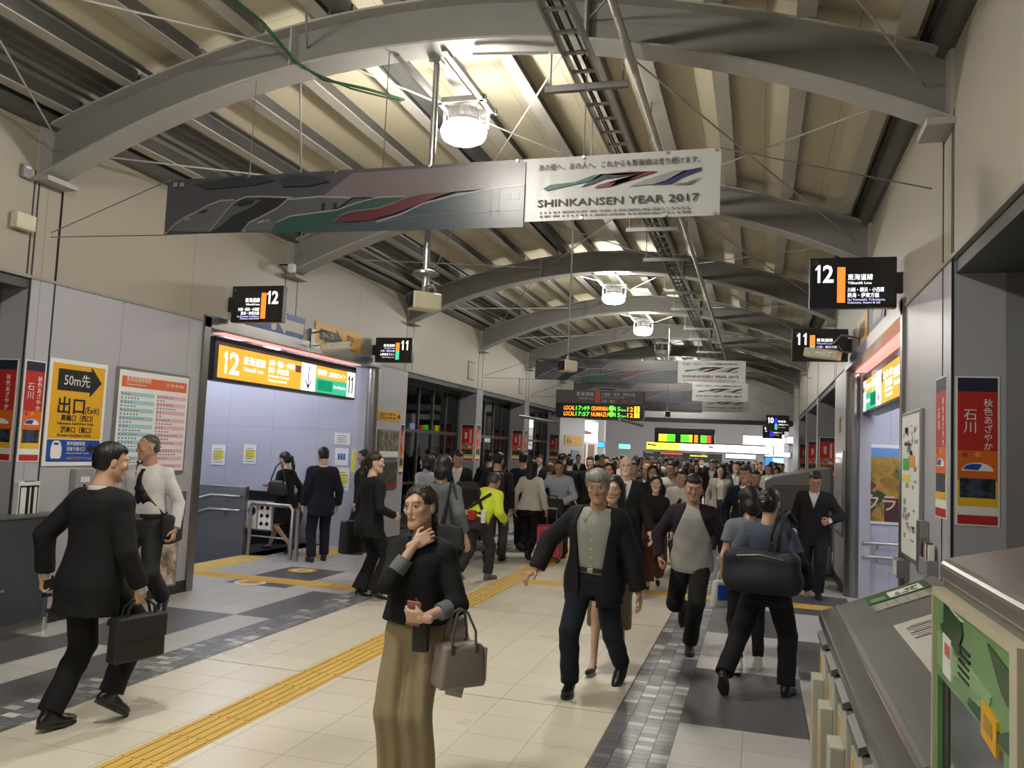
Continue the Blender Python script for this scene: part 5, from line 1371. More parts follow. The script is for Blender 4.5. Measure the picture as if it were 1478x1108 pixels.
class Fig: pass
TORSO = dict(
 m=dict(z=(-.14, -.06, .02, .10, .18, .27, .36, .425, .468, .502, .535, .60), rx=(.148, .166, .166, .152, .143, .146, .163, .178, .172, .118, .066, .056),
        ry=(.105, .118, .114, .106, .104, .108, .116, .116, .098, .075, .06, .056), oy=(-.005, -.012, -.008, 0, .004, .004, .0, -.006, -.014, -.02, -.022, -.018)),
 f=dict(z=(-.14, -.06, .02, .10, .18, .27, .36, .425, .468, .502, .535, .60), rx=(.15, .168, .162, .14, .124, .126, .142, .155, .148, .10, .055, .047),
        ry=(.106, .12, .112, .098, .09, .094, .108, .104, .086, .066, .052, .048), oy=(-.006, -.014, -.01, 0, .004, .006, .008, .0, -.012, -.02, -.022, -.018)))
def skeleton(sex, H, P):
    """P: lean, side, twist (degrees), drop, feet L/R = (x, y, z of the ankle above its rest, pitch), hands L/R = wrist, poles, head = (yaw, pitch, tilt)"""
    S = Fig(); S.sex = sex; s = S.s = H/1.70; S.H = H
    D = math.radians
    hz = (.885-P.get('drop', .0))*s
    S.pel = A3(0, P.get('shift', 0.)*s, hz)
    S.RP = rot('Z', D(P.get('hip', 0)))
    S.R = rot('Z', D(P.get('twist', 0))) @ rot('X', -D(P.get('lean', 3))) @ rot('Y', D(P.get('side', 0)))
    S.T = (S.pel, S.R)
    tl = lambda x, y, z: S.pel + S.R @ np.array((x*s, y*s, z*s))
    S.tl = tl
    S.hip = {}; S.kn = {}; S.an = {}; S.fp = {}; S.fy = {}
    for q, sx in (('L', -1), ('R', 1)):
        f = P.get('foot'+q, (.09*sx, 0, 0, 0)); h = S.pel + S.RP @ A3(.085*sx*s, 0, 0)
        an = A3(f[0]*s, f[1]*s, (f[2]+.085)*s)
        kn, an = ik(h, an, .425*s, .405*s, P.get('knee'+q, (.12*sx, 1, .15)))
        S.hip[q], S.kn[q], S.an[q], S.fp[q], S.fy[q] = h, kn, an, D(f[3]), D(f[4]) if len(f) > 4 else D(-6*sx)
    S.sh = {}; S.el = {}; S.wr = {}
    sw = .168 if sex == 'm' else .146
    for q, sx in (('L', -1), ('R', 1)):
        S.sh[q] = tl(sx*sw, -.012, .455)
        w = P.get('hand'+q, (.25*sx, .04, .83)); wr = A3(*w)*s
        S.el[q], S.wr[q] = ik(S.sh[q], wr, .29*s, .25*s, P.get('elbow'+q, (.45*sx, -1, -.2)))
    y, p, t = (list(P.get('head', (0, 0, 0)))+[0, 0])[:3]
    S.hs = (H/1.70)**.45
    S.nb = tl(0, -.022, .55)
    S.HR = rot('Z', D(P.get('twist', 0)*.4+y)) @ rot('X', -D(p+P.get('lean', 3)*.35)) @ rot('Y', D(t))
    hn = P.get('hn', None)
    S.hc = S.nb + S.R @ A3(0, .018*s, .045*s) + S.HR @ A3(0, .012, .105)*S.hs
    # settle the figure so that the crown sits at H when upright
    return S
def up(*pr): return [('u', k, q) for k, q in pr]
def torso_prim(S, off, z0, z1, extra=None, n=2.4):
    t = TORSO[S.sex]; s = S.s
    zz = np.linspace(z0, z1, 14)
    rx = np.interp(zz, t['z'], t['rx'])+off; ry = np.interp(zz, t['z'], t['ry'])+off; oy = np.interp(zz, t['z'], t['oy'])
    if extra is not None:
        e = np.interp(zz, extra[0], extra[1]); rx = rx+e; ry = ry+e
    return _loft(S.T, zz*s, rx*s, ry*s, oy*s, n)
def head_prims(S, fine=True):
    R = S.HR; h = S.hs; fm = S.sex == 'f'
    P = lambda x, y, z: S.hc + R @ np.array((x*h, y*h, z*h))
    E = lambda c, r: _ell(P(*c), np.array(r)*h, R)
    C = lambda a, b, ra, rb: _cone(P(*a), P(*b), ra*h, rb*h)
    j = .8 if fm else 1.
    pr = [('u', 0, E((0, -.014, .032), (.074, .093, .084))), ('u', .03*h, E((0, .024, -.03), (.055 if fm else .059, .062, .077 if fm else .08)))]
    pr += [('u', .025*h, E((0, .066, -.094), (.021*j, .02, .02)))]
    for x in (-1, 1):
        pr += [('u', .03*h, C((.05*j*x, -.002, -.052), (.016*x, .062, -.096), .02, .016))]
        pr += [('u', .02*h, E((.041*x, .062, -.018), (.02, .02, .018)))]
    pr += [('u', .02*h, C((-.03, .077, .028), (.03, .077, .028), .012, .012))]
    if fine:
        for x in (-1, 1): pr += [('s', .014*h, E((.031*x, .1, .006), (.017, .019, .0115)))]
        for x in (-1, 1): pr += [('u', .006*h, E((.031*x, .0735, .004), (.0145, .0145, .0125)))]
    pr += [('u', .012*h, C((0, .086, .012), (0, .098 if fm else .1005, -.026), .006, .0085 if fm else .0098)), ('u', .008*h, E((0, .094 if fm else .096, -.031), (.0135 if fm else .0155, .009, .0072)))]
    if fine:
        pr += [('u', .006*h, C((-.017, .083, -.057), (.017, .083, -.057), .0055, .0055)), ('u', .006*h, C((-.013, .082, -.068), (.013, .082, -.068), .0065, .0065)),
               ('s', .005*h, C((-.02, .093, -.0625), (.02, .093, -.0625), .0022, .0022))]
    for x in (-1, 1):
        pr += [('u', .008*h, E((.074*x, -.010, -.006), (.009, .018, .032)))]
    nr = (.056 if not fm else .047)*S.s
    pr += [('u', .028*h, _cone(P(0, -.02, -.055), S.nb + S.R @ A3(0, .0, -.01), nr, nr*1.08))]
    pr += [('u', .03*h, _cone(S.nb+S.R @ A3(0, 0, -.015), S.nb+S.R @ A3(0, -.005, -.07), nr*1.05, nr*1.25))]
    return pr
def patch_on(bv, S, pts, off, h):
    """outline in head x, z laid on the face along the head's forward axis"""
    out = []
    fwd = Vector(S.HR @ A3(0, 1, 0))
    for x, z in pts:
        o = Vector(S.hc + S.HR @ (A3(x, .16, z)*h))
        r = bv.ray_cast(o, -fwd, .25)
        out.append((r[0] if r[0] is not None else o-fwd*.07*h)+fwd*off)
    return out
def hand_prims(S, q, c=.45, rollv=None, dirv=None, spread=.1, thumb=.5):
    s = S.s*(1.0 if S.sex == 'm' else .9); sx = -1 if q == 'L' else 1
    wr = S.wr[q]; d = unit(dirv if dirv is not None else wr-S.el[q])
    n = np.asarray(rollv if rollv is not None else (-sx, .25, 0), float); n = unit(n-d*(n@d))      # palm looks along n
    t = np.cross(d, n)*(sx)                                                                       # towards the thumb
    if q == 'L': pass
    pr = []
    B = np.stack([t, d, n], 1)
    pr += [('u', 0, _box(wr+d*.05*s, (.04*s, .048*s, .014*s), B, .013*s)), ('u', .012*s, _cone(wr-d*.035*s, wr+d*.015*s, .026*s, .027*s))]
    pr += [('u', .008*s, _ell(wr+d*.035*s+t*.026*s+n*.008*s, (.018*s, .03*s, .016*s), B))]
    Ls = (.074, .082, .076, .06); xs = (.031, .0105, -.0105, -.0305); st = (.094, .098, .094, .086)
    for i in range(4):
        b = wr+d*st[i]*s+t*xs[i]*s; a = 0.; p = b
        fd = unit(d+t*(1.5-i)*spread)
        for k, (l, bend) in enumerate(zip((.45, .32, .23), (.85, 1.15, .75))):
            a += bend*c*(1+.08*i)
            v = fd*math.cos(a)+n*math.sin(a)
            e = p+v*Ls[i]*l*s
            pr += [('u', .003*s if k else .006*s, _cone(p, e, (.0088-.0008*k)*s, (.0083-.0009*k)*s))]; p = e
    b = wr+d*.028*s+t*.034*s
    v = unit(d*.55+t*(.85-.5*thumb)+n*(.15+.6*thumb)); m = b+v*.042*s; v2 = unit(d*.8+t*(.35-.55*thumb)+n*(.2+.5*thumb))
    pr += [('u', .008*s, _cone(b, m, .012*s, .0105*s)), ('u', .004*s, _cone(m, m+v2*.034*s, .0102*s, .008*s))]
    S.palm = getattr(S, 'palm', {}); S.palm[q] = (wr+d*.085*s+n*.022*s, d, t, n)
    return pr
def leg_prims(S, off, end, r=(.088, .058, .052, .04), k=.03):
    pr = []
    s = S.s
    for q in 'LR':
        h, kn, an = S.hip[q], S.kn[q], S.an[q]
        pr.append(('u', k*s, _cone(h+A3(0, 0, -.01), kn, (r[0]+off)*s, (r[1]+off)*s)))
        calf = kn+(an-kn)*.32+unit(np.cross(np.cross(an-kn, S.kn[q]-S.hip[q]+A3(0, .01, 0)), an-kn))*0
        pr.append(('u', .012*s, _cone(kn, calf, (r[1]+off)*s, (r[2]+off)*s)))
        e = kn+(an-kn)*end
        fl = (e, unit(an-kn)) if end < 1.2 else None
        pr.append(('u', .012*s, _cone(calf, e+unit(an-kn)*.04, (r[2]+off)*s, (r[3]+off)*s, fl)))
    return pr
def foot_prims(S):
    pr = []; s = S.s; f = .92 if S.sex == 'f' else 1.
    for q in 'LR':
        an = S.an[q]; R = rot('Z', S.fy[q]) @ rot('X', -S.fp[q]); P = lambda x, y, z: an+R @ (A3(x, y, z)*s)
        pr += [('u', .015*s, _cone(P(0, 0, .0), P(0, .06*f, -.042), .03*s, .024*s)), ('u', .012*s, _cone(P(0, .06*f, -.042), P(0, .13*f, -.06), .024*s, .016*s))]
    return pr
def pelvis_prims(S, off, top=.10, k=.03):
    s = S.s
    return [('u', 0, _loft((S.pel, S.RP), np.array((-.125, -.04, .02, .07, top))*s, (np.array((.145, .164, .166, .156, .148))+off)*s, (np.array((.10, .115, .114, .106, .103))+off)*s, np.array((-.012, -.014, -.01, -.004, 0))*s)),
            ('u', k*s, torso_prim(S, off, .0, top))]
def arm_prims(S, q, r, end=1., k=.03, seg=True):
    s = S.s; sh, el, wr = S.sh[q], S.el[q], S.wr[q]; pr = []
    pr.append(('u', k*s, _cone(sh+unit(el-sh)*(-.0), el, r[0]*s, r[1]*s)))
    if end > 0:
        e = el+(wr-el)*end; d = unit(wr-el)
        pr.append(('u', .014*s, _cone(el, e+d*.05, r[1]*s, r[2]*s, (e, d))))
    else:
        e = sh+(el-sh)*(1+end); d = unit(el-sh)
        pr[-1] = ('u', k*s, _cone(sh, e+d*.06, r[0]*s, r[1]*s, (e, d)))
    return pr
def shoulder_prims(S, off, k=.04):
    return [('u', k*S.s, _cone(S.tl(-.06, -.016, .472), S.tl(.06, -.016, .472), (.05+off)*S.s, (.05+off)*S.s))]+[('u', k*S.s, _cone(S.tl(.06*x, -.016, .470), S.sh[q], (.05+off)*S.s, (.052+off)*S.s)) for q, x in (('L', -1), ('R', 1))]

RES = {0: dict(body=.014, head=.0034, hand=.0036, cloth=.0075, hair=.0055, shoe=.006), 1: dict(body=.018, head=.005, hand=.0048, cloth=.0115, hair=.0085, shoe=.008),
       2: dict(body=.024, head=.008, hand=.0075, cloth=.017, hair=.0125, shoe=.012)}
def shoe_prims(S, q, kind):
    s = S.s; an = S.an[q]; R = rot('Z', S.fy[q]) @ rot('X', -S.fp[q])
    P = lambda x, y, z: an+R @ (A3(x, y, z)*s)
    E = lambda c, r: _ell(P(*c), np.array(r)*s, R)
    f = .92 if S.sex == 'f' else 1.
    if kind == 'heel':
        pr = [('u', 0, E((0, .10*f, -.06), (.036, .075, .024))), ('u', .02*s, E((0, .0, -.03), (.03, .05, .03))), ('u', .01*s, _cone(P(0, .03, -.045), P(0, .16, -.068), .026*s, .016*s)),
              ('u', .006*s, _cone(P(0, -.035, -.03), P(0, -.04, -.083), .016*s, .009*s)), ('s', .004*s, E((0, .03, .012), (.027, .075, .042)))]
    else:
        pr = [('u', 0, E((0, .09*f, -.052), (.044, .112*f, .034))), ('u', .02*s, E((0, -.022, -.045), (.036, .05, .042))), ('u', .02*s, _cone(P(0, -.005, -.02), P(0, .07, -.04), .04*s, .034*s)), ('u', .02*s, _cone(P(0, -.01, .0), P(0, -.012, .035), .037*s, .037*s))]
    def post(Pt, V):
        q_ = (Pt-an)@R; return np.maximum(V, -.085*s-q_[..., 2])
    return pr, post
def sole_mb(S, q, m, parent):
    s = S.s; an = S.an[q]; R = rot('Z', S.fy[q]) @ rot('X', -S.fp[q]); f = .92 if S.sex == 'f' else 1.
    pts = []
    for i in range(20):
        a = 2*PI*i/20; y = .065*f+.135*f*math.sin(a); w = (.046 if y > .05 else .038)*math.copysign(abs(math.cos(a))**.8, math.cos(a)); pts.append((w, y))
    fn = lambda u, v, h: Vector(an+R @ (A3(u, v, h)*s))
    return MB().prism(pts, fn, -.0855, -.066).build('sole', m, parent)

def hair_prims(S, style):
    R = S.HR; h = S.hs
    P = lambda x, y, z: S.hc + R @ np.array((x*h, y*h, z*h))
    E = lambda c, r: _ell(P(*c), np.array(r)*h, R)
    C = lambda a, b, ra, rb: _cone(P(*a), P(*b), ra*h, rb*h)
    pr = []; post = None
    fold = (.0022*h if style in ('short', 'fluffy', 'shortneat') else .0016*h, 420, 38, 1.)
    def loc(Pt): return ((Pt-S.hc)@R)/h
    if style in ('short', 'shortneat', 'fluffy', 'receding'):
        g = {'short': .002, 'shortneat': -.003, 'fluffy': .015, 'receding': -.006}[style]
        pr = [('u', 0, E((0, -.018, .040), (.080+g, .098+g, .086+g)))]
        pr += [('u', .02*h, E((0, -.052, -.018), (.070+g*.5, .056+g*.5, .066)))]
        if style != 'receding': pr += [('u', .025*h, C((-.035, .048, .082), (.035, .05, .081), .02+g*.5, .019+g*.5))]
        fz = {'short': .06, 'shortneat': .062, 'fluffy': .056, 'receding': .085}[style]
        def post(Pt, V):
            q = loc(Pt); x, y, z = q[..., 0], q[..., 1], q[..., 2]
            jit = .004*np.sin(x*160+1.)+.003*np.sin(x*310+2)
            face = np.minimum((y-.012-.35*np.maximum(z-.02, 0)), fz+jit+.25*np.maximum(np.abs(x+.012)-.02, 0)-z)            # in front of the ears and under the hairline
            side = np.minimum(-.012-z, y+.028)                                                  # round the ears
            nape = -.062-z+.25*np.maximum(-(y+.05), 0)
            low = np.maximum(np.maximum(face, side), nape)*h
            return np.maximum(V, low)
    elif style == 'fringe':       # bald crown with a low band at the sides
        pr = [('u', 0, E((0, -.018, .02), (.0775, .097, .075)))]
        def post(Pt, V):
            q = loc(Pt); y, z = q[..., 1], q[..., 2]
            return np.maximum(V, np.maximum(np.maximum(z-.02, -.055-z), np.maximum(y-.0, np.minimum(-.012-z, y+.026)))*h)
    else:
        w = .006 if style in ('bob', 'long', 'wavy') else .0
        pr = [('u', 0, E((0, -.018, .042), (.0815+w, .1, .086))), ('u', .02*h, E((0, -.052, -.02), (.071+w, .058, .068)))]
        part = .012
        if style in ('bob', 'long', 'wavy', 'sidelong'):
            L = {'bob': -.10, 'long': -.30, 'wavy': -.17, 'sidelong': -.20}[style]
            for x in (-1, 1):
                if style == 'sidelong' and x > 0: continue
                pr += [('u', .03*h, C((.068*x, -.02, .03), (.07*x, -.012 if style != 'long' else -.035, max(L, -.16)), .026, .028))]
            pr += [('u', .03*h, C((0, -.075, .02), (0, -.075, L*.6), .05, .062)), ('u', .03*h, C((-.03, -.075, L*.6), (-.02, -.085, L), .05, .038)), ('u', .03*h, C((.03, -.075, L*.6), (.02, -.085, L), .05, .038))]
        elif style == 'ponytail':
            pr += [('u', .02*h, C((0, -.11, .03), (0, -.145, .0), .024, .026)), ('u', .02*h, C((0, -.145, .0), (0, -.15, -.14), .027, .03)), ('u', .02*h, C((0, -.15, -.14), (0, -.14, -.27), .028, .012))]
        elif style == 'bun':
            pr += [('u', .012*h, E((0, -.13, .012), (.056, .046, .052)))]
        elif style == 'tied':
            pr += [('u', .02*h, C((0, -.10, -.02), (0, -.10, -.07), .035, .03)), ('u', .02*h, C((0, -.10, -.07), (-.02, -.1, -.14), .03, .02)), ('u', .02*h, C((-.055, .03, .05), (-.078, .0, -.03), .02, .014)), ('u', .02*h, C((-.077, .0, -.03), (-.06, -.06, -.1), .016, .014))]
        fr = style in ('bob',)
        def post(Pt, V):
            q = loc(Pt); x, y, z = q[..., 0], q[..., 1], q[..., 2]
            hw = .057-.25*np.maximum(z-.03, 0)+.0*x                       # half width of the open face
            face = np.minimum(np.minimum(y-.0-.45*np.maximum(z-.03, 0), (.076 if not fr else .05)-.55*np.abs(x+.014)-z+.0), hw+.016*(y < .03)-np.abs(x))
            ear = np.minimum(np.minimum(.012-z, y+.03), .2-np.abs(x)) if style in ('bun', 'tied', 'ponytail') else face*0-1
            if style == 'sidelong': ear = np.where(x > 0, np.minimum(np.minimum(.012-z, y+.03), .2), -1)
            nape = -.075-z+0*x if style in ('bun', 'ponytail') else face*0-1
            if style == 'ponytail': nape = np.where(y > -.115, nape, -1)
            return np.maximum(V, np.maximum(np.maximum(face, ear), nape)*h)
    return pr, post, fold

def person(label, H, sex, loc, face_deg, pose, wear, hair, hairc, sk='mid', lod=1, group=None):
    """builds one person; returns (root, skeleton)"""
    root = empty('person', (loc[0], loc[1], loc[2] if len(loc) > 2 else 0), math.radians(face_deg), label, 'person', group)
    S = skeleton(sex, H, pose); r = RES[lod]; s = S.s; SK = skin(sk)
    ph = random.uniform(0, 6.28)
    # ---- body: trunk and limbs, then the finer head and hands, all one mesh
    o = -.018
    pr = up((0, torso_prim(S, o, -.06, .54)))+[('u', .03*s, p[2]) for p in shoulder_prims(S, o*.7)]+leg_prims(S, -.012, .99, k=.03)+foot_prims(S)
    for q in 'LR': pr += arm_prims(S, q, (.042, .035, .024), 1.02)
    parts = [sdf_mesh(pr, r['body'])]
    hp = head_prims(S, lod < 2)
    hv, hf = sdf_mesh(hp, r['head']); parts.append((hv, hf)); nb = len(parts[0][0])
    for q in 'LR':
        hd = pose.get('grip'+q, (.4, None, None))
        parts.append(sdf_mesh(hand_prims(S, q, hd[0], hd[1], hd[2] if len(hd) > 2 else None, thumb=hd[3] if len(hd) > 3 else .45), r['hand']))
    Vs, Fs, n = [], [], 0
    for v, f in parts: Vs.append(v); Fs.append(f+n); n += len(v)
    V, F = np.concatenate(Vs), np.concatenate(Fs); mi = [0]*len(F); mats = [SK]
    if lod < 2:
        h = S.hs; bv = BVHTree.FromPolygons([Vector(p) for p in hv], [tuple(q) for q in hf])
        xv, xf, xm = [], [], []
        lipm = LIPS if sex == 'f' else LIPM; brow = BROWG if hairc == 'grey' else BROW
        mats += [EYEW, EYEB, brow, lipm]
        def ribbon(top, bot, m, off):
            a = patch_on(bv, S, top, off, h); b = patch_on(bv, S, bot, off, h); k = len(xv)
            for p, q in zip(a, b): xv.extend([tuple(p), tuple(q)])
            for i in range(len(a)-1): xf.append((n+k+2*i, n+k+2*i+1, n+k+2*i+3, n+k+2*i+2)); xm.append(m)
        N = 9; ts = [i/(N-1) for i in range(N)]
        down = pose.get('down', 0)
        for x in (-1, 1):
            ex, ez, ew, eh = .0315*x, .0045, .0145, (.0052 if not down else .003)
            up_ = [(ex+ew*(2*t-1), ez+eh*math.sin(PI*t)**.8) for t in ts]; lo_ = [(ex+ew*(2*t-1), ez-eh*.55*math.sin(PI*t)**.8) for t in ts]
            ribbon(up_, lo_, 1, .0016)
            px = ex+pose.get('look', 0)*.006; pw = .0058
            ribbon([(px+pw*(2*t-1), min(ez+eh*.95, ez+pw*math.sin(PI*t))) for t in ts], [(px+pw*(2*t-1), max(ez-eh*.5, ez-pw*math.sin(PI*t))) for t in ts], 2, .0024)
            ribbon([(ex+(ew+.0015)*(2*t-1), ez+eh*math.sin(PI*t)**.8+.0026*math.sin(PI*min(1, t+.12))) for t in ts], [(ex+(ew+.0015)*(2*t-1), ez+eh*.82*math.sin(PI*t)**.8) for t in ts], 2, .003)
            bw = .0046 if sex == 'm' else .0028; bz = ez+.0185
            ribbon([(ex+x*.003+.02*(2*t-1), bz+.004*math.sin(PI*t)+bw*(.3+.7*math.sin(PI*t))) for t in ts], [(ex+x*.003+.02*(2*t-1), bz+.004*math.sin(PI*t)) for t in ts], 3, .0014)
        lw = .0215 if sex == 'f' else .0235
        ribbon([(lw*(2*t-1), -.0625+.0066*math.sin(PI*t)*(1-.25*math.exp(-((t-.5)/.09)**2))) for t in ts], [(lw*(2*t-1), -.0628-.0008*math.sin(PI*t)) for t in ts], 4, .0012)
        ribbon([(lw*.96*(2*t-1), -.0632-.0008*math.sin(PI*t)) for t in ts], [(lw*.96*(2*t-1), -.0632-(.0082 if sex == 'f' else .0066)*math.sin(PI*t)**.8) for t in ts], 4, .0012)
        V = np.concatenate([V, np.array(xv, np.float32)]); F = np.concatenate([F, np.array(xf, np.int32)]); mi += xm
    np_mesh('body', V, F, mats, mi, root)
    # ---- hair
    if hair:
        hp_, post, fold = hair_prims(S, hair)
        v, f = sdf_mesh(hp_, r['hair'], post, fold if lod < 2 else None)
        if len(f): np_mesh('hair', v, f, [hairm(hairc)], None, root)
    # ---- clothes
    for w in wear: WEAR[w[0]](root, S, r, ph, *w[1:])
    S.root = root; S.M = root.matrix_basis.copy()
    return root, S
def shell(name, root, m, prims, res, post=None, fold=None, smooth=1):
    v, f = sdf_mesh(prims, res, post, fold)
    if not len(f): return None
    return np_mesh(name, relax(v, f, smooth), f, [m], None, root)
def tloc(S, P): return ((P-S.pel)@S.R)/S.s
def w_trousers(root, S, r, ph, m, cut='straight', end=1.02, off=.016, top=.12):
    R = {'slim': (.084, .056, .05, .04), 'straight': (.092, .07, .064, .062), 'wide': (.1, .09, .085, .085), 'flare': (.086, .062, .066, .092), 'baggy': (.1, .085, .078, .07)}[cut]
    pr = pelvis_prims(S, off, top)+leg_prims(S, off*.6, end, R)
    shell('trousers', root, m, pr, r['cloth'], None, (.0045, 34, 26, ph))
def w_culottes(root, S, r, ph, m, end=.86):
    s = S.s; pr = pelvis_prims(S, .004, .16)
    for q, x in (('L', -1), ('R', 1)):
        h, kn, an = S.hip[q], S.kn[q], S.an[q]; e = kn+(an-kn)*end
        pr += [('u', .03*s, _cone(h+A3(-.006*x, 0, .0), kn+A3(-.004*x, 0, 0), .096*s, .09*s)), ('u', .02*s, _cone(kn+A3(-.004*x, 0, 0), e+A3(-.002*x, 0, -.05), .09*s, .094*s, (e, unit(an-kn))))]
    def post(P, V):
        a = np.arctan2(P[..., 1]-S.pel[1], P[..., 0]); z = np.clip((S.pel[2]+.1-P[..., 2])/.35, 0, 1)
        return V+.008*z*np.sin(P[..., 0]*75+1.2*np.sin(P[..., 2]*7)+P[..., 1]*20)
    shell('culottes', root, m, pr, r['cloth'], post, (.003, 30, 14, ph))
def w_skirt(root, S, r, ph, m, length=.45, flare=.05, name='skirt'):
    s = S.s; z = np.array((-length, -.2, -.06, .05, .14))
    kn = (S.kn['L']+S.kn['R'])/2; ln = .35*(kn[1]-S.pel[1])
    f, lo, hi = _loft((S.pel, np.eye(3)), z*s, (np.array((.165+flare, .18+flare*.4, .182, .168, .15)))*s, (np.array((.14+flare, .14+flare*.4, .132, .122, .112)))*s, np.array((ln/s, ln/s*.5, -.01, -.004, 0))*s)
    shell(name, root, m, [('u', 0, (f, lo, hi))], r['cloth'], None, (.005, 40, 6, ph))
def w_top(root, S, r, ph, m, name='shirt', off=.012, bottom=-.06, sleeve=1., arm=(.056, .05, .042), neck=.512, cut=None, extra=None, fold=.005, hem=None, sleeves='LR', smooth=1):
    pr = up((0, torso_prim(S, off, bottom, neck, extra)))+shoulder_prims(S, off*.55)
    for q in sleeves: pr += arm_prims(S, q, arm, sleeve)
    return shell(name, root, m, pr, r['cloth'], cut(S) if cut else None, (fold, 30, 30, ph), smooth)
def cut_v(depth=.30, width=.085, bottom=None, open_w=0., full=False):
    """opening down the front: a V from the neck to depth below it, or open to the hem"""
    def mk(S):
        def post(P, V):
            q = tloc(S, P); x, y, z = q[..., 0], q[..., 1], q[..., 2]
            zt = .525; t = np.clip((zt-z)/depth, 0, 1)
            hw = width*(1-t)*(1-.25*t)+open_w*np.clip((zt-z)/.08, 0, 1)
            if bottom is not None: hw = np.where(z < bottom, hw+(bottom-z)*.32, hw)
            d = np.minimum(hw-np.abs(x), y-.0)*S.s
            if not full: d = np.minimum(d, (z-(zt-depth))*S.s) if bottom is None else np.where((z < zt-depth) & (z > bottom), -1, d)
            return np.maximum(V, d)
        return post
    return mk
def w_jacket(root, S, r, ph, m, bottom=-.2, off=.03, arm=(.07, .062, .055), end=.98, cut=None, extra=None, name='jacket', lapel=True, fold=.0045):
    ex = extra or ((-.3, -.1, .1, .3, .5), (.03, .018, .006, .004, .004))
    o = w_top(root, S, r, ph, m, name, off, bottom, end, arm, .52, cut, ex, fold)
    return o
def w_collar(root, S, r, ph, m, rad=.064, hgt=.04, spread=.05, z0=.508, open_=.3, name='collar', k=1., off=.026):
    """shirt collar: a standing band round the neck and two folded points in front"""
    s = S.s; rad = rad*(1 if S.sex == 'm' else .86)
    T = lambda x, y, z: Vector(S.pel+S.R @ (A3(x, y, z)*s))
    t_ = TORSO[S.sex]; ys = lambda z: float(np.interp(z, t_['z'], t_['ry'])+np.interp(z, t_['z'], t_['oy']))+off
    b = MB(); n = 26; g = open_
    vs = []; P0 = []
    for i in range(n+1):
        a = -PI/2+g+(2*PI-2*g)*i/n - PI/2 + PI/2
        a = PI/2+g+(2*PI-2*g)*i/n
        fr = max(0, math.sin(a))
        zz = z0-.022*fr
        for (dr, dz) in ((0, -.015), (0, hgt), (.012, hgt-.004), (.024, -.012-.03*fr)):
            vs.append(T((rad+dr)*math.cos(a), -.021+(rad+dr)*1.02*math.sin(a)+.012*fr, zz+dz))
    fs = []
    for i in range(n):
        for j in range(3): fs.append((i*4+j, (i+1)*4+j, (i+1)*4+j+1, i*4+j+1))
    b.add(vs, fs)
    for x in (-1, 1):      # points
        b.add([T(.006*x+.03*g*x, rad*.98, z0+.012), T(.05*x, rad*.72, z0+.022), T((.055+spread*.4)*x, max(rad*1.0, ys(z0-.05)*.9), z0-.05), T(.03*x+.05*g*x, max(rad*1.15, ys(z0-.075)*.97), z0-.08)], [(0, 1, 2, 3)])
    o = b.build(name, m, root, 0, True)
    md = o.modifiers.new('th', 'SOLIDIFY'); md.thickness = .004
    return o
def w_tie(root, S, r, ph, m, length=.36, off=.022):
    s = S.s; t = TORSO[S.sex]
    T = lambda x, y, z: Vector(S.pel+S.R @ (A3(x, y, z)*s))
    b = MB(); k = 10; top = []; zs = [.492-length*i/k for i in range(k+1)]
    vs = []
    for i, z in enumerate(zs):
        wd = .017+.018*i/k if i else .014
        if i == k: wd = .004
        y = np.interp(z, t['z'], t['ry'])+np.interp(z, t['z'], t['oy'])+off
        if z > .45: y = max(y, .078)
        vs += [T(-wd, y, z), T(wd, y, z), T(-wd, y+.008, z), T(wd, y+.008, z)]
    fs = []
    for i in range(k): a = 4*i; fs += [(a, a+1, a+5, a+4), (a+2, a+6, a+7, a+3), (a, a+4, a+6, a+2), (a+1, a+3, a+7, a+5)]
    b.add(vs, fs)
    b.box(T(0, .082, .489), (.036*s, .022*s, .03*s), Matrix(S.R.tolist()))
    return b.build('tie', m, root, 0, True)
def w_shoes(root, S, r, ph, m, kind='shoe', sole=None):
    for q in 'LR':
        pr, post = shoe_prims(S, q, kind)
        o = shell('shoe', root, m, pr, r['shoe'], post)
        if kind != 'heel' and r['shoe'] < .01: sole_mb(S, q, sole or SOLE, o)
def w_cuffs(root, S, r, ph, m, q='LR', rr=.034, L=.035, at=1.):
    for x in q:
        d = unit(S.wr[x]-S.el[x]); e = S.el[x]+(S.wr[x]-S.el[x])*at
        o = MB().tube([Vector(e-d*L*.5), Vector(e+d*L)], rr*S.s, 18).build('cuff', m, root, 0, True)
def w_belt(root, S, r, ph, m, z=.085, buckle=True):
    t = TORSO[S.sex]; s = S.s; rx = np.interp(z, t['z'], t['rx'])+.030; ry = np.interp(z, t['z'], t['ry'])+.030
    T = lambda x, y, zz: Vector(S.pel+S.R @ (A3(x, y, zz)*s))
    n = 36; vs = []
    for i in range(n):
        a = 2*PI*i/n; c, q = math.cos(a), math.sin(a); e = 2/2.4
        x = rx*math.copysign(abs(c)**e, c); y = ry*math.copysign(abs(q)**e, q)
        vs += [T(x, y, z-.017), T(x, y, z+.017), T(x*1.03, y*1.03, z+.017), T(x*1.03, y*1.03, z-.017)]
    fs = [tuple(((i+a) % n)*4+b for a, b in ((0, j), (1, j), (1, (j+1) % 4), (0, (j+1) % 4))) for i in range(n) for j in range(4)]
    o = MB().add(vs, fs).build('belt', m, root, 0, True)
    if buckle: MB().box(T(0, ry*1.04, z), (.045*s, .008, .034*s), Matrix(S.R.tolist())).build('buckle', M_STEEL, o, .003)
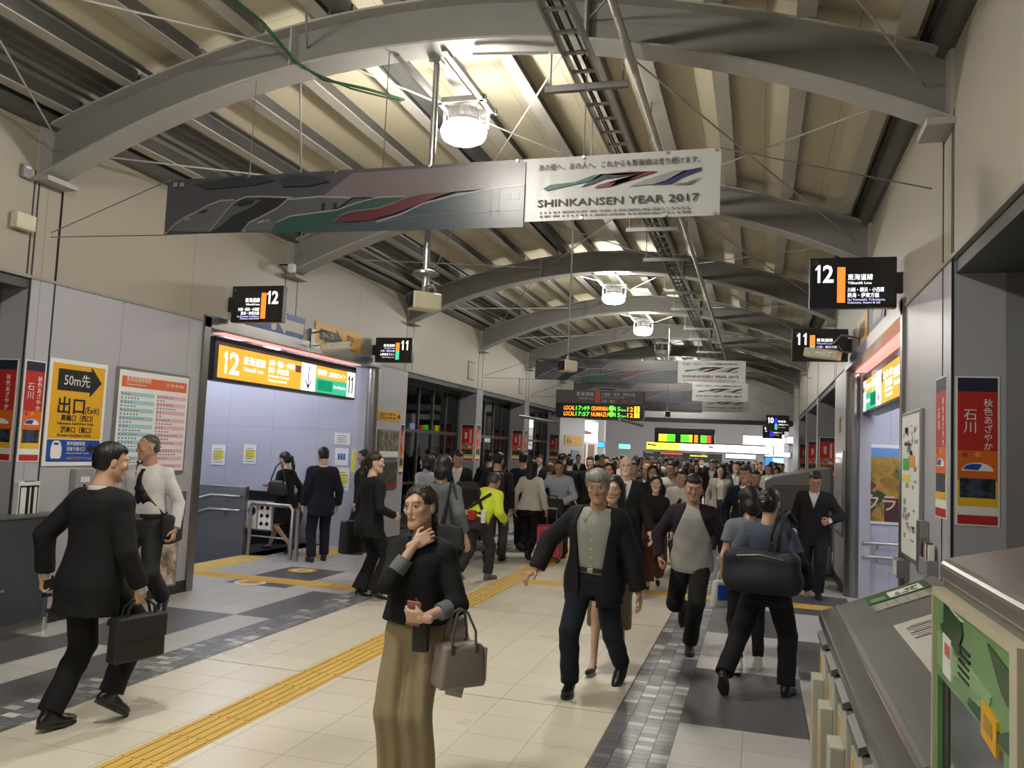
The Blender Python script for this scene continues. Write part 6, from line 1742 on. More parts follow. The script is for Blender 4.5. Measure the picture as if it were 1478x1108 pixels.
def w_glasses(root, S, r, ph, m):
    h = S.hs; P = lambda x, y, z: Vector(S.hc+S.HR @ (A3(x, y, z)*h)); b = MB()
    for x in (-1, 1):
        b.tube([P(.032*x+.021*math.cos(t), .098, .002+.015*math.sin(t)) for t in [2*PI*i/16 for i in range(16)]], .0014*h, 6, closed=True)
        b.tube([P(.053*x, .097, .006), P(.075*x, .06, .006), P(.079*x, -.01, .008)], .0014*h, 6)
    b.tube([P(-.011, .1, .004), P(0, .103, .007), P(.011, .1, .004)], .0014*h, 6)
    o = b.build('glasses', m, root, 0, True)
def w_neckband(root, S, r, ph, m, rx=.068, z=.508, tr=.008):
    s = S.s; k = 1 if S.sex == 'm' else .86
    MB().tube([Vector(S.pel+S.R @ (A3(rx*k*math.cos(t), -.02+rx*k*1.1*math.sin(t)+.008*math.sin(t), z-.016*math.sin(t))*s)) for t in [2*PI*i/26 for i in range(26)]], tr*s, 8, closed=True).build('neckband', m, root, 0, True)
def w_mask(root, S, r, ph, m): pass
def w_strap(root, S, r, ph, m, a='R', wd=.05, off=.035, z1=-.0, name='strap', front=True, k=22):
    """bag strap from one shoulder across the chest and back to the opposite hip"""
    s = S.s; t = TORSO[S.sex]; sx = 1 if a == 'R' else -1
    vs = []
    for i in range(k):
        u = i/(k-1)*2*PI
        c, q = math.cos(u), math.sin(u)
        z = .27+.235*c if True else 0
        x = sx*(.085*c) ; side = sx*.0
        zz = z if c > -.99 else z1
        rx = np.interp(zz, t['z'], t['rx'])+off; ry = np.interp(zz, t['z'], t['ry'])+off
        xx = sx*(.10*c-.05*(1-c)*.9)
        yy = ry*q*math.sqrt(max(.05, 1-(xx/rx)**2))+np.interp(zz, t['z'], t['oy'])
        if c > .9: zz += .03
        vs.append((xx, yy, zz))
    b = MB(); out = []
    T = lambda p: Vector(S.pel+S.R @ (A3(*p)*s))
    for i in range(k-1):
        p, q_ = Vector(vs[i]), Vector(vs[i+1]); d = (q_-p); d.normalize(); nrm = Vector((p.x*.3, p.y, 0)); nrm.normalize() if nrm.length else None
        if nrm.length < .1: nrm = Vector((0, 0, 1))
        sd = d.cross(nrm); sd.normalize()
        for pt in (p, q_): out += [T(pt+sd*wd/2), T(pt-sd*wd/2)]
    n = len(out)//4
    b.add(out, [(4*i, 4*i+1, 4*i+3, 4*i+2) for i in range(n)])
    o = b.build(name, m, root, 0, True)
    md = o.modifiers.new('th', 'SOLIDIFY'); md.thickness = .006; md.offset = 1
    return o
def w_scarf(root, S, r, ph, m): pass
WEAR = dict(neckband=w_neckband, trousers=w_trousers, culottes=w_culottes, skirt=w_skirt, top=w_top, jacket=w_jacket, collar=w_collar, tie=w_tie, shoes=w_shoes, cuffs=w_cuffs, belt=w_belt, glasses=w_glasses, strap=w_strap)

BLK = cloth('black_suit', (.013, .013, .0145)); BLK2 = cloth('black_knit', (.018, .017, .018), .95, .4, 150); NAVY = cloth('navy_suit', (.012, .014, .024)); JEAN = cloth('dark_denim', (.014, .018, .03), .8, .3, 300)
CHAR = cloth('charcoal', (.035, .035, .037)); GRYT = cloth('grey_trousers', (.07, .068, .066)); WHT = cloth('white_shirt', (.62, .61, .6), .8, .1, 200, .04); GSH = cloth('grey_shirt', (.30, .30, .27), .85, .15, 240, .07)
KHA = cloth('khaki', (.30, .245, .15), .85, .2, 260, .07); BROWNT = cloth('rust_trousers', (.10, .04, .026)); HEA = cloth('heather_grey', (.34, .335, .32), .9, .25, 260, .08); PLUM = cloth('dark_plum', (.022, .015, .022))
DEN = cloth('blue_denim', (.075, .095, .135), .85, .3, 260, .12); GRB = cloth('grey_blue', (.17, .185, .205), .85, .2, 240); SLA = cloth('slate_top', (.10, .107, .12)); LBL = cloth('pale_blue', (.42, .47, .56), .8, .12, 200, .05)
NEON = cloth('neon_yellow', (.72, .86, .06), .7, .1, 160, .05); BEI = cloth('beige_coat', (.36, .33, .28)); TAN = cloth('tan_tights', (.40, .25, .165), .6, .02); CRM = cloth('cream_blouse', (.60, .58, .52), .8, .12, 200, .05)
LEO = mat('leopard_print', (.22, .16, .085), .7, 0, .95, 55, .1, 200); LEA = mat('black_leather', (.012, .012, .013), .38, 0, .15, 10, .15, 180); NYL = mat('black_nylon', (.012, .0125, .015), .6, 0, .2, 12, .3, 300)
TAUPE = mat('taupe_leather', (.25, .215, .19), .45, 0, .08, 8, .12, 160); PLUG = mat('brown_strap', (.09, .075, .065), .5); CREAMS = mat('cream_sneaker', (.55, .52, .46), .6)
M_SHOEB = mat('shoe_tan', (.16, .14, .115), .6)

def walk(lead='L', st=.3, back=.3, arms=.16, **k):
    o = 'R' if lead == 'L' else 'L'; sx = -1 if lead == 'L' else 1
    P = {'foot'+lead: (.075*sx, st, .0, -6), 'foot'+o: (-.075*sx, -back, .075, 38), 'drop': .025, 'lean': 4,
         'hand'+lead: (.255*sx, -arms*.8, .83), 'hand'+o: (-.25*sx, arms+.06, .85)}
    P.update(k); return P
def stand(**k):
    P = {'footL': (-.1, .0, 0, 0, 10), 'footR': (.1, .02, 0, 0, -10), 'lean': 2}; P.update(k); return P

def suit(coat=BLK, tr=None, v=.30, wd=.075, tie=None, bottom=-.2, shirt=WHT, cut='straight', end=1.0, collar=True, open_=False, shoes=SHOE):
    W = [('top', shirt, 'shirt', .010, .0, .9, (.05, .045, .036)), ('jacket', coat, bottom, .028, (.072, .063, .054), .97, cut_v(v, wd, -.02 if not open_ else None, .012 if not open_ else .05, open_)),
         ('trousers', tr or coat, cut, end), ('shoes', shoes)]
    if collar: W.append(('collar', shirt))
    if tie: W.append(('tie', tie))
    W.append(('cuffs', shirt))
    return W

# ------------------------------------------------------------------ bags
def bag(name, label, M, c, sz, m, rz=0., handles=None, hr=.008, hm=None, cat='bag', top=1., bevel=.02, rx=0., flap=False, zipm=None, pocket=False, soft=0.):
    mt = M @ Matrix.Translation(c) @ Matrix.Rotation(rz, 4, 'Z') @ Matrix.Rotation(rx, 4, 'X')
    e = empty(name, mat=mt, label=label, cat=cat)
    w_, d_, h_ = sz
    if soft:
        I = np.eye(3)
        v, f = sdf_mesh([('u', 0, _box((0, 0, -h_*.52), (w_/2, d_/2, h_*.46), I, min(d_, h_)*.42)), ('u', .06, _ell((0, -d_*.12, -h_*.68), (w_*.5, d_*.55, h_*.3)))], .009, None, (soft, 26, 22, random.uniform(0, 6)))
        np_mesh('body', relax(v, f, 1), f, [m], None, e)
    else: MB().box((0, 0, -h_/2), (w_, d_, h_), None, top).build('body', m, e, bevel, True, 3)
    if flap: MB().box((0, -d_*.5, -h_*.28), (w_*.96, .012, h_*.5)).build('flap', m, e, .005)
    if pocket: MB().box((0, -d_*.53, -h_*.66), (w_*.72, d_*.3, h_*.5)).build('pocket', m, e, .02, True, 3)
    if zipm: MB().tube([(-w_*.3, -d_*.52, -h_*.18), (0, -d_*.54, -h_*.12), (w_*.3, -d_*.52, -h_*.2)], .004, 6).build('zip', zipm, e)
    for pts in handles or ():
        MB().tube(pts, hr, 8).build('handle', hm or m, e, 0, True)
    return e
def arc(w_, h_, y=0., z=0., n=9, sk=0.): return [(w_/2*math.cos(PI-PI*i/(n-1))+sk*math.sin(PI*i/(n-1)), y, z+h_*math.sin(PI*i/(n-1))**.7) for i in range(n)]
def mtx(root): return Matrix.Translation(root.location) @ Matrix.Rotation(root.rotation_euler.z, 4, 'Z')

# ------------------------------------------------------------------ the people near the camera
def foreground():
    # woman in khaki culottes
    r, S = person('woman in black denim jacket and wide khaki trousers touching her hair, nearest the viewer', 1.56, 'f', (-1.66, 4.05), 172,
        dict(lean=1, twist=2, hip=4, footL=(-.075, -.0, 0, 0, 10), footR=(.075, .02, 0, 0, -14), kneeL=(0, 1, 0), kneeR=(0, 1, 0), head=(-7, 1, 3), handR=(-.035, .13, 1.395), elbowR=(.45, .35, -.9),
             gripR=(.8, (-.2, -.9, .2), (-.75, -.35, .5), .4), handL=(-.19, .27, 1.035), elbowL=(-.6, -.5, -.7), gripL=(1.15, (.1, -.9, .35), (.92, .3, .12), .8), look=-.6),
        [('top', GRB, 'shirt', .010, .05, .55, (.05, .048, .046), .512), ('jacket', cloth('black_denim', (.012, .0125, .0145), .8, .4, 300), .075, .026, (.056, .058, .054), .28, cut_v(.10, .045, None, .0), ((-.3, .0, .09, .16, .3, .5), (.03, .03, .03, .024, .010, .004))),
         ('culottes', KHA, .88), ('cuffs', GRB, 'R', .046, .06, .36), ('cuffs', GRB, 'L', .044, .05, .34), ('collar', MATS['cloth_black_denim'], .082, .055, .10, .505, .5), ('shoes', SHOE)], 'tied', 'brown', 'fair', 0)
    M = mtx(r); s = S.s
    for z, x in ((.36, .03), (.28, .028), (.2, .025), (.12, .022)):
        t = TORSO['f']; y = np.interp(z, t['z'], t['ry'])+.036
        MB().lathe([(.008, 0), (.008, .004)], Vector(S.pel+S.R @ (A3(x, y, z)*s)), 10, Matrix.Rotation(-PI/2, 3, 'X')).build('button', M_STEEL, r)
    MB().lathe([(.004, -.003), (.005, .003)], Vector(S.hc+S.HR @ (A3(-.083, -.0, -.034)*S.hs)), 10).build('earring', M_STEEL, r)
    # phone in her left hand, taupe handbag in the crook of the left arm, black pouch, pale scarf
    pc, d, t, n = S.palm['L']
    R = Matrix(np.stack([t, d, n], 1).tolist())
    e = empty('phone', mat=M @ (Matrix.Translation(Vector(pc-d*.015+n*.004)) @ R.to_4x4()), label='phone in a pink case in the left hand of the woman in khaki trousers', cat='phone')
    MB().box((0, 0, 0), (.135, .068, .008)).build('case', mat('phone_pink', 'b8756c', .4), e, .003); MB().box((0, 0, .005), (.125, .06, .003)).build('screen', M_BLACK, e)
    el = S.el['L']; wr = S.wr['L']; a = el+(wr-el)*.3
    top = Vector(a)+Vector((0, 0, .03))
    hz = .185
    e = bag('handbag', 'taupe leather handbag hanging from the left forearm of the woman in khaki trousers', M, (top.x-.075, top.y+.0, top.z-hz), (.25, .14, .205), TAUPE, .95,
            [[(-.065, y, -.02), (-.06, y, .06), (-.028, y*.4, .145), (.0, y*.3, .16), (.028, y*.4, .145), (.06, y, .06), (.065, y, -.02)] for y in (-.05, .05)], .0065, PLUG, 'handbag', .86, .022)
    MB().box((-.119, 0, -.1), (.012, .12, .16)).build('side_panel', mat('taupe_light', (.33, .29, .25), .5), e, .003)
    for y in (-.063, .063):
        for x in (-.065, .065): MB().box((x, y, -.02), (.018, .006, .045)).build('handle_tab', PLUG, e)
    e = bag('pouch', 'small black pouch with chain hanging at the waist of the woman in khaki trousers', M, (-.15*s, .215*s, 1.03*s), (.085, .03, .17), LEA, .3, [], .004, None, 'pouch', 1., .012)
    MB().tube([(0, 0, 0), (.01, .01, .05), (.03, .02, .09)], .004, 6).build('chain', M_STEEL, e)
    sc = MB(); k = 12
    for i in range(k+1): pass
    vs = []; fs = []
    for i in range(k+1):
        z = 1.0-.42*i/k; w_ = .05+.10*math.sin(PI*min(1, i/k*.9)); yy = -.02+.03*math.sin(i*.6)
        for j in range(5): u = j/4-.5; vs.append((-.255-.02*math.cos(u*6)+u*.03, yy+u*w_*1.5, (z+.05*abs(u))*s))
    fs = [(i*5+j, i*5+j+1, i*5+j+6, i*5+j+5) for i in range(k) for j in range(4)]
    o = MB().add(vs, fs).build('scarf', mat('scarf_pale', (.42, .4, .36), .85), None, 0, True); o.matrix_world = M
    md = o.modifiers.new('th', 'SOLIDIFY'); md.thickness = .012
    tag(o, 'pale scarf hanging behind the taupe handbag', 'scarf')
    # man in the black suit, lower left
    r, S = person('man in black suit walking away with a briefcase, at the lower left', 1.725, 'm', (-3.90, 4.24), -6,
        dict(lean=5, footL=(-.06, -.16, .02, 8, 2), footR=(.1, .12, .09, 32), drop=.02, handL=(-.36, -.03, .86), elbowL=(-.8, -.7, .0), handR=(.27, .12, .82), head=(-24, 6, 0),
             gripL=(.75, (.9, .3, .1), (-.1, .15, -.9), .5), gripR=(1.25, (-1, .0, 0), (.0, .1, -1), .9)), suit(BLK, None, .28, .07, None, -.215), 'short', 'black', 'mid', 0)
    M = mtx(r); pc = S.palm['R'][0]
    e = bag('briefcase', 'soft black briefcase in the right hand of the man at lower left', M, (pc[0]+.02, pc[1], pc[2]-.08), (.35, .10, .27), NYL, PI/2-.12,
            [[(-.1, y, -.01), (-.085, y, .05), (-.04, y*.3, .09), (.04, y*.3, .09), (.085, y, .05), (.1, y, -.01)] for y in (-.025, .025)], .008, LEA, 'briefcase', .96, .02, 0, True)
    e = empty('phone', mat=M @ Matrix.Translation(Vector(S.palm['L'][0])), label='dark phone in the left hand of the man in black suit', cat='phone'); MB().box((0, 0, 0), (.012, .07, .13)).build('body', M_BLACK, e, .004)
    # man in white shirt beside the timetable
    r, S = person('balding man in white shirt and dark tie with a shoulder strap, before the timetable', 1.78, 'm', (-5.62, 6.74), 190,
        dict(lean=2, footR=(.08, .1, 0, 0), footL=(-.1, -.22, .09, 38), drop=.02, handL=(-.30, .03, .83), handR=(.27, .08, .84), head=(-42, 4, 0), gripL=(.8, None, None)),
        [('top', WHT, 'shirt', .02, .05, .95, (.062, .056, .046), .512, None, ((-.1, .06, .15, .5), (.0, .002, .01, .0)), .006), ('trousers', CHAR, 'straight', 1.0, .014, .1), ('belt', LEA), ('collar', WHT), ('tie', LEA, .30, .03), ('strap', NYL, 'R', .085, .04, 0, 'bag_strap'), ('shoes', SHOE)],
        'receding', 'dkgrey', 'tan', 0)
    bag('shoulder_bag', 'black shoulder bag at the left hip of the man in white shirt', mtx(r), (-.24, -.06, 1.0), (.34, .12, .27), NYL, .2+PI/2, [], .01, None, 'bag', 1., .03)
    # grey haired man
    r, S = person('grey-haired man in open black jacket, grey shirt and dark jeans walking forward', 1.665, 'm', (-1.16, 6.26), 176,
        dict(lean=4, side=-2, footR=(.135, .10, 0, -2, 6), footL=(-.15, -.34, .085, 44, -14), drop=.03, handR=(.43, .12, .90), elbowR=(.9, -.7, .3), handL=(-.34, -.02, .79), elbowL=(-.9, -.5, .2), head=(6, 7, 3), gripR=(.5, (-.4, -.3, -.8), (.55, .6, -.5), .3)),
        [('top', GSH, 'shirt', .02, .05, .8, (.055, .05, .04), .512, None, ((-.1, .06, .3, .5), (.0, .004, .012, .0))), ('trousers', JEAN, 'straight', 1.0, .014, .1), ('belt', LEA), ('collar', GSH, .068, .036, .09, .508, .5), ('shoes', SHOE),
         ('jacket', cloth('black_blouson', (.012, .0125, .016), .75, .35, 120), -.18, .044, (.082, .075, .066), .99, cut_v(1., .11, None, .035, True), ((-.3, -.1, .1, .3, .5), (.04, .03, .018, .008, .0)))],
        'fluffy', 'grey', 'tan', 0)
    t = TORSO['m']
    for i in range(6):
        z = .44-.065*i; y = np.interp(z, t['z'], t['ry'])+np.interp(z, t['z'], t['oy'])+.032
        MB().lathe([(.006, 0), (.006, .003)], Vector(S.pel+S.R @ (A3(0, y, z)*S.s)), 8, Matrix.Rotation(-PI/2, 3, 'X')).build('button', M_WHITE, r)
    # woman directly behind him
    r, S = person('dark-haired woman in black with a leopard skirt, hidden behind the grey-haired man', 1.60, 'f', (-1.16, 7.05), 178, walk('R', .28, .2, .1),
        [('jacket', BLK2, -.15, .02, (.058, .05, .043), .97, None), ('skirt', LEO, .5, .03), ('shoes', SHOE, 'heel')], 'wavy', 'black', 'fair', 1)
    bag('leopard_bag', 'leopard print bag hanging beside the outstretched arm of the grey-haired man', mtx(r), (.25, .12, .9), (.15, .08, .19), LEO, .9, [[(-.05, 0, -.01), (-.04, 0, .05), (0, 0, .08), (.04, 0, .05), (.05, 0, -.01)]], .006, PLUG, 'handbag', .9, .03)
    # bald man
    r, S = person('bald man with glasses in black suit, white shirt and dark tie', 1.765, 'm', (-1.57, 10.38), 183, walk('L', .25, .25, .06, handL=(-.31, .06, .80), handR=(.28, .0, .8), head=(4, -2, 0)),
        suit(BLK, None, .30, .08, LEA, -.22)+[('glasses', M_STEELD)], 'fringe', 'dkgrey', 'pale', 0)
    r, S = person('woman in black top and rust-brown trousers beside the bald man', 1.50, 'f', (-1.32, 11.42), 188, walk('R', .22, .22, .05, head=(0, -4, 0)),
        [('top', BLK2, 'sweater', .02, -.0, .97, (.056, .05, .044), .53), ('trousers', BROWNT, 'wide', .9, .012, .14), ('shoes', SHOE, 'heel')], 'long', 'black', 'pale', 1)
    # man in the raglan shirt
    r, S = person('man in grey raglan shirt with dark sleeves, hurrying forward', 1.645, 'm', (-.57, 7.98), 181,
        dict(lean=7, footL=(-.005, .10, 0, 0, 4), footR=(.10, -.36, .26, 66), drop=.035, kneeR=(.15, 1, 0), handR=(.285, .16, .86), elbowR=(.9, -.8, .1), handL=(-.31, .0, .80), elbowL=(-.9, -.7, .1), head=(6, 12, 0), gripR=(1.25, None, None, .9), gripL=(.9, None, None)),
        [('top', HEA, 'shirt', .026, -.1, -.75, (.066, .06, .04), .512, lambda S: raglan(S, 1), ((-.2, -.05, .05, .2, .5), (.014, .014, .012, .008, 0)), .005), ('top', PLUM, 'sleeves', .026, .0, .97, (.066, .06, .05), .512, lambda S: raglan(S, -1), ((-.2, -.05, .05, .2, .5), (.014, .014, .012, .008, 0)), .005), ('trousers', BLK2, 'straight', .99), ('neckband', PLUM), ('shoes', SHOE)],
        'short', 'black', 'tan', 0)
    # woman with the big shoulder bag, back to the viewer
    r, S = person('woman with hair bun in denim shirt, seen from behind with a big bag', 1.575, 'f', (.08, 6.76), -14,
        dict(lean=4, footR=(.155, .08, 0, 0, -10), footL=(-.26, -.26, .10, 52), drop=.03, handR=(.30, .16, .90), handL=(-.28, .18, .92), head=(-4, 4, 0)),
        [('top', DEN, 'shirt', .02, -.02, -.35, (.075, .074, .07), .515), ('top', BLK2, 'black_sleeves', .01, .2, .98, (.054, .066, .06), .40), ('trousers', BLK, 'straight', 1.0, .02), ('shoes', SHOE)], 'bun', 'black', 'mid', 0)
    M = mtx(r)
    e = bag('shoulder_bag', 'big navy-black bag on the back of the woman with hair bun', M, (.02, -.235, 1.13), (.56, .17, .34), mat('bag_navy', (.012, .014, .022), .6, 0, .2, 10, .3, 260), .06,
            [[(.05, .0, -.03), (.07, -.02, .1), (.10, .06, .235), (.13, .2, .265), (.17, .3, .15)], [(.11, .0, -.03), (.125, -.02, .1), (.14, .07, .225), (.16, .2, .25), (.2, .3, .15)]], .014, NYL, 'bag', .82, .05, .08, False, M_STEELD, False, .009)
    MB().box((.08, -.09, .03), (.04, .02, .06)).build('strap_buckle', M_BLACK, e, .006)
    MB().tube([Vector(S.hc+S.HR @ (A3(x, -.175+abs(x)*.4, .0+.15*abs(x))*S.hs)) for x in (-.03, -.015, 0, .015, .03)], .004, 6).build('hair_clip', M_STEEL, r)
    # her companion
    r, S = person('woman in pale grey-blue shirt and black leggings half hidden left of the big bag', 1.55, 'f', (-.06, 7.36), 8,
        dict(lean=3, footR=(.12, .12, 0, 0), footL=(-.09, -.12, .03, 18), drop=.02, handL=(-.22, .12, .84), handR=(.24, .1, .85), head=(22, 2, 0)),
        [('top', GRB, 'shirt', .022, -.05, -.45, (.07, .07, .066), .515), ('trousers', BLK2, 'slim', .9), ('shoes', CREAMS, 'shoe', CREAMS)], 'bob', 'black', 'mid', 1)
    e = bag('plastic_bag', 'white plastic bag with blue print hanging beside the woman in grey-blue shirt', mtx(r), (-.2, .12, .74), (.2, .09, .24), mat('plastic_white', (.5, .5, .5), .35), .4, [[(-.05, 0, -.01), (-.03, 0, .06), (0, 0, .09), (.03, 0, .06), (.05, 0, -.01)]], .006, None, 'bag', .8, .03)
    MB().box((.0, -.05, -.1), (.13, .006, .12)).build('blue_print', mat('print_blue', '1f52b5', .4), e, .002)
def raglan(S, k):
    def post(P, V):
        q = tloc(S, P); x = np.abs(q[..., 0]); z = q[..., 2]
        return np.maximum(V, k*(x-.062-.40*np.maximum(.512-z, 0)-np.maximum(.1-z, 0))*S.s*.9)
    return post
foreground()

# ------------------------------------------------------------------ people in the middle distance
def middle():
    # by the left stairs
    r, S = person('woman in black suit jacket and skirt with tan tights, stepping onto the escalator', 1.58, 'f', (-7.05, 11.55), 84, walk('R', .34, .2, .1, head=(0, 14, 0), handL=(-.12, .24, 1.15), down=1),
        [('jacket', BLK, -.12, .024, (.062, .056, .048), .97, None), ('skirt', BLK, .36, .02), ('shoes', SHOE, 'heel')], 'ponytail', 'black', 'fair', 1)
    e = bag('shoulder_bag', 'black shoulder bag of the woman stepping onto the escalator', mtx(r), (-.25, -.02, 1.13), (.13, .34, .24), LEA, .1, [[(0, -.13, -.02), (.02, -.06, .2), (.06, 0, .28), (.02, .06, .2), (0, .13, -.02)]], .01, LEA, 'bag', .75, .04)
    person('man in navy suit seen from behind, waiting by the escalator', 1.665, 'm', (-6.16, 11.06), 42, stand(footL=(-.11, -.06, 0, 0, 8), footR=(.11, .08, 0, 0, -8), head=(8, 6, 0), handR=(.27, .04, .84)), suit(NAVY, None, .28, .07, None, -.2), 'short', 'black', 'mid', 1)
    r, S = person('woman in black trouser suit with long ponytail, standing left of the woman in khaki', 1.655, 'f', (-4.22, 8.72), -34, stand(footL=(-.11, -.02, .03, 12), footR=(.11, .06, .03, 12), head=(-38, 0, 0), handR=(.2, .2, .98), handL=(-.27, .02, .82)),
        [('top', WHT, 'shirt', .01, .05, .9), ('jacket', BLK, -.16, .022, (.06, .054, .047), .97, cut_v(.25, .06)), ('trousers', BLK, 'flare', 1.04), ('shoes', SHOE, 'heel')], 'ponytail', 'brown', 'fair', 1)
    bag('tote_bag', 'large black tote bag on the arm of the woman with long ponytail', mtx(r), (-.33, .02, .86), (.13, .42, .38), LEA, .1, [[(0, -.12, -.02), (.01, -.08, .14), (.03, 0, .2), (.01, .08, .14), (0, .12, -.02)]], .009, LEA, 'bag', .94, .02)
    person('man in white shirt and black jacket half hidden behind the woman with ponytail', 1.64, 'm', (-6.02, 12.15), 100, stand(head=(10, 4, 0)), suit(BLK, None, .3, .08), 'short', 'black', 'tan', 1)
    r, S = person('woman in slate top with short dark hair, seen from behind past the woman in khaki', 1.70, 'f', (-3.10, 8.0), -4, walk('R', .2, .2, .12, handR=(.33, -.06, .86), handL=(-.2, .15, .9), head=(4, 4, 0)),
        [('top', SLA, 'shirt', .03, -.12, .7, (.07, .066, .06), .515), ('trousers', BLK, 'straight', 1.0), ('shoes', SHOE)], 'bob', 'black', 'mid', 1)
    bag('shoulder_bag', 'black bag under the right arm of the woman in slate top', mtx(r), (.19, -.14, 1.0), (.3, .1, .24), NYL, .1, [[(.1, 0, -.02), (.06, .03, .2), (-.02, .08, .42)], [(-.1, 0, -.02), (-.06, .03, .2), (-.04, .08, .42)]], .012, NYL, 'bag', .9, .03)
    person('woman in pale blue shirt seen in profile at the first left window', 1.6, 'f', (-5.15, 12.6), 60, stand(head=(12, 0, 0)), [('top', LBL, 'shirt', .022, -.08, .97), ('trousers', BLK, 'straight'), ('shoes', SHOE)], 'bob', 'black', 'fair', 1)
    person('person in dark clothes standing close to the first left window', 1.6, 'f', (-5.45, 13.5), 40, stand(), [('top', BLK2, 'sweater', .022, -.1, .97), ('trousers', BLK, 'straight'), ('shoes', SHOE)], 'long', 'black', 'mid', 2)
    r, S = person('man in black suit and open white collar looking down at his phone', 1.715, 'm', (-4.63, 12.65), 196, stand(head=(8, 24, 0), handR=(.17, .27, 1.08), elbowR=(.5, -.5, -.9), handL=(-.06, .26, 1.10), elbowL=(-.5, -.5, -.9), gripR=(.9, (0, .3, .9), (-.6, .75, .1), .6), gripL=(.9, None, None), down=1), suit(BLK, None, .32, .085), 'short', 'black', 'tan', 1)
    e = empty('phone', mat=mtx(r) @ (Matrix.Translation((.02, .36, 1.12)) @ Matrix.Rotation(.6, 4, 'X')), label='phone held by the man in black suit looking down', cat='phone'); MB().box((0, 0, 0), (.07, .14, .008)).build('body', M_BLACK, e, .003)
    # stooping person in neon yellow
    r, S = person('stooping person in neon yellow jacket with black bag and red pouch', 1.58, 'm', (-3.62, 10.72), -18, dict(lean=40, drop=.03, footL=(-.12, -.2, .05, 30), footR=(.14, .14, 0, 0, -8), handR=(.24, .36, .86), handL=(-.18, .42, .9), head=(6, 8, 0), hip=0),
        [('top', NEON, 'jacket', .034, -.02, .96, (.076, .07, .062), .515), ('trousers', CHAR, 'straight', .98), ('shoes', M_SHOEB, 'shoe', M_SHOEB)], 'short', 'dkgrey', 'tan', 1)
    M = mtx(r)
    e = bag('messenger_bag', 'black messenger bag slung on the back of the person in neon yellow', M, (-.17, -.06, 1.27), (.36, .16, .36), NYL, .15, [], .01, None, 'bag', .92, .04, .65, True)
    b = MB(); P = lambda x, y, z: S.tl(x, y, z)
    b.bar(P(-.17, -.13, .43), P(.15, -.165, .08), .04, .012, up=tuple(S.R @ A3(0, -1, 0))); b.bar(P(.15, -.15, .38), P(-.13, -.165, .05), .04, .012, up=tuple(S.R @ A3(0, -1, 0)))
    b.build('crossed_straps', NYL, r)
    e = empty('hip_pouch', mat=M @ Matrix.Translation(Vector(S.tl(.03, -.19, .0))), label='small red pouch hanging at the hip of the person in neon yellow', cat='pouch'); MB().box((0, 0, -.04), (.12, .07, .13)).build('body', mat('pouch_red', 'a52a2e', .5), e, .02)
    e = empty('bottle', mat=M @ Matrix.Translation(Vector(S.tl(.2, -.13, -.01))), label='white bottle tucked at the side of the person in neon yellow', cat='bottle'); MB().lathe([(.03, -.09), (.034, -.07), (.034, .04), (.02, .07), (.015, .09)], n=16).build('body', M_WHITE, e, 0, True)
    r, S = person('man in black jacket and grey trousers with a black backpack, seen from behind', 1.73, 'm', (-3.93, 12.55), 4, walk('R', .18, .2, .06, head=(-14, 2, 0)), [('top', WHT, 'shirt', .012, .05, .9, (.05, .045, .04), .525), ('jacket', BLK, -.16, .028, (.07, .062, .053), .97, None), ('trousers', GRYT, 'straight'), ('shoes', SHOE), ('collar', WHT)], 'short', 'black', 'tan', 1)
    e = bag('backpack', 'black backpack on the man in grey trousers', mtx(r), (.04, -.25, 1.40), (.3, .16, .45), NYL, 0, [], .01, None, 'backpack', .86, .05, .05, False, M_STEELD, True)
    b = MB()
    for x in (-.1, .1): b.tube([(x, .06, -.02), (x*1.1, .2, .06), (x*1.2, .34, -.04), (x*1.3, .33, -.2), (x*1.5, .12, -.36)], .016, 6)
    b.build('shoulder_strap', NYL, e)
    person('man in dark navy jacket ahead of the backpack, seen from behind', 1.74, 'm', (-3.98, 14.2), 2, walk('L', .2, .2, .06), [('jacket', NAVY, -.16, .028, (.07, .062, .053), .97, None), ('trousers', BLK, 'straight'), ('shoes', SHOE)], 'short', 'black', 'mid', 1)
    r, S = person('woman with long black hair and cream blouse pulling a red suitcase', 1.62, 'f', (-3.55, 13.2), -4, walk('L', .2, .22, .06, handR=(.30, -.03, .86)), [('top', CRM, 'blouse', .026, -.04, .96, (.064, .06, .054), .515, None, ((-.2, .06, .2, .5), (.03, .022, .006, .0))), ('trousers', BLK, 'straight'), ('shoes', SHOE)], 'long', 'black', 'fair', 1)
    e = empty('suitcase', mat=mtx(r) @ Matrix.Translation((.40, -.12, .0)) @ Matrix.Rotation(.12, 4, 'Z'), label='red hard-shell suitcase with a pull handle', cat='suitcase')
    red = mat('suitcase_red', (.42, .04, .06), .3, 0, .1, 6)
    MB().box((0, 0, .33), (.40, .24, .52)).build('shell', red, e, .045, True, 3)
    g = MB()
    for x in (-.12, -.06, 0, .06, .12): g.bb(x-.012, x+.012, -.126, .126, .12, .54)
    g.build('ridge', red, e, .004)
    t = MB()
    for y in (-.121, .121): t.tube([(-.15, y, .12), (.15, y, .12), (.165, y, .16), (.165, y, .5), (.15, y, .54), (-.15, y, .54), (-.165, y, .5), (-.165, y, .16)], .004, 6, closed=True)
    t.build('piping', mat('piping_pale', (.5, .32, .3), .5), e)
    MB().bb(-.203, .203, -.012, .012, .09, .58).build('zip_band', mat('suitcase_dark', (.05, .01, .012), .5), e)
    for x in (-.15, .15):
        for y in (-.08, .08): MB().lathe([(.02, -.012), (.032, -.012), (.032, .012), (.02, .012)], (x, y, .032), 14, Matrix.Rotation(PI/2, 3, 'Y')).build('wheel', M_BLACK, e); 
    h = MB()
    for x in (-.08, .08): h.tube([(x, .1, .56), (x, .1, .84)], .008, 8)
    h.tube([(-.08, .1, .84), (.08, .1, .84)], .014, 8); h.build('pull_handle', M_STEEL, e)
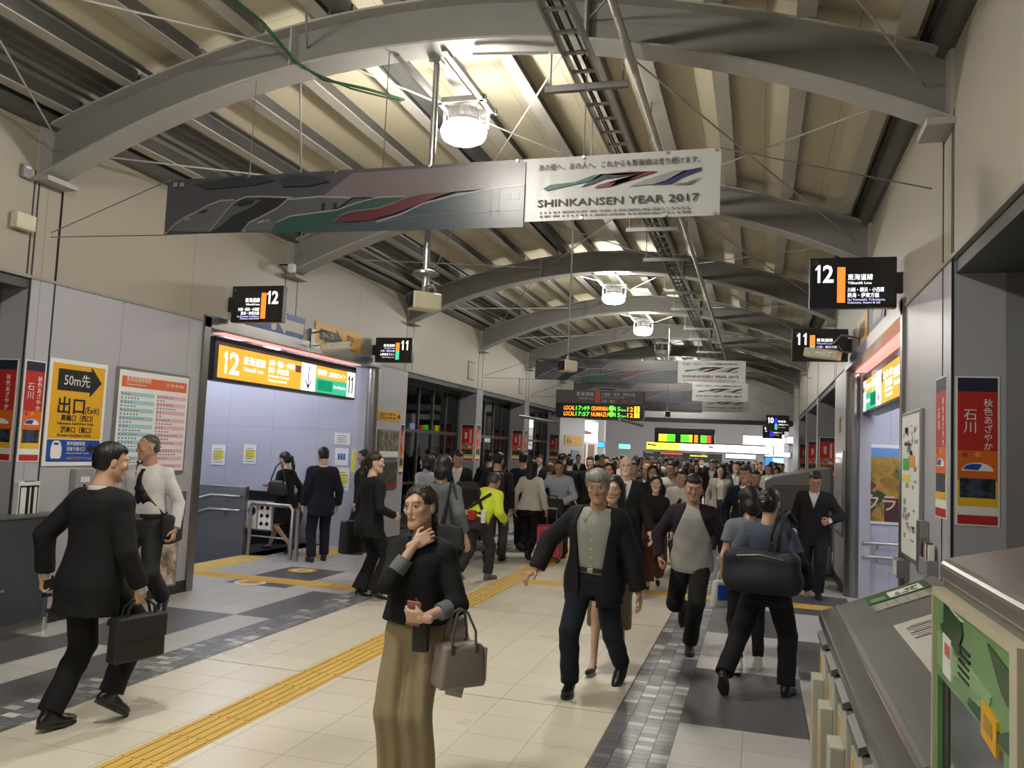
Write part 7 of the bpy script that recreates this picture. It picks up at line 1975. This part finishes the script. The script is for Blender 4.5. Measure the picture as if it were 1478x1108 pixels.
    q = MB()
    for x in (-.15, .15): q.bb(x-.02, x+.02, -.1, .1, .05, .085)
    q.build('wheel_fork', M_BLACK, e)
    r, S = person('person with orange-brown hair and black vest, seen from behind', 1.56, 'f', (-3.60, 14.6), 10, walk('R', .2, .2, .06), [('top', WHT, 'shirt', .016, .0, .6, (.055, .05, .045), .515), ('top', BLK2, 'vest', .03, -.14, -.9, (.062, .05, .045), .515), ('trousers', BLK, 'straight'), ('shoes', SHOE)], 'short', 'orange', 'mid', 1)
    r, S = person('man in pale blue shirt bending over his bag beside the red suitcase', 1.66, 'm', (-3.18, 13.75), 182, dict(lean=16, drop=.01, footL=(-.1, 0, 0, 0), footR=(.1, .05, 0, 0), head=(4, 26, 0), handR=(.18, .3, 1.0), handL=(-.1, .32, .95), elbowL=(-.9, -.3, -.2), elbowR=(.9, -.3, -.2), down=1), [('top', LBL, 'shirt', .024, .02, .96, (.068, .06, .05), .512), ('trousers', CHAR, 'straight'), ('collar', LBL), ('shoes', SHOE)], 'receding', 'black', 'tan', 1)
    bag('shoulder_bag', 'black bag held in front by the man in pale blue shirt', mtx(r), (.05, .36, .98), (.36, .14, .3), NYL, .1, [[(-.1, 0, -.02), (-.05, 0, .05), (.05, 0, .05), (.1, 0, -.02)]], .01, NYL, 'bag', .95, .03)
    # behind the bald man and to the right
    person('man in navy suit and open white shirt looking aside, behind the pair of women', 1.705, 'm', (-.16, 12.1), 190, walk('R', .22, .2, .08, head=(-34, 6, 0)), suit(NAVY, None, .33, .085, None, -.2), 'short', 'black', 'tan', 1)
    rj, S = person('man in black jacket with wide white collar looking down, by the right door', 1.685, 'm', (.74, 11.95), 172, walk('L', .2, .2, .05, head=(10, 26, 0), handL=(-.20, .22, 1.02), elbowL=(-.8, -.6, -.4), gripL=(1.3, None, None, .9), down=1),
        [('top', WHT, 'shirt', .012, .05, .97, (.055, .05, .045), .515), ('jacket', BLK2, -.18, .03, (.074, .066, .056), .95, cut_v(.22, .07)), ('trousers', BLK, 'straight'), ('collar', WHT, .07, .036, .14, .508, .6), ('cuffs', WHT), ('shoes', SHOE)], 'short', 'black', 'tan', 1)
    bag('shopping_bag', 'brown bag carried low by the man in the black jacket at the right door', mtx(rj), (.3, .05, .6), (.26, .1, .3), mat('bag_brown', (.05, .035, .028), .55), .2, [[(-.06, 0, -.01), (-.04, 0, .1), (.04, 0, .1), (.06, 0, -.01)]], .006, None, 'bag', .95, .02)
    person('woman with dark wavy hair walking behind the woman in rust trousers', 1.62, 'f', (-1.62, 13.6), 180, walk('L', .22, .2, .06), [('top', BLK2, 'sweater', .024, -.1, .97), ('trousers', BLK, 'straight'), ('shoes', SHOE)], 'wavy', 'black', 'fair', 1)
    person('man with open beige collar and lanyard behind the dark-haired woman', 1.68, 'm', (-1.50, 15.2), 182, walk('R', .22, .2, .06), [('top', CRM, 'shirt', .024, .0, .97, (.066, .06, .05), .512), ('trousers', CHAR, 'straight'), ('collar', CRM), ('shoes', SHOE)], 'short', 'black', 'tan', 1)
    r, S = person('man in white shirt with a black strap across his chest', 1.58, 'm', (-1.13, 13.1), 184, walk('L', .22, .2, .06, head=(8, 8, 0)), [('top', WHT, 'shirt', .022, .02, .97, (.066, .06, .05), .512), ('trousers', CHAR, 'straight'), ('strap', NYL, 'L', .055, .036, 0, 'bag_strap'), ('collar', WHT), ('shoes', SHOE)], 'short', 'black', 'mid', 1)
    person('woman in long beige coat and white top behind the man in raglan shirt', 1.665, 'f', (-.70, 17.0), 178, walk('R', .22, .2, .06, head=(0, 10, 0)), [('top', CRM, 'blouse', .016, .05, .9), ('jacket', BEI, -.55, .03, (.07, .062, .054), .97, cut_v(1., .04, None, .03, True), ((-.6, -.1, .1, .3, .5), (.07, .03, .012, .004, .0))), ('trousers', CHAR, 'straight'), ('shoes', SHOE)], 'wavy', 'black', 'fair', 1)
    person('man in dark coat over white shirt right of the beige coat', 1.73, 'm', (-.43, 18.2), 180, walk('L', .22, .2, .06), suit(CHAR, None, .32, .08, None, -.3), 'short', 'black', 'mid', 2)
    person('man in black jacket just behind the man in navy suit', 1.62, 'm', (-.03, 13.45), 176, walk('L', .22, .2, .06), suit(BLK, None, .28, .06), 'short', 'black', 'tan', 2)
    person('balding man with bare forehead right behind the bald man', 1.64, 'm', (-1.80, 14.3), 180, walk('L', .2, .2, .05), suit(CHAR, None, .28, .06), 'fringe', 'dkgrey', 'mid', 1)
    person('woman with black hair partly hidden left of the bald man', 1.66, 'f', (-2.02, 11.9), 168, walk('R', .2, .2, .05), [('top', BLK2, 'sweater', .024, -.1, .97), ('trousers', BLK, 'straight'), ('shoes', SHOE)], 'wavy', 'black', 'mid', 1)
    for i, (x, y, h, a, l, c, hs) in enumerate(((-2.1, 14.8, 1.66, 175, 'man in black suit left of the bald man, further back', BLK, 'short'), (-2.62, 15.6, 1.66, 2, 'man in charcoal jacket from behind under the departure board', CHAR, 'short'),
            (-3.8, 17.2, 1.66, 4, 'man in black coat from behind left of the departure board', BLK, 'shortneat'), (-4.7, 18.2, 1.68, 170, 'man in dark suit facing forward by the nearer left pilaster', NAVY, 'short'),
            (-4.5, 19.4, 1.72, 0, 'man in dark jacket from behind near the second left window', BLK2, 'short'), (-5.0, 15.4, 1.7, 6, 'man in blue-black jacket from behind along the left windows', NAVY, 'short'),
            (-3.2, 16.4, 1.7, 180, 'man in black suit coming forward under the departure board', BLK, 'short'), (-2.75, 19.2, 1.66, 180, 'man in grey jacket behind the bald man\'s right shoulder', GRYT, 'short'))):
        person(l, h, 'm', (x, y), a, walk('LR'[i % 2], .22, .2, .06), suit(c, None, .28, .06) if a > 90 else [('jacket', c, -.16, .028, (.07, .062, .053), .97, None), ('trousers', BLK, 'straight'), ('shoes', SHOE)], hs, 'black', ('mid', 'tan')[i % 2], 2)
middle()

# ------------------------------------------------------------------ the far crowd: a few kinds, then copies
def crowd():
    kinds = []
    D = [('m', 1.70, 180, suit(BLK, None, .3, .08), 'short', 'black', 'mid', 'man in dark suit and white shirt coming forward in the far crowd', 'dark suited men facing the viewer in the far crowd'),
         ('m', 1.72, 0, [('jacket', CHAR, -.16, .028, (.07, .062, .053), .97, None), ('trousers', BLK, 'straight'), ('shoes', SHOE)], 'short', 'black', 'tan', 'man in dark jacket walking away in the far crowd', 'dark jacketed men walking away in the far crowd'),
         ('f', 1.60, 180, [('top', CRM, 'blouse', .022, -.06, .97), ('trousers', CHAR, 'straight'), ('shoes', SHOE)], 'bob', 'black', 'fair', 'woman in pale blouse coming forward in the far crowd', 'women in pale blouses in the far crowd'),
         ('f', 1.60, 180, [('top', BLK2, 'sweater', .024, -.1, .97), ('skirt', CHAR, .5, .03), ('shoes', SHOE)], 'wavy', 'brown', 'fair', 'woman in black coming forward in the far crowd', 'women in black in the far crowd'),
         ('m', 1.67, 180, [('top', WHT, 'shirt', .024, .02, .97, (.066, .06, .05), .512), ('trousers', CHAR, 'straight'), ('shoes', SHOE)], 'short', 'black', 'tan', 'man in white shirt coming forward in the far crowd', 'men in white shirts in the far crowd'),
         ('f', 1.58, 0, [('top', SLA, 'sweater', .024, -.1, .97), ('trousers', BLK, 'straight'), ('shoes', SHOE)], 'long', 'black', 'fair', 'long-haired woman walking away in the far crowd', 'long-haired women walking away in the far crowd')]
    rnd = random.Random(21); pts = [tuple(o.location[:2]) for o in COL.objects if o.get('category') == 'person']; n0 = len(pts)
    def free(x, y):
        return all((x-a)**2+(y-b)**2 > .74**2 for a, b in pts)
    tries = 0
    while len(pts) < 84+n0 and tries < 5000:
        tries += 1
        y = 18.5+22*rnd.random()**.8; x = rnd.uniform(-5.6, .75) if y < 39 else rnd.uniform(-8, .9)
        if free(x, y) and not (abs(x+.70) < .6 and abs(y-17) < 2) and not (y < 20 and abs(x+2.7) < .8): pts.append((x, y))
    protos = {}
    for i, (x, y) in enumerate(pts[n0:]):
        k = (0, 1, 3, 0, 4, 1, 2, 0, 5, 3)[i % 10]; sx, H, a, wr, hs, hc, sk, lab, grp = D[k]
        if k not in protos:
            r, S = person(lab, H, sx, (x, y), a, walk('LR'[k % 2], .25, .22, .06), wr, hs, hc, sk, 2, grp); protos[k] = r
        else:
            c = copy_tree(protos[k]); c.location = (x, y, 0); c.rotation_euler.z = math.radians(a+rnd.uniform(-14, 14)); c.scale = (1, 1, 1)
crowd()
